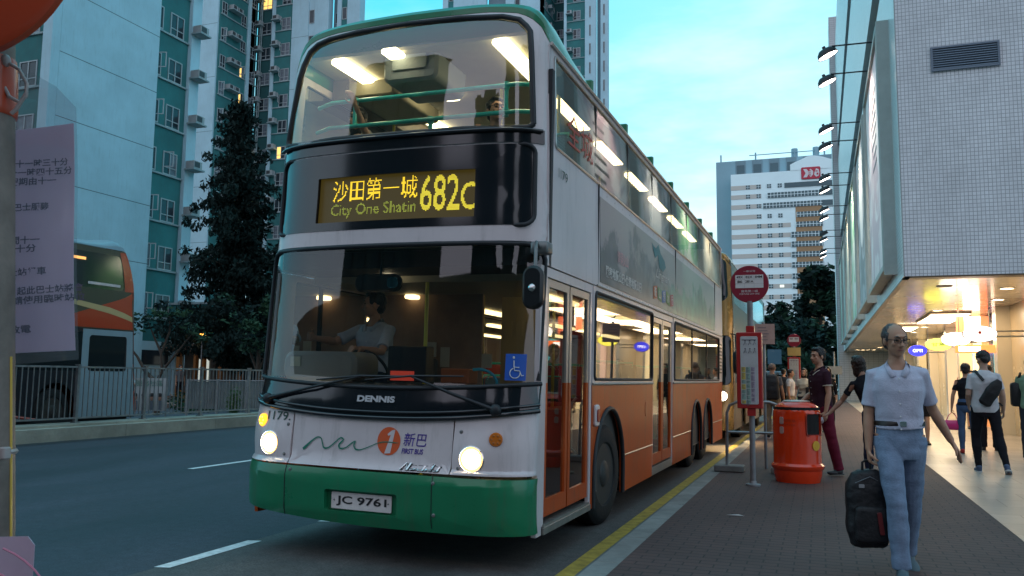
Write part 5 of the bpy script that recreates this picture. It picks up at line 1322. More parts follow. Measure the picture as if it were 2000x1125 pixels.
M_BRN = mat('brown_render', (.10,.075,.06), .8, var=.2, vscale=.3); M_BRND = mat('brown_render_dark', (.05,.042,.04), .8, var=.2, vscale=.3)
for i,(x,y,w,h,lab) in enumerate(((14,-70,17,46,'brown apartment tower mirrored in the upper windscreen, right of the others'),(-13,-85,20,38,'lower brown apartment tower added behind the viewer to darken the bus glass'),(-42,-62,20,52,'dark tower added behind the viewer opposite the estate to darken the bus glass'),(42,-50,24,60,'tall dark tower added unseen behind the viewer on the mall side'))):
    t = thing('apartment_tower', lab, 'apartment tower', (x,y,0))  # unseen towers added to darken the glass; the first matches a mirrored one
    b = MB(); b.box(-w/2,-8,0,w/2,8,h); b.box(-w/4,-8.5,h,w/4,6,h+4); b.build('wall', M_BRN, t)
    b = MB()
    for k in range(5): xx = -w/2+w*(k+.5)/5; b.box(xx-w*.05,8.0,0,xx+w*.05,8.6,h+1)
    b.build('vertical_ribs', M_BRND, t)
    b = MB()
    for z in range(3, int(h)-2, 3):
        for k in range(5): xx = -w/2+w*(k+.99)/5; (b.box(xx-.9,8.01,z,xx-.1,8.06,z+1.4) if k < 4 else None)
    b.build('window_rows', M_PANE, t)
# ================================================================== STREET OBJECTS
M_DKRED = mat('sign_dark_red', (.24,.015,.035), .35, coat=.3)
M_SIGNW = mat('sign_white', (.62,.62,.62), .4)
M_POLEG = mat('pole_grey', (.22,.23,.24), .5, .4, var=.2, vscale=8)
def bus_stop(x, y, z0, label, rows, top=2.62, r=.235, box=(.17,1.07,2.01), detail=True):
    t = thing('bus_stop_pole', label, 'bus stop', (x,y,z0)); o = lambda px,py,pz: (px, py, pz-z0)
    b = MB(); b.cyl((0,0,0),(0,0,top-r-z0+.02),.035,n=16); b.lathe([(.09,0),(.09,.02),(.05,.03),(.04,.06)],n=16,caps=False); b.build('pole', M_POLEG, t, 50)
    T = Matrix.Rotation(R(90),3,'X'); b = MB(); b.lathe([(r-.006,-.022),(r,-.015),(r,.015),(r-.006,.022),(.001,.022)][::1], (0,0,top-z0), 48, T); b.lathe([(r-.006,-.022),(.001,-.022)],(0,0,top-z0),48,T)
    d = b.build('sign_disc', M_DKRED, t, 40)
    b = MB(); b.box(-.17*r/.235,-.0262,top-z0-.05*r/.235,.17*r/.235,-.0232,top-z0+.115*r/.235); p = b.build('route_panel', M_SIGNW, d)
    s = r/.235
    b = MB()
    for a in (-.057,.057): b.box(a*s-.001,-.0272,top-z0-.05*s,a*s+.001,-.0264,top-z0+.115*s)
    for a in (.005,.06): b.box(-.17*s,-.0272,top-z0+a*s,.17*s,-.0264,top-z0+(a+.002)*s)
    b.build('grid_lines', mat('grid_grey',(.3,.3,.3),.5), p)
    for (s_, a0, zz_, a1, z1) in rows:
        fit_text(s_, a0*s, top-z0+zz_*s, a1*s, top-z0+z1*s, M_BLKINK, lambda a,z,d_=0.: Vector((a,-.0285,z)), p, 'route_number', bold=.012)
    if detail:
        fit_text('屋苑第一城', -.10*s,top-z0-.105*s,.10*s,top-z0-.075*s, M_SIGNW, lambda a,z,d_=0.: Vector((a,-.0245,z)), d, 'stop_lettering')
        fit_text('FORTUNE CITY ONE', -.12*s,top-z0-.135*s,.12*s,top-z0-.115*s, M_SIGNW, lambda a,z,d_=0.: Vector((a,-.0245,z)), d, 'stop_lettering')
        fit_text('一般公司', -.07*s,top-z0+.15*s,.07*s,top-z0+.175*s, M_SIGNW, lambda a,z,d_=0.: Vector((a,-.0245,z)), d, 'stop_lettering')
    w, zb, zt = box
    b = MB(); b.rbox(-w,-.075,zb-z0,w-.03,.055,zt-z0,.02); b.box(-.05,-.05,zt-z0,.05,.03,zt-z0+.08); b.box(-.05,-.05,zb-z0-.09,.05,.03,zb-z0); bx = b.build('timetable_case', mat('case_red',(.36,.02,.02),.3,coat=.3), t)
    b = MB(); b.rbox(-w+.05,-.083,zb-z0+.05,w-.08,-.076,zt-z0-.05,.02,axis='y'); fc = b.build('timetable_window', mat('timetable_paper',(.42,.45,.47),.35,var=.12,vscale=9), bx)
    random.seed(5); H = zt-zb-.14; W = 2*w-.17
    cols = {'ink':MB(),'yellow':MB(),'green':MB(),'violet':MB()}
    for c in range(3):
        x0 = -w+.06+c*W/3; zz2 = zt-z0-.09-(H*.42 if True else 0); 
        while zz2 > zb-z0+.08:
            h = random.uniform(.03,.09); k = ('yellow','green','violet')[(c+int(random.random()*1.3))%3] if c < 2 else 'violet'
            cols[k].box(x0,-.0865,max(zb-z0+.06,zz2-h),x0+W/3-.008,-.0837,zz2-.004); 
            q = zz2-.012
            while q > zz2-h+.006: cols['ink'].box(x0+.004,-.0885,q,x0+random.uniform(.4,.9)*(W/3-.01),-.0868,q+.0035); q -= .009
            zz2 -= h+.004
    for k in range(6): 
        a = -w+.09+(k%3)*W/3; z_ = zt-z0-.16-(k//3)*.10; cols['ink'].tube([(a,-.085,z_),(a+.02,-.085,z_+.04),(a+.035,-.085,z_+.01)],.003,5); cols['ink'].ell((a+.02,-.085,z_+.055),(.009,.003,.009),nu=8,nv=6)
    cols['ink'].box(-w+.07,-.0865,zt-z0-.10,w-.1,-.084,zt-z0-.09)
    for k, c in (('ink',(.10,.10,.13)),('yellow',(.50,.42,.10)),('green',(.24,.38,.34)),('violet',(.36,.33,.42))): cols[k].build('printed_'+('lines' if k=='ink' else 'block'), mat('print_'+k, c, .5), fc)
    return t
bus_stop(-.81,10.9,.13,'dark red bus stop disc with route numbers over a red timetable case',
    [('49X',-.155,.073,-.075,.105),('82X',-.045,.073,.04,.105),('84M',.07,.073,.155,.105),('86',-.145,.016,-.085,.048),('281A',-.05,.016,.05,.048)])
bus_stop(-.73,27.0,.13,'smaller far bus stop disc over a timetable case, behind the waiting people',
    [('82K',-.14,.03,-.03,.09),('85K',.03,.03,.14,.09)], top=2.63, r=.20, box=(.20,1.25,2.12), detail=False)
t = thing('notice_board', 'small pale pink notice board fixed to the far side of the red timetable stop', 'notice', (-.76,13.0,.13))
b = MB(); b.box(-.14,-.01,1.82,.14,.01,2.12); nb = b.build('board', mat('notice_pink',(.42,.28,.24),.6,var=.15,vscale=9), t); b = MB(); b.cyl((-.02,.03,0),(-.02,.03,2.15),.022,n=10); b.build('pole', M_POLEG, t)
b = MB()
for k in range(5): b.box(-.10,-.0125,2.06-k*.045,.02+.06*((k*7)%3)/3,-.0105,2.068-k*.045)
b.build('print_lines', mat('print_ink',(.10,.10,.13),.5), nb)
t = thing('notice_board', 'small yellow board on the far bus stop pole', 'notice', (-.73,26.9,.13))
b = MB(); b.box(-.19,-.01,2.03,.19,.01,2.28); b.build('board', mat('notice_yellow',(.50,.36,.12),.6,var=.1), t)
# low tube barrier with a concrete foot
t = thing('tube_barrier', 'grey bent-tube barrier on a concrete foot at the kerb behind the red timetable case', 'barrier', (-.9,12.45,.13))
b = MB(); b.tube([(-.38,0,.06),(-.37,0,.82),(-.33,0,.93),(-.22,0,.98),(.22,0,.98),(.33,0,.94),(.38,0,.84),(.39,0,.06)],.021,10); b.tube([(-.37,0,.55),(.38,0,.55)],.018,8); b.build('tube_frame', M_GALV, t, 50)
b = MB(); b.rbox(-.55,-.14,0,-.14,.14,.09,.03); b.build('concrete_foot', M_KERB, t, 40)
b = MB(); b.rbox(.22,-.14,0,.58,.14,.09,.03); b.build('concrete_foot', M_KERB, t, 40)
# orange litter bin
P_BIN = mat('bin_orange', (.68,.042,.006), .16, var=.10, vscale=3, coat=.6)
BINX, BINY = -.305, 11.62
bn = thing('litter_bin', 'glossy orange barrel-shaped litter bin with a side opening, beside the bus stop pole', 'litter bin', (BINX,BINY,.13), R(-8))
def binmap(a, z, d=0.):  # a in radians, z height
    rr = interp(z, [(0,.275),(.10,.30),(.16,.305),(.17,.325),(.21,.33),(.23,.300),(.30,.298),(.80,.298),(.90,.290),(.96,.262),(1.0,.215),(1.02,.16),(1.025,.0)]) + d
    return Vector((rr*math.cos(a)*1.0, rr*math.sin(a), z))
a0 = R(-32)
hole = rrect(a0-.46,.60,a0+.44,.87,.06)
bp_ = surf_panel([(-math.pi,0.0),(math.pi-.0001,0.0),(math.pi-.0001,1.02),(-math.pi,1.02)], [hole], binmap, .02, .1, 'bin', [P_BIN], steps=(.16,.03), ang=30)
link('body', bp_, bn)
b = MB(); b.lathe([(.285,.24),(.285,.95),(.001,.95)], n=24); b.build('liner', mat('liner_black',(.006,.005,.005),.8), bn)
b = MB(); b.tube([binmap(a,z,.004) for a,z in hole+hole[:1]], .010, 6); b.build('opening_rim', mat('bin_orange_dark',(.30,.02,.005),.3,coat=.3), bn)
b = MB(); b.lathe([(.17,1.012),(.175,1.020),(.15,1.034),(.001,1.040)], n=32); b.build('lid_plate', mat('bin_lid',(.45,.30,.24),.3,.4,var=.2,vscale=12), bn, 40)
b = MB()
T = Matrix.Rotation(a0+math.pi/2,3,'Z') @ Matrix.Rotation(R(90),3,'X')
b.lathe([(.062,-.004),(.062,.004),(.001,.005)], Matrix.Rotation(a0,3,'Z') @ Vector((.302,0,.47)), 24, T); b.build('round_sticker', mat('sticker_yellow',(.62,.34,.02),.4), bn)
for z in (.78,.66):
    b = MB(); a = R(-118); b.rbox(-.03,-.004,-.045,.03,.004,.045,.02,Matrix.Translation(binmap(a,z,.004)) @ Matrix.Rotation(a+math.pi/2,4,'Z'),axis='y'); st = b.build('sticker', mat('sticker_pale',(.45,.30,.26),.5), bn)
fit_text('廢屑箱', -.09,.765,.06,.80, mat('bin_print',(.40,.03,.005),.4), lambda q,z,d=0.: binmap(R(-95)+q/.3,z,.003), bn, 'bin_lettering')
fit_text('LITTER', -.09,.715,.06,.74, mat('bin_print',(.40,.03,.005),.4), lambda q,z,d=0.: binmap(R(-95)+q/.3,z,.003), bn, 'bin_lettering')
# ---- foreground stop pole at the left edge with hanging notice
FWv = Vector((-.342,.934,0)); RTv = Vector((.939,.343,0))
px, py = -.936, .707
t = thing('sign_pole', 'close-up grey pole with orange sleeve and round orange-red disc, left edge', 'sign pole', (px,py,.13))
M_POLEB = mat('pole_worn', (.20,.145,.125), .6, .3, var=.4, vscale=14, bump=.1, bscale=50)
M_SIGR = mat('disc_red', (.44,.045,.010), .35, var=.05, coat=.3)
b = MB(); b.cyl((0,0,0),(0,0,1.9),.036,n=32); b.build('pole', M_POLEB, t, 60)
b = MB(); b.lathe([(.0362,1.60),(.038,1.602),(.039,1.61),(.039,1.665),(.038,1.672),(.0362,1.672)], n=32, caps=False); b.build('sleeve', M_SIGR, t, 50)
T = FWv.to_track_quat('Z','Y').to_matrix()
b = MB(); b.lathe([(.001,-.010),(.143,-.010),(.150,-.005),(.150,.005),(.143,.010),(.001,.010)], Vector((0,-.0,1.799))-FWv*.055, 64, T); b.build('sign_disc', M_SIGR, t, 40)
b = MB(); b.tube([(.036*RTv.x,.036*RTv.y,1.02),(.036*RTv.x,.036*RTv.y,1.31)], .0018, 6); b.build('yellow_strip', mat('strip_yellow',(.55,.33,.04),.4), t)
M_TIE = mat('cable_tie', (.42,.34,.33), .35, trans=.2)
b = MB(); b.lathe([(.0375,1.197),(.0395,1.2),(.0375,1.203)], n=24, caps=False); b.rbox(.034,-.012,1.193,.052,.0,1.207,.004); b.build('cable_tie', M_TIE, t, 40)
TILT = Matrix.Rotation(R(-4.2),4,FWv)
t.matrix_basis = Matrix.Translation((px+RTv.x*.110,py+RTv.y*.110,.13)) @ TILT
# the notice: a clear plastic sleeve with pink printed paper
pc = Vector((-.888,.800,0)) - RTv*.105
tn = thing('hanging_notice', 'pink printed paper in a clear plastic sleeve tied to the close-up pole', 'notice', (pc.x,pc.y,1.44))
def NT(a, z, d=0.): 
    w = .004*math.sin(a*22+z*9)+.003*math.sin(z*17)
    return RTv*a + Vector((0,0,z)) - FWv*(w+d)
M_PAPER = mat('pink_paper', (.80,.62,.72), .7, var=.06, vscale=6)
_t = M_PAPER.node_tree; _tr = _t.nodes.new('ShaderNodeBsdfTranslucent'); _tr.inputs[0].default_value = (.85,.62,.74,1); _mx = _t.nodes.new('ShaderNodeMixShader'); _mx.inputs[0].default_value = .5
_o = [n for n in _t.nodes if n.type == 'OUTPUT_MATERIAL'][0]; _t.links.new(_t.nodes['Principled BSDF'].outputs[0], _mx.inputs[1]); _t.links.new(_tr.outputs[0], _mx.inputs[2]); _t.links.new(_mx.outputs[0], _o.inputs['Surface'])
link('paper', surf_panel([(-.105,.006),(.105,.0),(.104,.296),(-.06,.285),(-.105,.278)], [], NT, .0006, .02, 'paper', [M_PAPER]), tn)
M_SLV = glass_mat('plastic_sleeve', (.86,.90,.92), refl=.04, rough=.12, dark=.14, dcol=(.45,.55,.6))
link('plastic_sleeve', surf_panel([(-.112,-.012),(.111,-.012),(.110,.315),(.085,.345),(.055,.365),(-.02,.36),(-.112,.34)], [], lambda a,z,d=0.: NT(a,z,.004+d), 0, .02, 'sleeve', [M_SLV]), tn)
M_PINK_INK = mat('notice_ink', (.10,.08,.13), .6)
lines = [(.240,'行走路線時間表十一時三十分',-.09,.045),(.228,'星期一至六二十一時四十五分',-.09,.05),(.216,'星期日及公眾假期由十一',-.09,.03),(.182,'請乘客利用其他巴士服務',-.09,.022),(.150,'巴士站位置如有更改',-.09,-.02),(.139,'由總站開出時間十一',-.09,.012),(.128,'至二十一時三十分',-.09,.008),(.098,'請往下一個巴士站候車',-.09,.02),(.074,'敬請留意由即日起此巴士站將會',-.095,.065),(.062,'暫時停用乘客請使用臨時站位',-.095,.067),(.026,'如有查詢請致電',-.09,.0)]
for z, s_, a_, b_ in lines:
    x0 = -.09; x1 = b_+.0
    fit_text(s_, -.045, z, x1+.052, z+.0105, M_PINK_INK, lambda a,zz,d=0.: NT(a,zz,.0012), tn, 'printed_line', bold=.02)
b = MB()
ptsl = [pc+Vector((0,0,0))]
loop = [Vector((.035*math.cos(t_),.0,.0)) for t_ in ()]
P0 = NT(.035,.335,.006); PC = Vector((px,py,0))-Vector((pc.x,pc.y,0))
pr = [PC+RTv*.045+Vector((0,0,.20))]
LP = lambda du, z: PC + RTv*(.036+du) - FWv*.012 + Vector((0,0,z-1.44))
b.tube([LP(-.004,1.786), LP(.008,1.786), LP(.022,1.776), LP(.031,1.758), LP(.030,1.742), LP(.022,1.735), LP(.010,1.743), LP(.002,1.760), LP(-.003,1.778)], .0022, 8)
b.tube([LP(.030,1.745), LP(.018,1.727), LP(.012,1.722)], .0024, 8)
b.lathe([(.0395,.336),(.041,.339),(.0395,.342)], PC, 28, caps=False); b.ell(LP(.006,1.788), (.006,.006,.008))
b.build('tie_loop', M_TIE, tn, 60)
tn.matrix_basis = Matrix.Translation((pc.x+RTv.x*.013,pc.y+RTv.y*.013,1.44)) @ Matrix.Rotation(R(-5.0),4,FWv)
tn2 = thing('hanging_notice', 'lower pink plastic bag corner with faint rings, bottom left corner of the photo', 'notice', (-.905+.939*.03,.712+.343*.03,.95))
link('bag', surf_panel([(-.10,0),(.058,0),(.060,.285),(.052,.294),(-.10,.290)], [], lambda a,z,d=0.: RTv*a+Vector((0,0,z))-FWv*(.05+.006*math.sin(a*30+z*12)+d), .001, .02, 'bag', [mat('pink_bag',(.42,.30,.38),.3,coat=.5,var=.1,vscale=10)]), tn2)
b = MB(); 
for r_ in (.05,.075,.1): b.tube([RTv*(.0+r_*math.cos(R(q)))+Vector((0,0,.19+r_*math.sin(R(q))))-FWv*.0585 for q in range(-10,75,8)], .0012, 5)
b.build('ring_print', mat('bag_rings',(.50,.16,.24),.4), tn2)

# ================================================================== OTHER BUSES
M_BGL = mat('dark_bus_glass', (.012,.018,.02), .06, coat=.5)
def simple_bus(label, loc, rz, front, side_up, side_lo, roofm, lit_dest=None, head=True, name='double_decker_bus', L=11.5):
    t = thing(name, label, 'bus', loc, rz)
    def add(nm, me, par=None): return link(nm, me, par or t)
    o = [(-1.34,.30),(1.34,.30),(1.34,4.12)] + [(1.25-2.5*k/20, zc(1.25-2.5*k/20)-.12) for k in range(21)] + [(-1.34,4.12)]
    w1 = rrect(-1.16,3.2,1.16,4.22,.18); w2 = rrect(-1.2,1.3,1.2,2.42,.1); ds = rrect(-.9,2.62,.9,3.0,.06)
    add('front_body', surf_panel(o, [w1,w2,ds], bump_f, .03, .12, 'fb', [front]))
    add('upper_windscreen', surf_panel(w1, [], lambda a,z,d=0.: FS(a,z,d-.004), .01, .12, 'w', [M_BGL])); add('windscreen', surf_panel(w2, [], lambda a,z,d=0.: FS(a,z,d-.004), .01, .12, 'w', [M_BGL]))
    dp = add('destination_panel', surf_panel(ds, [], lambda a,z,d=0.: FS(a,z,d-.004), .01, .12, 'w', [P_BLACK]))
    if lit_dest: fit_text(lit_dest, -.7,2.68,.7,2.94, E_LED, lambda a,z,d=0.: FS(a,z,.004), dp, 'display_lettering')
    for f in (NS, OS):
        uw = rrect(.75,3.2,L-.5,4.0,.1); 
        add('upper_side_panel', surf_panel([(.255,2.3),(L,2.3),(L,4.13),(.255,4.13)], [uw], f, .03, 1, 's', [side_up], steps=(.6,.3)))
        add('upper_window_band', surf_panel(uw, [], lambda y,z,d=0.: f(y,z,d-.005), .01, 1, 's', [M_BGL], steps=(.8,0)))
        bot = [(.255,.30)]
        for cy in (2.6,8.3): bot += [(cy-.57,.30)] + arch(cy,.57,.30) + [(cy+.57,.30)]
        lw = rrect(.6,1.35,L-.8,2.2,.08)
        add('lower_side_panel', surf_panel(bot+[(L,.30),(L,2.3),(.255,2.3)], [lw], f, .03, 1, 's', [side_lo], steps=(.6,.5)))
        add('lower_window_band', surf_panel(lw, [], lambda y,z,d=0.: f(y,z,d-.005), .01, 1, 's', [M_BGL], steps=(.8,0)))
    me = bpy.data.objects['roof'].data.copy() if False else None
    b = MB(); g2 = [[Vector((p.x, min(p.y, L) if i>8 else p.y, p.z-(.10 if 0 else 0))) for p in r_] for i, r_ in enumerate(grid)]
    g2 = [[Vector((p.x, p.y, p.z-.115 if abs(p.x)<1.19 else p.z)) for p in r_] for r_ in g2]
    b.loft(g2, caps=False, closed=False); b.build('roof', roofm, t, 30)
    b = MB(); b.box(-1.23,L-.02,.3,1.23,L+.01,4.13); b.build('rear_panel', side_up, t)
    b = MB(); b.box(-1.2,.4,.25,1.2,L-.1,.34); b.build('chassis', P_DARK, t)
    for cy in (2.6,8.3):
        for s in (1,-1): wheel(t, s*1.2, cy, s)
    for (ca, cz) in ((1.02,1.05),(-1.02,1.05)):
        c = FS(ca,cz,.01); n = (FS(ca,cz,1)-FS(ca,cz,0)).normalized(); q = n.to_track_quat('Z','Y').to_matrix()
        h = MB(); h.lathe([(.12,-.03),(.12,.01),(.10,.02),(.10,.0)], c, 24, q, caps=False); hl = h.build('headlight', P_CHROME, t, 40)
        h = MB(); h.lathe([(.10,.0),(.06,.02),(.001,.025)], c, 24, q); h.build('lamp', E_HEAD if head else mat('unlit_lamp',(.15,.16,.17),.2), hl, 40)
    return t
P_GOLD = mat('gold_paint', (.42,.25,.075), .25, .35, var=.08, coat=.5)
gb = simple_bus('gold double-decker bus with headlights on, queuing directly behind the orange and cream bus', (-3.10,19.35,0), R(-.3), P_GOLD, mat('olive_green_side',(.035,.055,.045),.35,coat=.3), mat('dark_gold_side',(.16,.10,.04),.35,coat=.3), P_GOLD, '85K')
b = MB(); b.tube([(1.22,.2,2.45),(1.34,-.05,2.42),(1.36,-.08,2.1)],.018,8); b.rbox(1.28,-.12,1.55,1.45,-.04,2.05,.07,axis='y'); b.build('door_mirror', mat('mirror_black',(.01,.012,.014),.3), gb, 50)
for a in (.9,):
    ld = bpy.data.lights.new('headlight_beam','SPOT'); ld.energy = 150; ld.spot_size = R(80); ld.spot_blend = .7; ld.color = (1,.62,.25); ld.shadow_soft_size = .1
    lo = bpy.data.objects.new('headlight_beam', ld); COL.objects.link(lo); lo.parent = gb; lo.location = (1.12,-.25,1.0); lo.rotation_euler = (R(38),0,R(195))
# third bus further back
M_B3 = mat('bus_cream_red', (.36,.33,.30), .4)
# red, white and black bus beyond the median
P_WB = mat('bus_white', (.22,.31,.36), .35, var=.05, coat=.3); P_RB = mat('bus_red', (.42,.045,.012), .3, coat=.4); P_BLK2 = mat('bus_black_side', (.012,.014,.02), .3, coat=.3)
rb = simple_bus('red and white double-decker bus driving away beyond the median railing, far left', (-17.6,17.1,0), R(180), P_RB, mat('bus_olive',(.055,.055,.035),.35,coat=.3), P_BLK2, P_WB, head=False)
def OSl(y,z,d=0.): return OS(y,z,.006+d)
rb.scale = (1,1,1.075)
for ch in rb.children:
    if ch.type == 'MESH' and not ch.name.startswith('rim'):
        for v in ch.data.vertices:
            if v.co.z > 3.0 and v.co.y < 1.6: v.co.y += ((v.co.z-3.0)/1.4)**2*.62*(1.6-v.co.y)/1.6
# offside livery patches
sw = surf_panel([(.30,2.32),(6.5,2.32),(6.5,2.42),(2.4,2.55),(.9,3.0),(.36,3.17)], [], OSl, .002, 1, 'l', [P_RB], steps=(.4,.2)); link('livery_sweep', sw, rb)
sw = surf_panel([(.32,2.50),(1.2,2.66),(3.0,2.90),(6,2.98),(6,3.04),(3.0,2.99),(1.2,2.80),(.34,2.62)], [], lambda y,z,d=0.: OS(y,z,.010+d), .002, 1, 'l', [mat('livery_cream',(.50,.38,.18),.4)], steps=(.3,.2)); link('livery_stripe', sw, rb)
sw = surf_panel([(.28,3.2),(.28,4.1),(.72,4.1),(.72,3.2)], [], OSl, .002, 1, 'l', [P_RB], steps=(.1,.1)); link('livery_corner', sw, rb)
sw = surf_panel([(.30,.34),(1.95,.34),(1.95,2.28),(.30,2.28)], [rrect(.55,1.35,1.75,2.15,.08)], OSl, .003, 1, 'l', [P_WB], steps=(.2,.4)); link('cab_panel', sw, rb)
sw = surf_panel([(3.2,.34),(6.5,.34),(6.5,.95),(5.2,.62)], [], OSl, .003, 1, 'l', [P_WB], steps=(.5,.4)); link('livery_wedge', sw, rb)
for ch in rb.children:
    if ch.name.startswith('livery'):
        for v in ch.data.vertices:
            if v.co.z > 3.0 and v.co.y < 1.6: v.co.y += ((v.co.z-3.0)/1.4)**2*.62*(1.6-v.co.y)/1.6
b = MB(); b.tube([OS(y,z,.012) for y,z in ((3.1,.34),(5.2,.64),(6.5,.98))], .03, 6); b.build('livery_line', P_RB, rb)
b = MB(); b.box(-1.19,.8,3.86,-.9,6.0,3.92); 
b = MB(); b.box(-1.262,2.0,3.80,-1.259,3.6,3.86); b.build('interior_glow', emis('warm_glow',(1.,.45,.12),.9), rb)
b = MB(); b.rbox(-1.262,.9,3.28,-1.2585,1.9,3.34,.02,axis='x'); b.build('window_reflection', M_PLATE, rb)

# ================================================================== VEGETATION
M_LDARK = mat('dark_foliage', (.008,.022,.020), .75, var=.5, vscale=.8, spec=.2)
M_LMID = mat('mid_foliage', (.018,.050,.030), .7, var=.5, vscale=1., spec=.2)
M_LLITE = mat('light_foliage', (.030,.080,.042), .7, var=.45, vscale=1.2, spec=.2)
def leaves(b, c, rad, n, size, flat=1., droop=0.):
    c = Vector(c)
    for _ in range(n):
        v = Vector((random.gauss(0,1),random.gauss(0,1),random.gauss(0,1))).normalized()*(random.random()**.45)
        p = c + Vector((v.x*rad[0], v.y*rad[1], v.z*rad[2]))
        d = Vector((random.uniform(-1,1),random.uniform(-1,1),random.uniform(-.6,.6)-droop)).normalized(); e = d.cross(Vector((random.uniform(-1,1),random.uniform(-1,1),random.uniform(-1,1)))).normalized()
        s = size*random.uniform(.45,1.9); d *= s; e *= s*.42
        b._add([p-d, p+e, p+d, p-e], [(0,1,2,3)])
def tree(name, label, loc, blobs, trunk, limbs, n_per, size, mats, rz=0, cat='tree', droop=0., group=None):
    t = thing(name, label, cat, loc, 0, group)
    b = MB(); b.tube(*trunk, 10); b.build('trunk', M_BARK, t, 60)
    for l in limbs:
        b = MB(); b.tube(l[0], l[1], 7); b.build('limb', M_BARK, t, 60)
    b = MB()
    for i, (c, r) in enumerate(blobs):
        b.cur = i % len(mats); leaves(b, c, r, int(n_per*r[0]*r[1]*r[2])+30, size, droop=droop)
    b.build('crown', mats, t); return t
random.seed(21)
# tall dark conifer
bl = []
H = 15.2
for k in range(0):
    z = random.uniform(1.2, H*.985); f = 1-(z/H)
    rmax = 2.9*min(1, f*1.45)**.75+.12; a = random.uniform(0,6.28); rr = rmax*random.random()**.5*.9
    s = .20+.50*min(1,f*1.5)+random.uniform(0,.18)
    bl.append(((rr*math.cos(a), rr*math.sin(a), z), (s*1.15, s*1.15, s*.65)))
lim = []
for k in range(105):
    z = 1.4+(H-1.7)*(k/105)**.92; a = k*2.399+random.uniform(-.3,.3); f = 1-z/H; r_ = (3.1*min(1,f*1.35)**.8+.22)*random.uniform(.45,1.2)
    up_ = random.uniform(-.15,.45)*r_
    ps_ = [Vector((0,0,z)), Vector((r_*.5*math.cos(a), r_*.5*math.sin(a), z+up_)), Vector((r_*math.cos(a+.1), r_*math.sin(a+.1), z+up_*.6))]
    if k % 3 == 0: lim.append((ps_,[.07*f+.02,.04*f+.012,.008]))
    m_ = max(2,int(r_/.38))
    for j in range(m_):
        u = (j+.8)/m_; p = ps_[0].lerp(ps_[1],u*2) if u < .5 else ps_[1].lerp(ps_[2],u*2-1)
        s_ = (.30+.16*(1-u))*random.uniform(.75,1.3)
        bl.append(((p.x+random.gauss(0,.1),p.y,p.z-.1*u+random.gauss(0,.14)), (s_*1.15,s_*1.15,s_*.95)))
tree('conifer', 'tall dark conifer standing before the teal apartment towers, left of the bus', (-27.3,34.2,.13), bl, ([(0,0,0),(.1,0,6),(0,.1,12),(0,0,15.4)],[.28,.2,.09,.02]), lim, 640, .10, [M_LDARK, M_LDARK], droop=.8)
bl = [((random.gauss(0,1.3),random.gauss(0,1.3),random.uniform(1.2,10.4)), (.8,.8,.8)) for k in range(52)]
tree('evergreen_tree', 'lower dark bushy evergreen between the conifer and the bus', (-25.2,35.6,.13), bl, ([(0,0,0),(.1,0,3),(0,0,7)],[.2,.15,.03]), [], 380, .125, [M_LDARK])
# leaning street tree with a flat crown
bl = []
for (x,z,s) in ((-1.3,2.6,.34),(-1.0,2.75,.4),(-.5,2.95,.42),(-.1,3.2,.45),(.3,3.25,.42),(.7,3.0,.42),(1.05,2.8,.4),(1.35,2.6,.32),(.1,3.5,.3),(-.7,3.15,.32),(.8,3.25,.3),(0,2.8,.4),(1.5,2.45,.22),(-1.5,2.45,.22)):
    bl.append(((x*.95,x*.33+random.uniform(-.3,.3),z-.1),(s,s,s*.5)))
tree('street_tree', 'small spreading tree with forked trunk behind the railing, between red bus and conifer', (-19.35,20.8,.13), bl,
  ([(.1,0,0),(.1,0,.75),(.02,0,1.0)],[.10,.085,.08]),
  [([(0.02,0,1.0),(-.35,-.1,1.35),(-.6,-.2,1.8),(-1.1,-.35,2.4)],[.07,.055,.04,.012]),([(.02,0,1.0),(.18,.05,1.35),(.1,.05,1.9),(.35,.1,2.6),(.3,.1,3.1)],[.06,.05,.045,.03,.01]),([(.1,.05,1.9),(-.15,0,2.4),(-.35,-.1,2.9)],[.04,.03,.01]),([(.18,.05,1.35),(.55,.2,1.9),(1.0,.33,2.5)],[.045,.035,.01])], 760, .065, [M_LMID, M_LLITE, M_LDARK])
bl = [((random.gauss(0,.62)*.94,random.gauss(0,.6),random.uniform(2.3,4.3)), (.42,.42,.32)) for k in range(30)]
tree('round_bush_tree', 'leafy green tree just left of the bus windscreen, before the lobby', (-20.7,27.6,.13), bl, ([(0,0,0),(.05,0,1.4),(0,0,2.6)],[.12,.09,.05]), [([(0,0,1.4),(-.4,0,2.2),(-.7,0,2.9)],[.06,.04,.01]),([(0,0,1.4),(.4,.1,2.1),(.6,.1,3.0)],[.06,.04,.01])], 900, .085, [M_LMID, M_LLITE, M_LDARK])
# far trees closing the street
def fartree(name, label, loc, n, sx, sy, h0, h1, size=.38, per=22, m=(M_LDARK,M_LMID)):
    bl = []
    for k in range(n):
        z = random.uniform(h0,h1); f = (z-h0)/(h1-h0); w = math.sin(min(1,(1-f)*1.25+.12)*1.57)
        bl.append(((random.uniform(-1,1)*sx*w, random.uniform(-1,1)*sy*w, z), (1.5*random.uniform(.6,1),1.5,1.2*random.uniform(.6,1))))
    tree(name, label, loc, bl, ([(0,0,0),(.2,0,h0+1),(0,0,h1*.8)],[.45,.35,.08]), [([(0,0,h0*.8),(-sx*.5,0,h0+2)],[.2,.05]),([(0,0,h0*.9),(sx*.5,0,h0+3)],[.2,.05])], per, size, list(m))
fartree('broadleaf_tree', 'tallest dark tree before the office block, touching the mall edge', (.1,108,0), 80, 3.1,2.2, 2,15.2, .36, 30)
fartree('broadleaf_tree', 'lower dark tree left of the tallest one at the street end', (-4.2,104,0), 40, 2.6,2.,1.5,10.0, .34, 30)
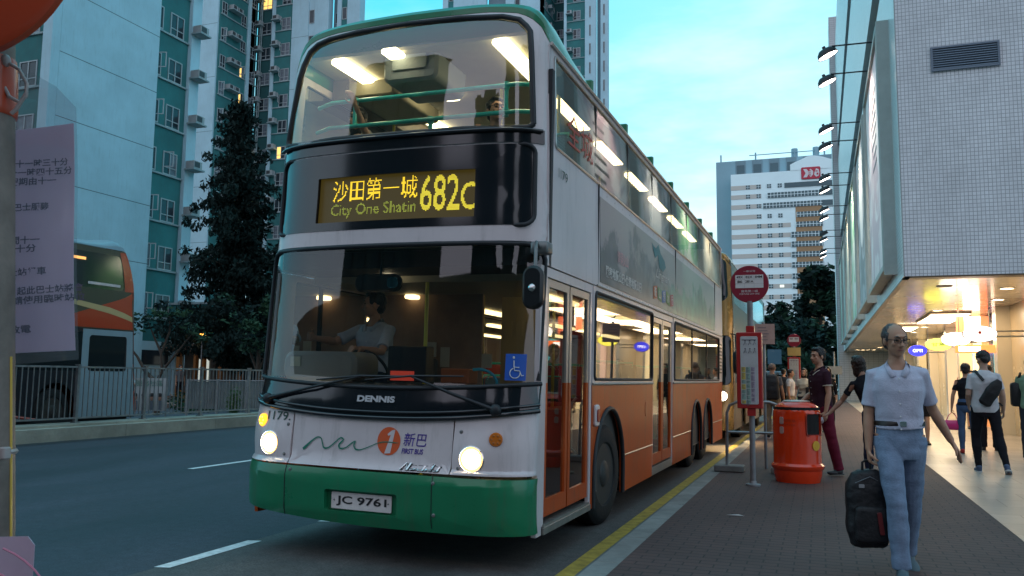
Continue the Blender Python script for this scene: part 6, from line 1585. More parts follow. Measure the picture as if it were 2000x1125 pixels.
fartree('broadleaf_tree', 'low dark tree behind the far bus stop disc', (-1.5,80,0), 26, 2.8,1.6,1.5,6.2,.28,40)
fartree('broadleaf_tree', 'low dark tree between the far bus stop and the gold bus', (-5.5,90,0), 26, 2.6,1.6,1.,6.0,.30,34)
b = MB(); random.seed(4)
for k in range(60): leaves(b, (random.uniform(-30,1.0), 118+random.uniform(-2,2), random.uniform(.5,2.6)), (1.6,1.2,1.0), 70, .3)
tag(b.build('hedge', M_LDARK), 'long dark hedge crossing the end of the street below the far trees', 'hedge', kind='stuff')
t = thing('road_sign', 'small blue road sign at the street end, left of the far timetable', 'road sign', (-2.9,60,.0))
b = MB(); b.cyl((0,0,0),(0,0,3.3),.05); b.build('pole', M_POLEG, t); b = MB(); b.box(-.45,-.05,2.5,.45,-.02,3.5); b.build('sign_plate', mat('sign_blue',(.08,.18,.26),.4), t)
t = thing('road_sign', 'grey back of a square sign on a pole beside the mall end wall', 'road sign', (.75,44,.13))
b = MB(); b.cyl((-.1,0,0),(-.1,0,2.7),.04); b.build('pole', M_POLEG, t); b = MB(); b.box(-.45,-.05,1.6,.25,-.02,2.0); b.build('sign_plate', mat('sign_back',(.16,.18,.19),.5), t)
t = thing('distant_van', 'small pale blue van far down the street between the waiting people', 'van', (-2.6,52,0))
b = MB(); b.rbox(-.9,0,.35,.9,4.4,1.95,.15,axis='y'); b.build('body', mat('van_blue',(.16,.24,.30),.35), t); b = MB(); b.rbox(-.78,-.02,1.1,.78,.02,1.75,.08,axis='y'); b.build('windscreen', M_BGL, t)
for s in (1,-1):
    for y in (.9,3.5):
        b = MB(); b.cyl((s*.78,y,.35),(s*.92,y,.35),.35,n=18); b.build('wheel', M_TYRE, t)
for x_ in (-.7,.7):
    b = MB(); b.ell((x_,-.01,.75),(.12,.04,.08)); b.build('headlight', mat('unlit_lamp',(.15,.16,.17),.2), t)
# small weeds by the median kerb
b = MB(); random.seed(9)
for k in range(70):
    a = random.uniform(0,6.28); b.tube([(random.gauss(0,.08),random.gauss(0,.1),0),(random.gauss(0,.12),random.gauss(0,.14),random.uniform(.3,.7)),(random.gauss(0,.2),random.gauss(0,.2),random.uniform(.5,1.0))],[.006,.004,.001],4)
leaves(b,(0,0,.45),(.2,.25,.4),260,.045)
tag(b.build('weed_clump', mat('weed_green',(.05,.11,.035),.7,var=.3), None, None, (-15.75,20.0,.2)), 'tuft of green weeds at the railing foot just left of the bus', 'plant')

# ================================================================== LOBBY AND HOARDINGS (behind the railing)
lb = thing('estate_lobby', 'low teal-topped lobby with orange-brown pillars between tower and bus', 'building', (-34.2,38.6,.13))
b = MB(); b.box(-.8,1.2,0,7.5,1.4,3.1); b.build('back_wall', mat('lobby_wall',(.16,.15,.14),.7,var=.3,vscale=1.), lb)
b = MB(); b.box(-.8,-.5,2.55,8.5,1.4,2.75); b.box(-.8,-.52,2.75,8.5,1.4,2.95); b.build('canopy', mat('canopy_brown',(.14,.09,.06),.6), lb)
b = MB(); b.box(-.8,-.1,3.2,8.5,1.4,5.2); b.build('upper_wall', M_TEAL, lb)
b = MB(); b.box(-.8,-.2,5.2,8.5,1.4,5.32); b.box(-.8,-.2,2.96,8.5,1.4,3.2); b.build('ledge', M_LEDGE, lb)
for x, w in ((.05,.22),(1.25,.16),(1.75,.2),(2.95,.26),(4.3,.2),(5.6,.2),(6.6,.2)):
    b = MB(); b.box(x,-.42,0,x+w,-.42+.25,2.55); b.build('pillar', mat('pillar_orange',(.30,.115,.03),.5,var=.15), lb)
b = MB(); b.box(.3,1.15,.6,1.0,1.19,2.3); b.build('lit_poster', emis('poster_glow',(.75,.80,.72),.45), lb)
b = MB(); b.box(1.5,1.15,0,3.0,1.19,2.3); b.box(3.4,1.15,0,4.4,1.19,2.2); b.build('doorway', M_PANE, lb)
b = MB(); b.ell((3.1,-.5,2.4),(.10,.10,.10)); b.build('lamp', emis('lobby_lamp',(1.,.72,.35),10.), lb)
b = MB(); b.box(3.7,-.56,2.55,4.4,-.53,3.0); b.build('sign_plate', M_SIGNW, lb)
ld = bpy.data.lights.new('lobby_light','POINT'); ld.energy = 60; ld.color = (1,.6,.25); ld.shadow_soft_size=.1
lo = bpy.data.objects.new('lobby_light', ld); COL.objects.link(lo); lo.parent = lb; lo.location = (3.1,-.3,2.2)
for i, x in enumerate((-18.9+.15,-17.35)):
    pass
t = thing('lantern', 'orange glowing lamp hanging in the small street tree', 'lamp', (-28.1,33.1,3.25))
b = MB(); b.ell((0,0,0),(.16,.16,.11)); b.ell((-.06,0,.22),(.10,.1,.06)); b.build('lamp', emis('orange_lamp',(1.,.40,.06),5.), t); b = MB(); b.tube([(0,0,-3.1),(0,.0,-.1)],.03,6); b.build('pole', M_POLEG, t)
for i,(x,dy) in enumerate(((-26.45,0),(-25.85,.2))):
    b = MB(); b.rbox(-.13,-.05,0,.13,.05,1.6,.03); tag(b.build('lit_banner', emis('red_banner_glow',(.9,.18,.10),.45), None, None, (x,38.9+dy,1.65)), ('left' if i==0 else 'right')+' one of two upright glowing red strips beside the bus nose', 'sign', 'red strips by the lobby')
M_CORR = mat('corrugated_sheet', (.24,.28,.29), .5, .3, var=.25, vscale=2)
t = thing('hoarding', 'pale corrugated metal hoarding behind the railing, left of the bus nose', 'hoarding', (-18.5,21.3,.13))
b = MB(); n_ = 34; d_ = Vector((2.4,1.25,0))
prev = None
for k in range(n_*2+1):
    u = k/(n_*2); p = d_*u + Vector((.46,-.88,0)).normalized()*(.02 if k%2 else -.02)
    if prev is not None: b.quad(prev+Vector((0,0,.2)), p+Vector((0,0,.2)), p+Vector((0,0,1.05)), prev+Vector((0,0,1.05)))
    prev = p
b.build('sheet', M_CORR, t)
for u in (0,.33,.66,1.):
    b = MB(); p = d_*u+Vector((.05,-.1,0)); b.box(p.x-.03,p.y-.03,0,p.x+.03,p.y+.03,1.12); b.build('post', M_POLEG, t)
b = MB(); b.tube([Vector((.03,-.06,1.08)), d_+Vector((.03,-.06,1.08))],.025,6); b.build('rail', M_POLEG, t)
t = thing('campaign_banner', 'white banner with four portrait heads tied low behind the railing', 'banner', (-18.5,19.0,.13))
bd = Vector((.9,.33,0))
MPB = lambda a,z,d=0.: bd*a + Vector((0,0,z)) + Vector((.33,-.94,0))*d
link('cloth', surf_panel([(0,.22),(1,.22),(1,1.15),(0,1.15)], [], lambda a,z,d=0.: MPB(a,z,d+.01*math.sin(a*9)), .004, .1, 'cl', [mat('banner_white',(.42,.46,.47),.7,var=.1,vscale=4)]), t)
for a in (.10,.36,.60,.84):
    h = MB(); h.ell(MPB(a,.60,.02), (.075,.02,.10), None, 12, 8); hd = h.build('portrait', mat('portrait_skin',(.30,.17,.12),.7), t)
    h = MB(); h.ell(MPB(a,.665,.028), (.082,.02,.062), None, 12, 8); h.build('portrait_hair', M_BLKINK, hd)
    h = MB(); h.rbox(-.1,-.003,0,.1,.003,.26,.05,Matrix.Translation(MPB(a,.25,.018)),axis='y'); h.build('portrait_shirt', mat('portrait_cloth',(.10,.13,.16),.7), hd)
fit_text('服務社區', .1,.92,.9,1.08, mat('banner_green',(.05,.22,.16),.6), lambda a,z,d=0.: MPB(a,z,.02), t, 'banner_lettering')
b = MB(); b.cyl((-.02,0,0),(-.02,0,1.25),.025,n=8); b.cyl((.93,.33,0),(.93,.33,1.25),.025,n=8); b.build('stake', M_POLEG, t)
# flower planter right of the banner
t = thing('shrub_bed', 'low flowering shrubs behind the railing between banner and hoarding', 'plant', (-19.4,22.6,.13))
b = MB(); random.seed(6); leaves(b,(0,0,.35),(1.0,.8,.4),900,.06); b.build('leaves', M_LLITE, t)
b = MB(); leaves(b,(-.1,-.2,.5),(.6,.5,.25),60,.045); b.build('flowers', mat('flower_orange',(.45,.16,.03),.6), t)
# ================================================================== PEOPLE
SK = mat('skin', (.42,.225,.145), .5, var=.08, vscale=8)
SKP = mat('skin_pale', (.42,.26,.19), .5, var=.08, vscale=8)
SKD = mat('skin_tan', (.27,.14,.09), .5, var=.08, vscale=8)
HAIR = mat('black_hair', (.010,.008,.008), .38, var=.3, vscale=30, bump=.6, bscale=70)
HAIRG = mat('grey_hair', (.06,.055,.055), .5, var=.4, vscale=30, bump=.6, bscale=70)
M_EYE = mat('eye_dark', (.008,.006,.006), .2); M_LIP = mat('lips', (.26,.10,.08), .5)
M_SHOE = mat('shoe_dark', (.02,.02,.022), .5); M_SOLE = mat('sole_white', (.5,.5,.5), .6)
def nv(*a): return Vector(a).normalized()
def ringell(c, rx, ry, n=20, M=None, e=2.3):
    out = []
    for k in range(n):
        t = 2*math.pi*k/n; ct, st = math.cos(t), math.sin(t)
        p = Vector((rx*math.copysign(abs(ct)**(2/e),ct), ry*math.copysign(abs(st)**(2/e),st), 0))
        out.append(Vector(c) + (M @ p if M is not None else p))
    return out
def person(label, loc, rz=0., H=1.70, sex='m', lean=(0,0,0), armL=None, armR=None, legL=None, legR=None, head=(0,0), curl=(.5,.5),
           top=None, bottom=None, hair='short', hairm=None, skin=None, shoe=None, detail=1, shorts=False, sleeve=.62, hem=.90, glasses=False, collar=False, belt=None, sit=False, dress=False, trim=None, group=None, bald=False, sole=None, loose=1., turn=0.):
    s = H/1.70; skin = skin or SK; hairm = hairm or HAIR; vox = {2:.0062, 1:.0085, 0:.012}[detail]
    t = thing('person', label, 'person', loc, rz, group)
    f = .93 if sex == 'f' else 1.
    Lr = Matrix.Rotation(lean[2],3,'Z') @ Matrix.Rotation(lean[0],3,'X') @ Matrix.Rotation(lean[1],3,'Y')
    P0 = Vector((0,0,.92))
    def TB(p): p = Vector(p); return P0 + Lr @ (p-P0)
    # joints
    aL = armL or (nv(.18,.05,-1), nv(.05,-.15,-1)); aR = armR or (nv(-.18,.05,-1), nv(-.05,-.15,-1))
    gL = legL or (nv(.03,0,-1), nv(0,0,-1)); gR = legR or (nv(-.03,0,-1), nv(0,0,-1))
    def legj(sd, g):
        h = Vector((sd*.088*(1.05 if sex=='f' else 1),0,.90)); k = h + g[0]*.42; a = k + g[1]*.41; return h, k, a
    HL_, KL, AL = legj(1, gL); HR_, KR, AR = legj(-1, gR)
    dz = 0 if sit else .08 - min(AL.z, AR.z)
    if sit: dz = 0
    up = Vector((0,0,dz))
    def armj(sd, a):
        S = TB((sd*.163*f,.012,1.355)); E = S + a[0]*.275; W = E + a[1]*.245; return S, E, W
    SL, EL, WL = armj(1, aL); SR, ER, WR = armj(-1, aR)
    C_ = lambda v: (Vector(v)+up)*s
    tors = [(.84,.150,.105,.005),(.92,.165,.115,.005),(1.0,.155,.108,0),(1.06,.146,.102,0),(1.15,.152,.108,-.003),(1.25,.170,.115,0),(1.33,.166,.104,.008),(1.385,.122,.078,.012),(1.42,.085,.065,.012),(1.45,.060,.058,.008)]
    if sex == 'f': tors = [(z,rx*(1.0 if z<.95 else .84 if z<1.1 else .86),ry*(1 if z<.95 else .9 if z < 1.15 or z>1.3 else 1.08),yo-(.01 if 1.15<=z<=1.3 else 0)) for z,rx,ry,yo in tors]
    NB = TB((0,.012,1.43)); Hc = TB((0,-.012,1.585))
    hy, hp = head
    Hm = Lr @ Matrix.Rotation(hy,3,'Z') @ Matrix.Rotation(hp,3,'X')
    if lean[0] or lean[1]: Hm = Matrix.Rotation(hy,3,'Z') @ Matrix.Rotation(hp,3,'X') @ Matrix.Rotation(lean[1]*.6,3,'Y')
    HP = lambda x,y,z: C_(Hc + Hm @ Vector((x,y,z)))
    # ---- body
    b = MB()
    b.loft([[C_(TB(p)) for p in ringell((0,yo,z),rx*.93,ry*.93)] for z,rx,ry,yo in tors])
    def leg(bb, h, k, a, r, infl=0.):
        bb.tube([C_(h+Vector((0,0,.05))), C_(h), C_(h.lerp(k,.5)), C_(k), C_(k.lerp(a,.35)), C_(k.lerp(a,.75)), C_(a)], [(q+infl)*s for q in r], 14)
    LR = [.085,.088,.070,.054,.056,.040,.036]
    if sex == 'f': LR = [q*.95 for q in LR]
    for h,k,a in ((HL_,KL,AL),(HR_,KR,AR)): leg(b,h,k,a,LR)
    feet = []
    for (k,a,sd,g) in ((KL,AL,1,gL),(KR,AR,-1,gR)):
        sh = (a-k).normalized(); fwd = Vector((sd*.12,-1,0)); fwd = (fwd - sh*fwd.dot(sh)).normalized()
        if sh.z < -.96 : fwd.z = 0; fwd.normalize()
        feet.append((a, sh, fwd))
        b.tube([C_(a), C_(a+sh*.05+fwd*.03), C_(a+sh*.055+fwd*.12), C_(a+sh*.06+fwd*.17)], [.036*s,.036*s,.030*s,.018*s], 10)
    for (S,E,W,a) in ((SL,EL,WL,aL),(SR,ER,WR,aR)):
        b.tube([C_(S+Vector((-.03 if S.x>0 else .03,0,0))), C_(S), C_(S.lerp(E,.4)), C_(E), C_(E.lerp(W,.3)), C_(E.lerp(W,.8)), C_(W)], [q*s*f for q in (.045,.050,.044,.037,.039,.028,.025)], 12)
    # neck & head
    b.tube([C_(NB-Vector((0,0,.03))), C_(NB.lerp(Hc,.35)), C_(Hc)], [.058*s*f,.052*s*f,.055*s*f], 14)
    hs = s*(1.0)
    Hr = Hm
    b.ell(HP(0,.012,.025), (.077*hs,.096*hs,.090*hs), Hr, 20, 14)
    b.ell(HP(0,-.022,-.035), (.062*hs,.066*hs,.074*hs), Hr, 18, 12)
    b.ell(HP(0,-.052,-.083), (.030*hs,.026*hs,.024*hs), Hr, 12, 8)
    b.tube([HP(0,-.080,.018), HP(0,-.096,-.010), HP(0,-.108,-.026), HP(0,-.092,-.034)], [.008*hs,.010*hs,.013*hs,.010*hs], 8)
    b.ell(HP(0,-.084,.034), (.045*hs,.012*hs,.010*hs), Hr, 12, 6)
    for sx in (-1,1):
        b.ell(HP(sx*.079,.008,-.005), (.010*hs,.020*hs,.032*hs), Hr, 10, 8); b.ell(HP(sx*.042,-.062,-.018), (.020*hs,.016*hs,.018*hs), Hr, 10, 8)
        b.ell(HP(sx*.012,-.098,-.030), (.008*hs,.008*hs,.007*hs), Hr, 8, 6)
    # hands
    def hand(W, d, sd, cv):
        d = d.normalized(); side = Vector((0,-1,0)); side = (side - d*side.dot(d))
        if side.length < .2: side = Vector((0,0,1)) - d*d.z
        side.normalize(); n = d.cross(side)*sd     # palm normal toward the body
        if n.x*sd > 0: n = -n
        T = Matrix((( side.x,n.x,d.x),(side.y,n.y,d.y),(side.z,n.z,d.z)))
        rg = []
        for (q,w_,th) in ((-.01,.024,.018),(.02,.032,.016),(.05,.040,.014),(.085,.040,.013)): rg.append([C_(p) for p in ringell(W+d*q, w_, th, 12, T)])
        b.loft(rg)
        for i,(off,ln) in enumerate(((.030,.075),(.010,.083),(-.010,.078),(-.029,.062))):
            p = W+d*.08+side*off; dirv = (d+side*off*1.5).normalized(); pts_ = [p-d*.02, p]; c_ = cv*(.9+.12*i)
            for j, fr in enumerate((.42,.32,.26)):
                dirv = (Matrix.Rotation(0,3,'X') @ dirv); dirv = (dirv*math.cos(c_*.8) + n*math.sin(c_*.8)).normalized(); p = p + dirv*ln*fr; pts_.append(p.copy())
            b.tube([C_(q) for q in pts_], [q*s for q in (.0095,.0095,.009,.0085,.0072)], 8)
        p = W+d*.025+side*.028; q1 = p + (side*.8+d*.6+n*.35).normalized()*.034; q2 = q1 + (side*.25+d*.8+n*.5*(.4+cv)).normalized()*.032; q3 = q2 + (d*.9+n*(.3+cv)).normalized()*.022
        b.tube([C_(p),C_(q1),C_(q2),C_(q3)], [.013*s,.0115*s,.0098*s,.008*s], 8)
    hand(WL, aL[2] if len(aL)>2 else aL[1], 1, curl[0]); hand(WR, aR[2] if len(aR)>2 else aR[1], -1, curl[1])
    me = remesh(b, vox, 2 if detail else 1, None, 'body', [skin]); body = link('body', me, t)
    # ---- hair
    h = MB()
    nzf = lambda amp, fr: (lambda co: amp*(noise.noise(Vector(co)*fr)*.7+noise.noise(Vector(co)*fr*2.3)*.5))
    if bald:
        h.ell(HP(0,.030,.030), (.081*hs,.088*hs,.080*hs), Hr, 18, 12)
    elif hair == 'receding':
        h.ell(HP(0,.036,.036), (.083*hs,.090*hs,.084*hs), Hr, 20, 12); h.ell(HP(0,.06,-.01), (.070*hs,.050*hs,.060*hs), Hr, 14, 8)
        for sx in (-1,1): h.ell(HP(sx*.070,.004,.030), (.016*hs,.040*hs,.040*hs), Hr, 10, 8)
    elif hair in ('short','long','bob'):
        h.ell(HP(0,.026,.046), (.085*hs,.096*hs,.088*hs), Hr, 20, 12); h.ell(HP(0,-.030,.098), (.060*hs,.052*hs,.030*hs), Hr, 14, 8); h.ell(HP(0,.06,-.01), (.070*hs,.055*hs,.070*hs), Hr, 14, 8)
        for sx in (-1,1): h.ell(HP(sx*.070,.0,.035), (.018*hs,.045*hs,.045*hs), Hr, 10, 8)
    if hair in ('long','bob'):
        ln = .22 if hair == 'bob' else .40
        if hair == 'bob': rgs = ((.04,.086,.085,.02),(-.04,.088,.082,.022),(-.11,.085,.070,.022),(-.155,.070,.055,.022))
        else: rgs = ((.04,.086,.085,.03),(-.04,.090,.075,.045),(-.13,.098,.060,.062),(-.22,.092,.045,.075),(-.33,.055,.030,.080))
        h.loft([[HP(*((p.x),(p.y),(p.z))) for p in ringell((0,yo,z_),rx,ry,20)] for z_,rx,ry,yo in rgs])
        if hair == 'long':
            for sx in (-1,1): h.tube([HP(sx*.076,-.02,.05),HP(sx*.088,-.02,-.05),HP(sx*.092,-.02,-.16),HP(sx*.080,-.03,-.28)], [.022*hs,.024*hs,.024*hs,.008*hs], 8)
    if h.v: 
        me = remesh(h, max(.008,vox), 2, nzf(.010 if detail else .006, 34), 'hair', [hairm]); link('hair', me, t)
    # ---- face details
    if detail:
        for sx in (-1,1):
            e = MB(); e.ell(HP(sx*.030,-.0790,.008), (.0150*hs,.0080*hs,.0055*hs), Hr, 12, 8); e.build('eye', M_EYE, t, 60)
            e = MB(); e.tube([HP(sx*.016,-.092,.031), HP(sx*.032,-.090,.036), HP(sx*.050,-.077,.030)], [.0035*hs,.0042*hs,.002*hs], 6); e.build('eyebrow', hairm, t, 60)
        e = MB(); e.tube([HP(-.024,-.078,-.060), HP(-.010,-.0895,-.057), HP(.010,-.0895,-.057), HP(.024,-.078,-.060)], [.002*hs,.0055*hs,.0055*hs,.002*hs], 6); e.build('mouth', M_LIP, t, 60)
    if glasses:
        e = MB()
        for sx in (-1,1):
            q = rrect(-.025,-.014,.025,.014,.010); e.tube([HP(sx*.033+a,-.100,.006+z) for a,z in q+q[:1]], .0026*hs, 6); e.tube([HP(sx*.058,-.099,.012),HP(sx*.078,-.06,.012),HP(sx*.084,.02,.008)], .0026*hs, 6)
        e.tube([HP(-.009,-.101,.010),HP(.009,-.101,.010)], .0024*hs, 6); e.build('glasses', M_BLKINK, t, 60)
    # ---- shirt
    if top:
        b = MB(); inf = .017*loose
        rg = []
        zs = [q for q in tors if q[0] > hem+.01]
        h0 = [q for q in tors if q[0] <= hem+.01] or [tors[0]]
        rg.append((hem, max(h0[-1][1],.150*f)+inf*.9, h0[-1][2]+inf, h0[-1][3]))
        rg += [(z,rx+inf,ry+inf,yo) for z,rx,ry,yo in zs[:-2]]; rg += [(1.425,.085*f,.075,.012),(1.432,.060,.058,.012)]
        vn = .055 if (collar and detail == 2) else .012
        b.loft([[C_(TB(p - Vector((0,0,vn*max(0,-p.y-.012)/.07 if z > 1.4 else 0)))) for p in ringell((0,yo,z),rx,ry,24)] for z,rx,ry,yo in rg])
        if sleeve:
            for (S,E,W,sd) in ((SL,EL,WL,1),(SR,ER,WR,-1)):
                pts_ = [S+Vector((-.06*sd,0,.006)), S, S.lerp(E,min(1,sleeve)*.6), S.lerp(E,min(1,sleeve))]; rr = [.050,.056,.055,.060]
                if sleeve > 1: pts_ += [E.lerp(W,(sleeve-1)*.5), E.lerp(W,sleeve-1)]; rr = [.056,.062,.056,.050,.045,.040]
                b.tube([C_(p) for p in pts_], [q*s*f*(1 if loose>=1 else .9) for q in rr], 16)
        fold = lambda co: .0045*noise.noise(Vector((co.x*9,co.y*9,co.z*16)))+.007*noise.noise(Vector((co.x*4+3,co.y*4,co.z*9+co.x*6)))
        me = remesh(b, max(vox,.0075), 3, fold, 'shirt', [top]); sh_ = link('shirt', me, t)
        if collar:
            cm_ = trim if (trim and collar == 'trim') else top
            c = MB(); 
            for sx in (-1,1):
                a_ = [(0,.074,1.462),(sx*.050,.055,1.460),(sx*.066,.0,1.446),(sx*.052,-.060,1.412),(sx*.016,-.105,1.352)]
                b_ = [(0,.090,1.436),(sx*.068,.068,1.434),(sx*.088,-.002,1.416),(sx*.078,-.080,1.382),(sx*.050,-.122,1.338)]
                for i in range(4): c.quad(*[C_(TB(p)) for p in (a_[i],a_[i+1],b_[i+1],b_[i])])
            o = c.build('collar', top, sh_, 60)
            md = o.modifiers.new('s','SOLIDIFY'); md.thickness = .005
            if collar == 'trim':
                c = MB()
                for sx in (-1,1): c.tube([C_(TB(q)) for q in ((0,.095,1.434),(sx*.072,.074,1.429),(sx*.090,-.002,1.415),(sx*.080,-.080,1.381),(sx*.052,-.123,1.337))], .004, 6)
                c.build('collar_trim', trim, sh_, 60)
        if trim and sleeve:
            for (S,E,sd) in ((SL,EL,1),(SR,ER,-1)):
                c = MB(); p1 = S.lerp(E,sleeve-.03); p2 = S.lerp(E,sleeve+.01); c.tube([C_(p1),C_(p2)], [.0655*s*f]*2, 16, caps=False); c.build('sleeve_trim', trim, sh_, 60)
        if detail == 2:
            c = MB()
            for k in range(5): c.ell(C_(TB((0,-.128-(.006 if k<3 else 0),1.335-k*.085))), (.006,.003,.006), nu=8, nv=6)
            c.build('buttons', M_SIGNW, sh_); c = MB(); c.box(-.0015,-.133,.94,.0015,-.128,1.37)
    # ---- trousers / skirt
    if bottom:
        b = MB(); inf = .016*loose
        if dress:
            b.loft([[C_(p if z < .95 else TB(p)) for p in ringell((0,yo,z),rx,ry,24)] for z,rx,ry,yo in ((.62,.20,.15,0),(.75,.19,.14,0),(.90,.178,.128,0),(1.0,.155,.115,0),(1.05,.14,.10,0))])
        else:
            b.loft([[C_(p) for p in ringell((0,yo,z),rx,ry,24)] for z,rx,ry,yo in ((.78,.125,.10,.0),(.84,.160,.118,.004),(.92,.170,.124,.005),(1.0,.158,.115,0),(1.03,.150,.110,0))])
            for h_,k_,a_ in ((HL_,KL,AL),(HR_,KR,AR)):
                r = [.095,.100,.086,.072,.074,.064,.066] if loose >= 1 else [.092,.096,.078,.062,.064,.047,.042]
                if shorts: b.tube([C_(h_+Vector((0,0,.03))), C_(h_), C_(h_.lerp(k_,.5)), C_(h_.lerp(k_,.98))], [q*s for q in (.095,.100,.094,.092)], 16)
                else: b.tube([C_(h_+Vector((0,0,.03))), C_(h_), C_(h_.lerp(k_,.5)), C_(k_), C_(k_.lerp(a_,.35)), C_(k_.lerp(a_,.75)), C_(a_+(a_-k_).normalized()*.015)], [q*s for q in r], 16)
        fold = lambda co: .005*noise.noise(Vector((co.x*7,co.y*7,co.z*20)))+.006*noise.noise(Vector((co.x*5,co.y*5+2,co.z*8)))
        me = remesh(b, max(vox,.0075), 2, fold, 'trousers', [bottom]); link('skirt' if dress else ('shorts' if shorts else 'trousers'), me, t)
        if belt:
            c = MB(); c.loft([[C_(p) for p in ringell((0,.003,z),rx,ry,28)] for z,rx,ry in ((1.005,.172,.128),(1.008,.176,.131),(1.035,.174,.129),(1.038,.170,.126))], caps=False); bl_ = c.build('belt', belt, t, 50)
            c = MB(); c.rbox(-.022,-.139,1.004,.022,-.130,1.040,.004,axis='y'); 
            for i,v in enumerate(c.v): c.v[i] = tuple(C_(v))
            c.build('buckle', P_CHROME, bl_)
    # ---- shoes
    for (a, sh, fw) in feet:
        b = MB(); up_ = -sh; 
        def ps(q, w): return C_(a + sh*q + fw*w)
        side = fw.cross(up_).normalized()
        T = Matrix(((side.x,fw.x,up_.x),(side.y,fw.y,up_.y),(side.z,fw.z,up_.z)))
        b.ell(ps(.040,.02), (.042*s,.070*s,.045*s), T, 14, 10); b.ell(ps(.052,.11), (.047*s,.085*s,.030*s), T, 14, 10); b.ell(ps(.010,-.01), (.042*s,.045*s,.040*s), T, 12, 8)
        me = remesh(b, .008, 2, None, 'shoe', [shoe or M_SHOE]); so_ = link('shoe', me, t)
        b = MB(); b.loft([[ps(q, .055)+T@(p*s) for p in ringell((0,0,0),.044,.115,20)] for q in (.066,.080)]); b.build('sole', sole or M_SHOE, so_, 40)
    t['_j'] = 0; del t['_j']
    return t, dict(WL=C_(WL), WR=C_(WR), SL=C_(SL), SR=C_(SR), TB=TB, C=C_, dz=dz, s=s, H=C_(Hc))
def cloth(name, col, rough=.85, var=.12, vs=6, **k): return mat(name, col, rough, var=var, vscale=vs, bump=.25, bscale=90, spec=.2, **k)
JEAN = cloth('jeans_blue', (.17,.23,.33), var=.3, vs=7); SHIRT = cloth('shirt_lavender', (.46,.47,.58)); MAROON = cloth('polo_maroon', (.035,.012,.022)); PINKT = cloth('trousers_crimson', (.13,.012,.03))
BLACKC = cloth('black_cloth', (.010,.010,.014)); NAVY = cloth('navy_cloth', (.014,.020,.045)); WHITEC = cloth('white_tee', (.52,.53,.56)); GREENC = cloth('green_shirt', (.16,.25,.17)); GREYC = cloth('grey_cloth', (.10,.10,.11)); KHAKI = cloth('khaki', (.20,.16,.11)); CREAMC = cloth('cream_blouse', (.42,.40,.34)); DKTR = cloth('dark_trousers', (.028,.032,.042)); LEATH = mat('belt_leather', (.015,.010,.008), .4)
def placed(o, p, a=None): return o

# 1 walking man with the bag
t, J = person('man in pale short-sleeved shirt and jeans striding towards the camera, holding a black bag', (.50,6.38,.13), R(6), 1.70, 'm',
  lean=(R(4),R(-1),R(-6)), hair='receding', armR=(nv(-.14,.06,-1), nv(-.05,-.12,-1), nv(.05,-.05,-1)), armL=(nv(.34,.34,-.90), nv(.50,.10,-.85), nv(.5,0,-.85)), curl=(.25,1.35),
  legL=(nv(-.01,.24,-1), nv(.0,.52,-1)), legR=(nv(.05,-.34,-1), nv(.05,-.02,-1)), head=(R(16),R(6)), top=SHIRT, bottom=JEAN, hairm=HAIRG, bald=False, skin=SK, detail=2, glasses=True, collar=True, belt=LEATH, hem=.99, sleeve=.80,
  shoe=mat('shoe_blue_grey',(.08,.12,.14),.6), sole=M_SOLE)
man = t; man.scale = (.92,.98,1)
# shirt pocket and placket
w = Matrix.Translation(man.location) @ Matrix.Rotation(R(6),4,'Z') @ Matrix.Diagonal((.92,.98,1,1)) @ J['WR']
bag = thing('backpack', 'black backpack with a dark red stripe, carried by its top loop by the walking man', 'backpack', (w.x-.02, w.y-.02, w.z-.09), R(14))
bag.scale = (.9,.9,.93)
b = MB()
for z,rx,ry,yo in (): pass
b.loft([ringell((0,yo,z),rx,ry,24,None,2.6) for z,rx,ry,yo in ((-.60,.10,.05,.0),(-.585,.135,.075,.0),(-.50,.155,.085,0),(-.30,.160,.085,0),(-.15,.150,.075,0),(-.07,.115,.055,0),(-.045,.07,.03,0))])
M_BAG = mat('bag_nylon', (.010,.010,.012), .55, bump=.3, bscale=40, spec=.4)
link('bag_body', remesh(b, .010, 3, lambda co: .014*noise.noise(Vector(co)*8)+.006*noise.noise(Vector(co)*22), 'bag', [M_BAG]), bag)
b = MB(); b.loft([ringell((0,-.085,z),rx,ry,20,None,2.6) for z,rx,ry in ((-.56,.10,.02),(-.54,.12,.035),(-.40,.125,.038),(-.32,.115,.03),(-.30,.09,.015))]); link('front_pocket', remesh(b,.010,2,lambda co:.006*noise.noise(Vector(co)*12),'p',[M_BAG]), bag)
b = MB(); b.tube([(-.03,0,-.05),(-.028,0,.005),(0,0,.022),(.028,0,.005),(.03,0,-.05)], .010, 8, .006); b.build('carry_loop', M_BAG, bag, 60)
b = MB(); b.rbox(-.012,-.128,-.50,.022,-.120,-.34,.01,Matrix.Rotation(R(-7),4,'Y'),axis='y'); b.build('red_stripe', mat('bag_red',(.10,.006,.008),.5), bag)
b = MB(); b.tube([(.10,.06,-.08),(.17,.09,-.20),(.19,.08,-.38),(.12,.06,-.56)], .018, 8, .006); b.build('shoulder_strap', M_BAG, bag, 60)
b = MB(); b.tube([(-.10,-.055,-.14),(0,-.085,-.09),(.10,-.055,-.14)], .004, 6); b.build('zip', mat('zip_grey',(.10,.10,.11),.4,.5), bag, 60)
b = MB(); b.rbox(-.085,-.096,-.17,-.045,-.090,-.145,.004,axis='y'); b.build('label_patch', mat('patch_grey',(.22,.22,.23),.5), bag)
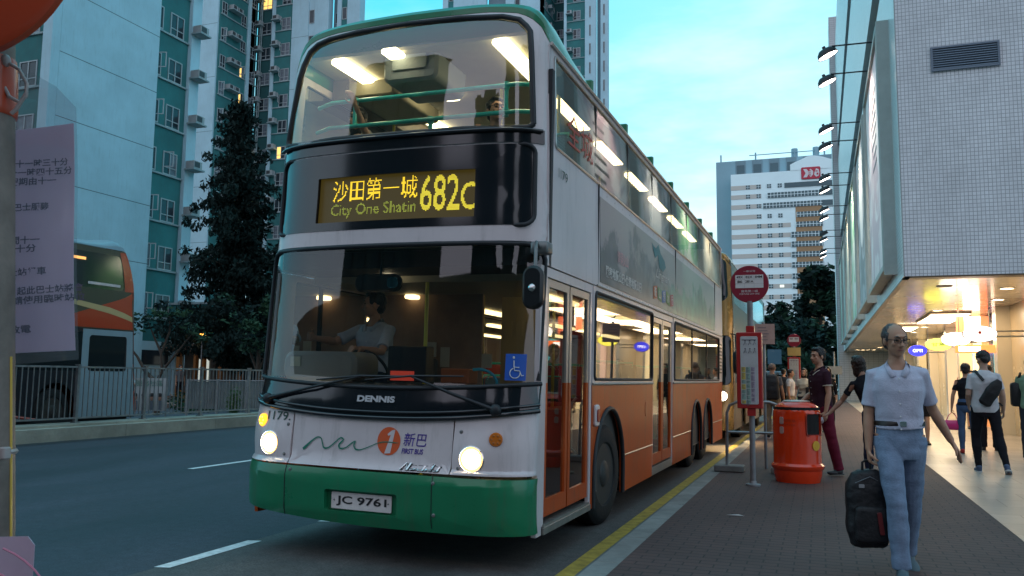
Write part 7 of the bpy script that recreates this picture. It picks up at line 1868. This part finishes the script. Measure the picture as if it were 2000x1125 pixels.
# 2 man in maroon polo by the bin
t, J = person('man in dark maroon polo with white trim and crimson trousers behind the bin', (.0,12.55,.13), R(-62), 1.74, 'm',
  lean=(R(2),0,0), armL=(nv(.16,.02,-1), nv(.02,-.22,-1)), armR=(nv(-.16,-.1,-1), nv(.25,-.75,-.5)), head=(R(14),R(2)), top=MAROON, bottom=PINKT, collar='trim', trim=mat('trim_white',(.6,.55,.45),.4), detail=2, skin=SK, hem=.88, legL=(nv(.05,.18,-1),nv(.03,.22,-1)), legR=(nv(-.05,-.15,-1),nv(0,.0,-1)))
# 3 woman reaching into the bin, back to camera
t, J = person('woman in black top with shoulder-length hair, back turned, reaching left into the orange bin', (.66,11.72,.13), R(186), 1.64, 'f',
  lean=(R(10),R(17),0), armL=(nv(.52,-.30,-.85), nv(.80,.20,-.80), nv(.9,.2,-.5)), armR=(nv(-.14,0,-1), nv(-.05,-.2,-1)), curl=(.9,.4), head=(R(25),R(-6)), top=BLACKC, bottom=NAVY, hair='bob', hairm=mat('brown_hair',(.022,.013,.010),.4,var=.3,vscale=30,bump=.6,bscale=70), detail=1, skin=SKD, hem=.86, loose=.8, legL=(nv(.05,.0,-1),nv(0,0,-1)), legR=(nv(-.05,.1,-1),nv(0,.1,-1)))
# crumpled wrapper in her hand
wl = Matrix.Translation((.66,11.72,.13)) @ Matrix.Rotation(R(186),4,'Z') @ J['WL']
b = MB(); b.ell((0,0,0),(.045,.045,.04),None,14,10); me = remesh(b,.008,1,lambda co:.012*noise.noise(Vector(co)*40),'w',[mat('wrapper_grey',(.38,.40,.44),.4)])
o = link('crumpled_wrapper', me, None, (wl.x-.10, wl.y-.02, wl.z-.09)); tag(o, 'crumpled pale wrapper held at the orange bin opening', 'litter')
# 4 woman in black walking towards camera, far
person('woman in black with long dark hair walking towards the camera, right of polo man', (.16,22.7,.13), R(0), 1.64, 'f', top=BLACKC, bottom=BLACKC, hair='long', detail=1, skin=SKP, sleeve=1.6, loose=.8, legL=(nv(.02,-.22,-1),nv(0,.02,-1)), legR=(nv(-.02,.18,-1),nv(0,.35,-1)), shoe=M_SHOE, sole=M_SOLE)
# 5 balding man with black backpack
t, J = person('balding man in grey shirt and khaki trousers, back turned, by the barrier', (-1.02,19.8,.13), R(176), 1.66, 'm', top=GREYC, bottom=KHAKI, bald=True, hairm=mat('cropped_grey',(.16,.11,.09),.7), detail=1, skin=SK, armR=(nv(-.18,.0,-1),nv(-.1,-.5,-.8)), legL=(nv(.04,-.08,-1),nv(0,.05,-1)), sole=M_SOLE)
bp2 = thing('backpack', 'plain black backpack on the back of the balding man', 'backpack', (-1.02,19.62,.13))
b = MB(); b.loft([ringell((0,y_,z),rx,ry,20,None,2.8) for z,rx,ry,y_ in ((.86,.12,.05,0),(.88,.155,.09,0),(1.05,.165,.10,0),(1.25,.155,.08,0),(1.38,.12,.05,.01),(1.42,.06,.02,.02))]); link('bag_body', remesh(b,.012,3,lambda co:.008*noise.noise(Vector(co)*9),'b',[M_BAG]), bp2)
b = MB(); b.tube([(-.10,.02,1.40),(-.12,.12,1.46),(-.12,.26,1.38)],.022,8,.008); b.build('shoulder_strap', M_BAG, bp2, 60); b = MB(); b.tube([(.10,.02,1.40),(.12,.12,1.46),(.12,.26,1.38)],.022,8,.008); b.build('shoulder_strap', M_BAG, bp2, 60)
# 6, 7 two people waiting
person('person in white T-shirt seen in profile, facing right, beyond the balding man', (-.80,25.2,.13), R(80), 1.58, 'm', top=WHITEC, bottom=KHAKI, detail=0, skin=SK, shorts=True)
t, J = person('woman in cream blouse with a black shoulder strap, facing the camera beside the polo man', (-.42,24.0,.13), R(-8), 1.60, 'f', top=CREAMC, bottom=DKTR, hair='bob', detail=1, skin=SKP, armR=(nv(-.2,0,-1),nv(-.1,-.6,-.8)))
sb = thing('shoulder_bag', 'black shoulder bag worn by the woman in the cream blouse', 'bag', (-.36,23.86,.13))
b = MB(); b.rbox(-.02,-.06,.82,.24,.05,1.12,.04,axis='y'); b.build('bag_body', M_BAG, sb, 50); b = MB(); b.tube([(.05,-.03,1.12),(.09,-.06,1.28),(.11,-.02,1.40),(.10,.10,1.44)],.014,8,.006); b.build('shoulder_strap', M_BAG, sb, 60)
# 8 man in white T-shirt with crossbody bag, walking away
t, J = person('man in white T-shirt and black trousers walking away, head bowed', (2.24,13.95,.13), R(176), 1.74, 'm', top=WHITEC, bottom=BLACKC, detail=2, skin=SKP, head=(R(28),R(22)), hem=.84, loose=.85, sleeve=.72,
  armL=(nv(.16,.06,-1), nv(-.05,-.75,-.55)), armR=(nv(-.22,.02,-1), nv(-.05,-.45,-.85)), legL=(nv(.10,-.16,-1), nv(-.05,.06,-1)), legR=(nv(-.14,.20,-1), nv(-.16,.42,-1)), shoe=mat('trainer_navy',(.05,.08,.15),.5), sole=M_SOLE)
cb = thing('crossbody_bag', 'black crossbody sling bag across the back of the man in the white T-shirt', 'bag', (2.24,13.95,.13), R(176))
b = MB(); T = Matrix.Translation((-.07,.165,1.14)) @ Matrix.Rotation(R(-32),4,'Y')
b.loft([[T @ p for p in ringell((0,0,z),rx,ry,20,None,2.5)] for z,rx,ry in ((-.20,.05,.02),(-.17,.085,.045),(0,.095,.055),(.14,.08,.04),(.22,.035,.02))]); link('bag_body', remesh(b,.009,3,lambda co:.006*noise.noise(Vector(co)*12),'b',[M_BAG]), cb)
b = MB(); b.tube([(.02,.16,1.32),(.06,.125,1.38),(.115,.07,1.462),(.12,0,1.468),(.06,-.10,1.38)],.022,8,.006); b.build('strap', M_BAG, cb, 60)
b = MB(); b.tube([(-.17,.13,1.0),(-.21,.06,.96),(-.20,-.02,.98)],.014,8,.006); b.build('strap', M_BAG, cb, 60)
# 9 person in dark with jeans and red shoes beyond him, holding the pink bag
t, J = person('person in dark top, jeans and red shoes, just beyond the white shirt man', (2.50,17.4,.13), R(172), 1.62, 'f', top=BLACKC, bottom=cloth('jeans_dark',(.05,.09,.17)), hair='short', detail=1, skin=SK, loose=.8, shoe=mat('shoe_red',(.35,.02,.02),.5), armL=(nv(.30,0,-1),nv(.12,-.1,-1)), curl=(1.2,.4))
wl = Matrix.Translation((2.50,17.4,.13)) @ Matrix.Rotation(R(172),4,'Z') @ J['WL']
hb = thing('handbag', 'small bright pink handbag carried at the left side of the person in jeans', 'handbag', (wl.x, wl.y, wl.z-.10))
M_PKB = mat('bag_pink',(.55,.02,.16),.35,coat=.3)
b = MB(); b.loft([ringell((0,0,z),rx,ry,20,None,2.6) for z,rx,ry in ((-.30,.10,.04),(-.285,.14,.06),(-.20,.15,.065),(-.14,.13,.05),(-.12,.11,.03))]); b.build('bag_body', M_PKB, hb, 60); b = MB(); b.tube([(-.10,0,-.14),(-.06,0,-.04),(0,0,.02),(.06,0,-.04),(.10,0,-.14)],.008,8); b.build('handle', M_PKB, hb, 60)
# 10 dark figure right of him
person('person in black, back turned, between the white and green shirt men', (3.02,18.4,.13), R(170), 1.62, 'm', top=BLACKC, bottom=BLACKC, detail=0, skin=SK, legL=(nv(.08,-.1,-1),nv(0,.1,-1)))
# 11 girl with long hair
t, J = person('girl with very long hair in a short black dress, by the shop wall', (3.95,26.6,.13), R(10), 1.60, 'f', top=BLACKC, bottom=BLACKC, dress=True, hair='long', detail=1, skin=SKP, sleeve=0, armL=(nv(.3,.0,-1),nv(-.3,-.7,-.5)), armR=(nv(-.5,-.1,-.5),nv(-.2,-.3,.9)), hem=1.0)
hb = thing('handbag', 'grey patterned handbag held by the long-haired girl', 'handbag', (3.86,26.42,1.0))
b = MB(); b.loft([ringell((0,0,z),rx,ry,20,None,3) for z,rx,ry in ((-.28,.13,.05),(-.26,.16,.07),(-.1,.16,.07),(0,.14,.04))]); b.build('bag_body', mat('bag_grey',(.10,.09,.08),.6,var=.4,vscale=20), hb, 60); b = MB(); b.tube([(-.1,0,0),(-.05,0,.14),(.05,0,.14),(.1,0,0)],.008,8); b.build('handle', M_BAG, hb, 60)
# 12 man in green shirt at right edge
t, J = person('man in sage green shirt, back turned, at the right edge of the photo', (3.27,16.1,.13), R(168), 1.70, 'm', top=GREENC, bottom=DKTR, detail=1, skin=SK, head=(R(15),0), armL=(nv(.22,0,-1),nv(.05,-.8,-.4)), sleeve=.8, hem=.86, sole=M_SOLE)
cb = thing('shoulder_bag', 'black bag hanging from the green-shirted man\'s left shoulder', 'bag', (3.08,16.16,.13))
b = MB(); b.rbox(-.10,-.09,.90,.06,.06,1.30,.05,axis='y'); b.build('bag_body', M_BAG, cb, 50); b = MB(); b.tube([(-.02,-.05,1.28),(.03,-.10,1.42),(.06,.0,1.46)],.02,8,.008); b.build('strap', M_BAG, cb, 60)
# 13 figure beyond the railing
person('small figure in grey walking past the tower base, beyond the railing', (-28.6,32.3,.13), R(70), 1.68, 'm', top=GREYC, bottom=BLACKC, detail=0)
# ---- in the bus (world position from bus-local)
def inbus(x, y, z):
    Mb = Matrix.Translation(bus.location) @ Matrix.Rotation(BRZ,4,'Z') @ Matrix.Rotation(R(.8),4,'Y'); return Mb @ Vector((x,y,z))
sitL = (nv(.12,-1,-.12), nv(0,-.1,-1)); sitR = (nv(-.12,-1,-.12), nv(0,-.1,-1))
p = inbus(-.68,1.22,.46)
person('bus driver in pale shirt at the wheel, looking towards the offside mirror', tuple(p), BRZ+R(-6), 1.72, 'm', lean=(R(4),0,0), sit=True, legL=(nv(.12,-1,-.28),nv(0,-.35,-.9)), legR=(nv(-.12,-1,-.28),nv(0,-.35,-.9)), armL=(nv(.10,-.55,-.7), nv(-.25,-1,.1)), armR=(nv(-.45,-.60,-.35), nv(-.15,-1,.10)), curl=(1.2,1.2), head=(R(-52),R(-2)), top=cloth('driver_shirt',(.40,.44,.50)), bottom=NAVY, collar=True, detail=2, skin=SK, hem=.90, sleeve=.8)
p = inbus(.58,.98,2.31-.09)
person('upper deck passenger with glasses, front row, right side of the windscreen', tuple(p), BRZ+R(20), 1.66, 'm', sit=True, legL=sitL, legR=sitR, head=(R(26),R(-8)), top=BLACKC, bottom=NAVY, glasses=True, detail=2, skin=SK, armR=(nv(-.2,-.6,-.5),nv(.2,-.9,.3)))
p = inbus(-.84,1.0,2.31-.04)
person('upper deck passenger, front row, left side, arm raised to the rail', tuple(p), BRZ+R(-10), 1.66, 'f', sit=True, legL=sitL, legR=sitR, head=(R(20),R(0)), top=CREAMC, bottom=NAVY, hair='bob', detail=1, skin=SKP, armL=(nv(.3,-.6,.1),nv(.1,-.6,.7)))
p = inbus(.86,4.6,.36-.34)
person('seated passenger in a bright pink top behind the lower deck window', tuple(p), BRZ+R(190), 1.62, 'f', sit=True, legL=sitL, legR=sitR, head=(0,R(10)), top=cloth('pink_top',(.42,.02,.14)), bottom=NAVY, hair='short', detail=0)
p = inbus(.30,2.7,.38)
person('dark passenger standing inside the front door of the bus', tuple(p), BRZ+R(30), 1.62, 'm', top=BLACKC, bottom=BLACKC, detail=0)

person('person in dark jacket standing beyond the balding man, back turned, nearest the gold bus', (-1.15,29.5,.13), R(160), 1.66, 'm', top=DKTR, bottom=BLACKC, detail=0, skin=SK)
person('person in navy top beyond the woman in the cream blouse, facing left', (-.15,28.0,.13), R(-70), 1.60, 'f', top=NAVY, bottom=BLACKC, hair='bob', detail=0, skin=SK)
person('tall person in grey far down the pavement, right of the far bus stop', (.30,36.0,.13), R(10), 1.72, 'm', top=GREYC, bottom=DKTR, detail=0, skin=SK, legL=(nv(.03,-.2,-1),nv(0,.05,-1)), legR=(nv(-.03,.18,-1),nv(0,.3,-1)))
person('person in teal shirt at the very right edge, beyond the green shirt man', (3.75,18.3,.13), R(175), 1.72, 'm', top=cloth('teal_shirt',(.05,.22,.24)), bottom=DKTR, detail=0, skin=SK)
person('person with bare legs walking behind the striding man, on the tiled walkway', (1.95,19.5,.13), R(0), 1.60, 'f', top=CREAMC, bottom=BLACKC, dress=True, detail=0, skin=SKP, hair='long', legL=(nv(.02,-.22,-1),nv(0,.02,-1)), legR=(nv(-.02,.18,-1),nv(0,.35,-1)))
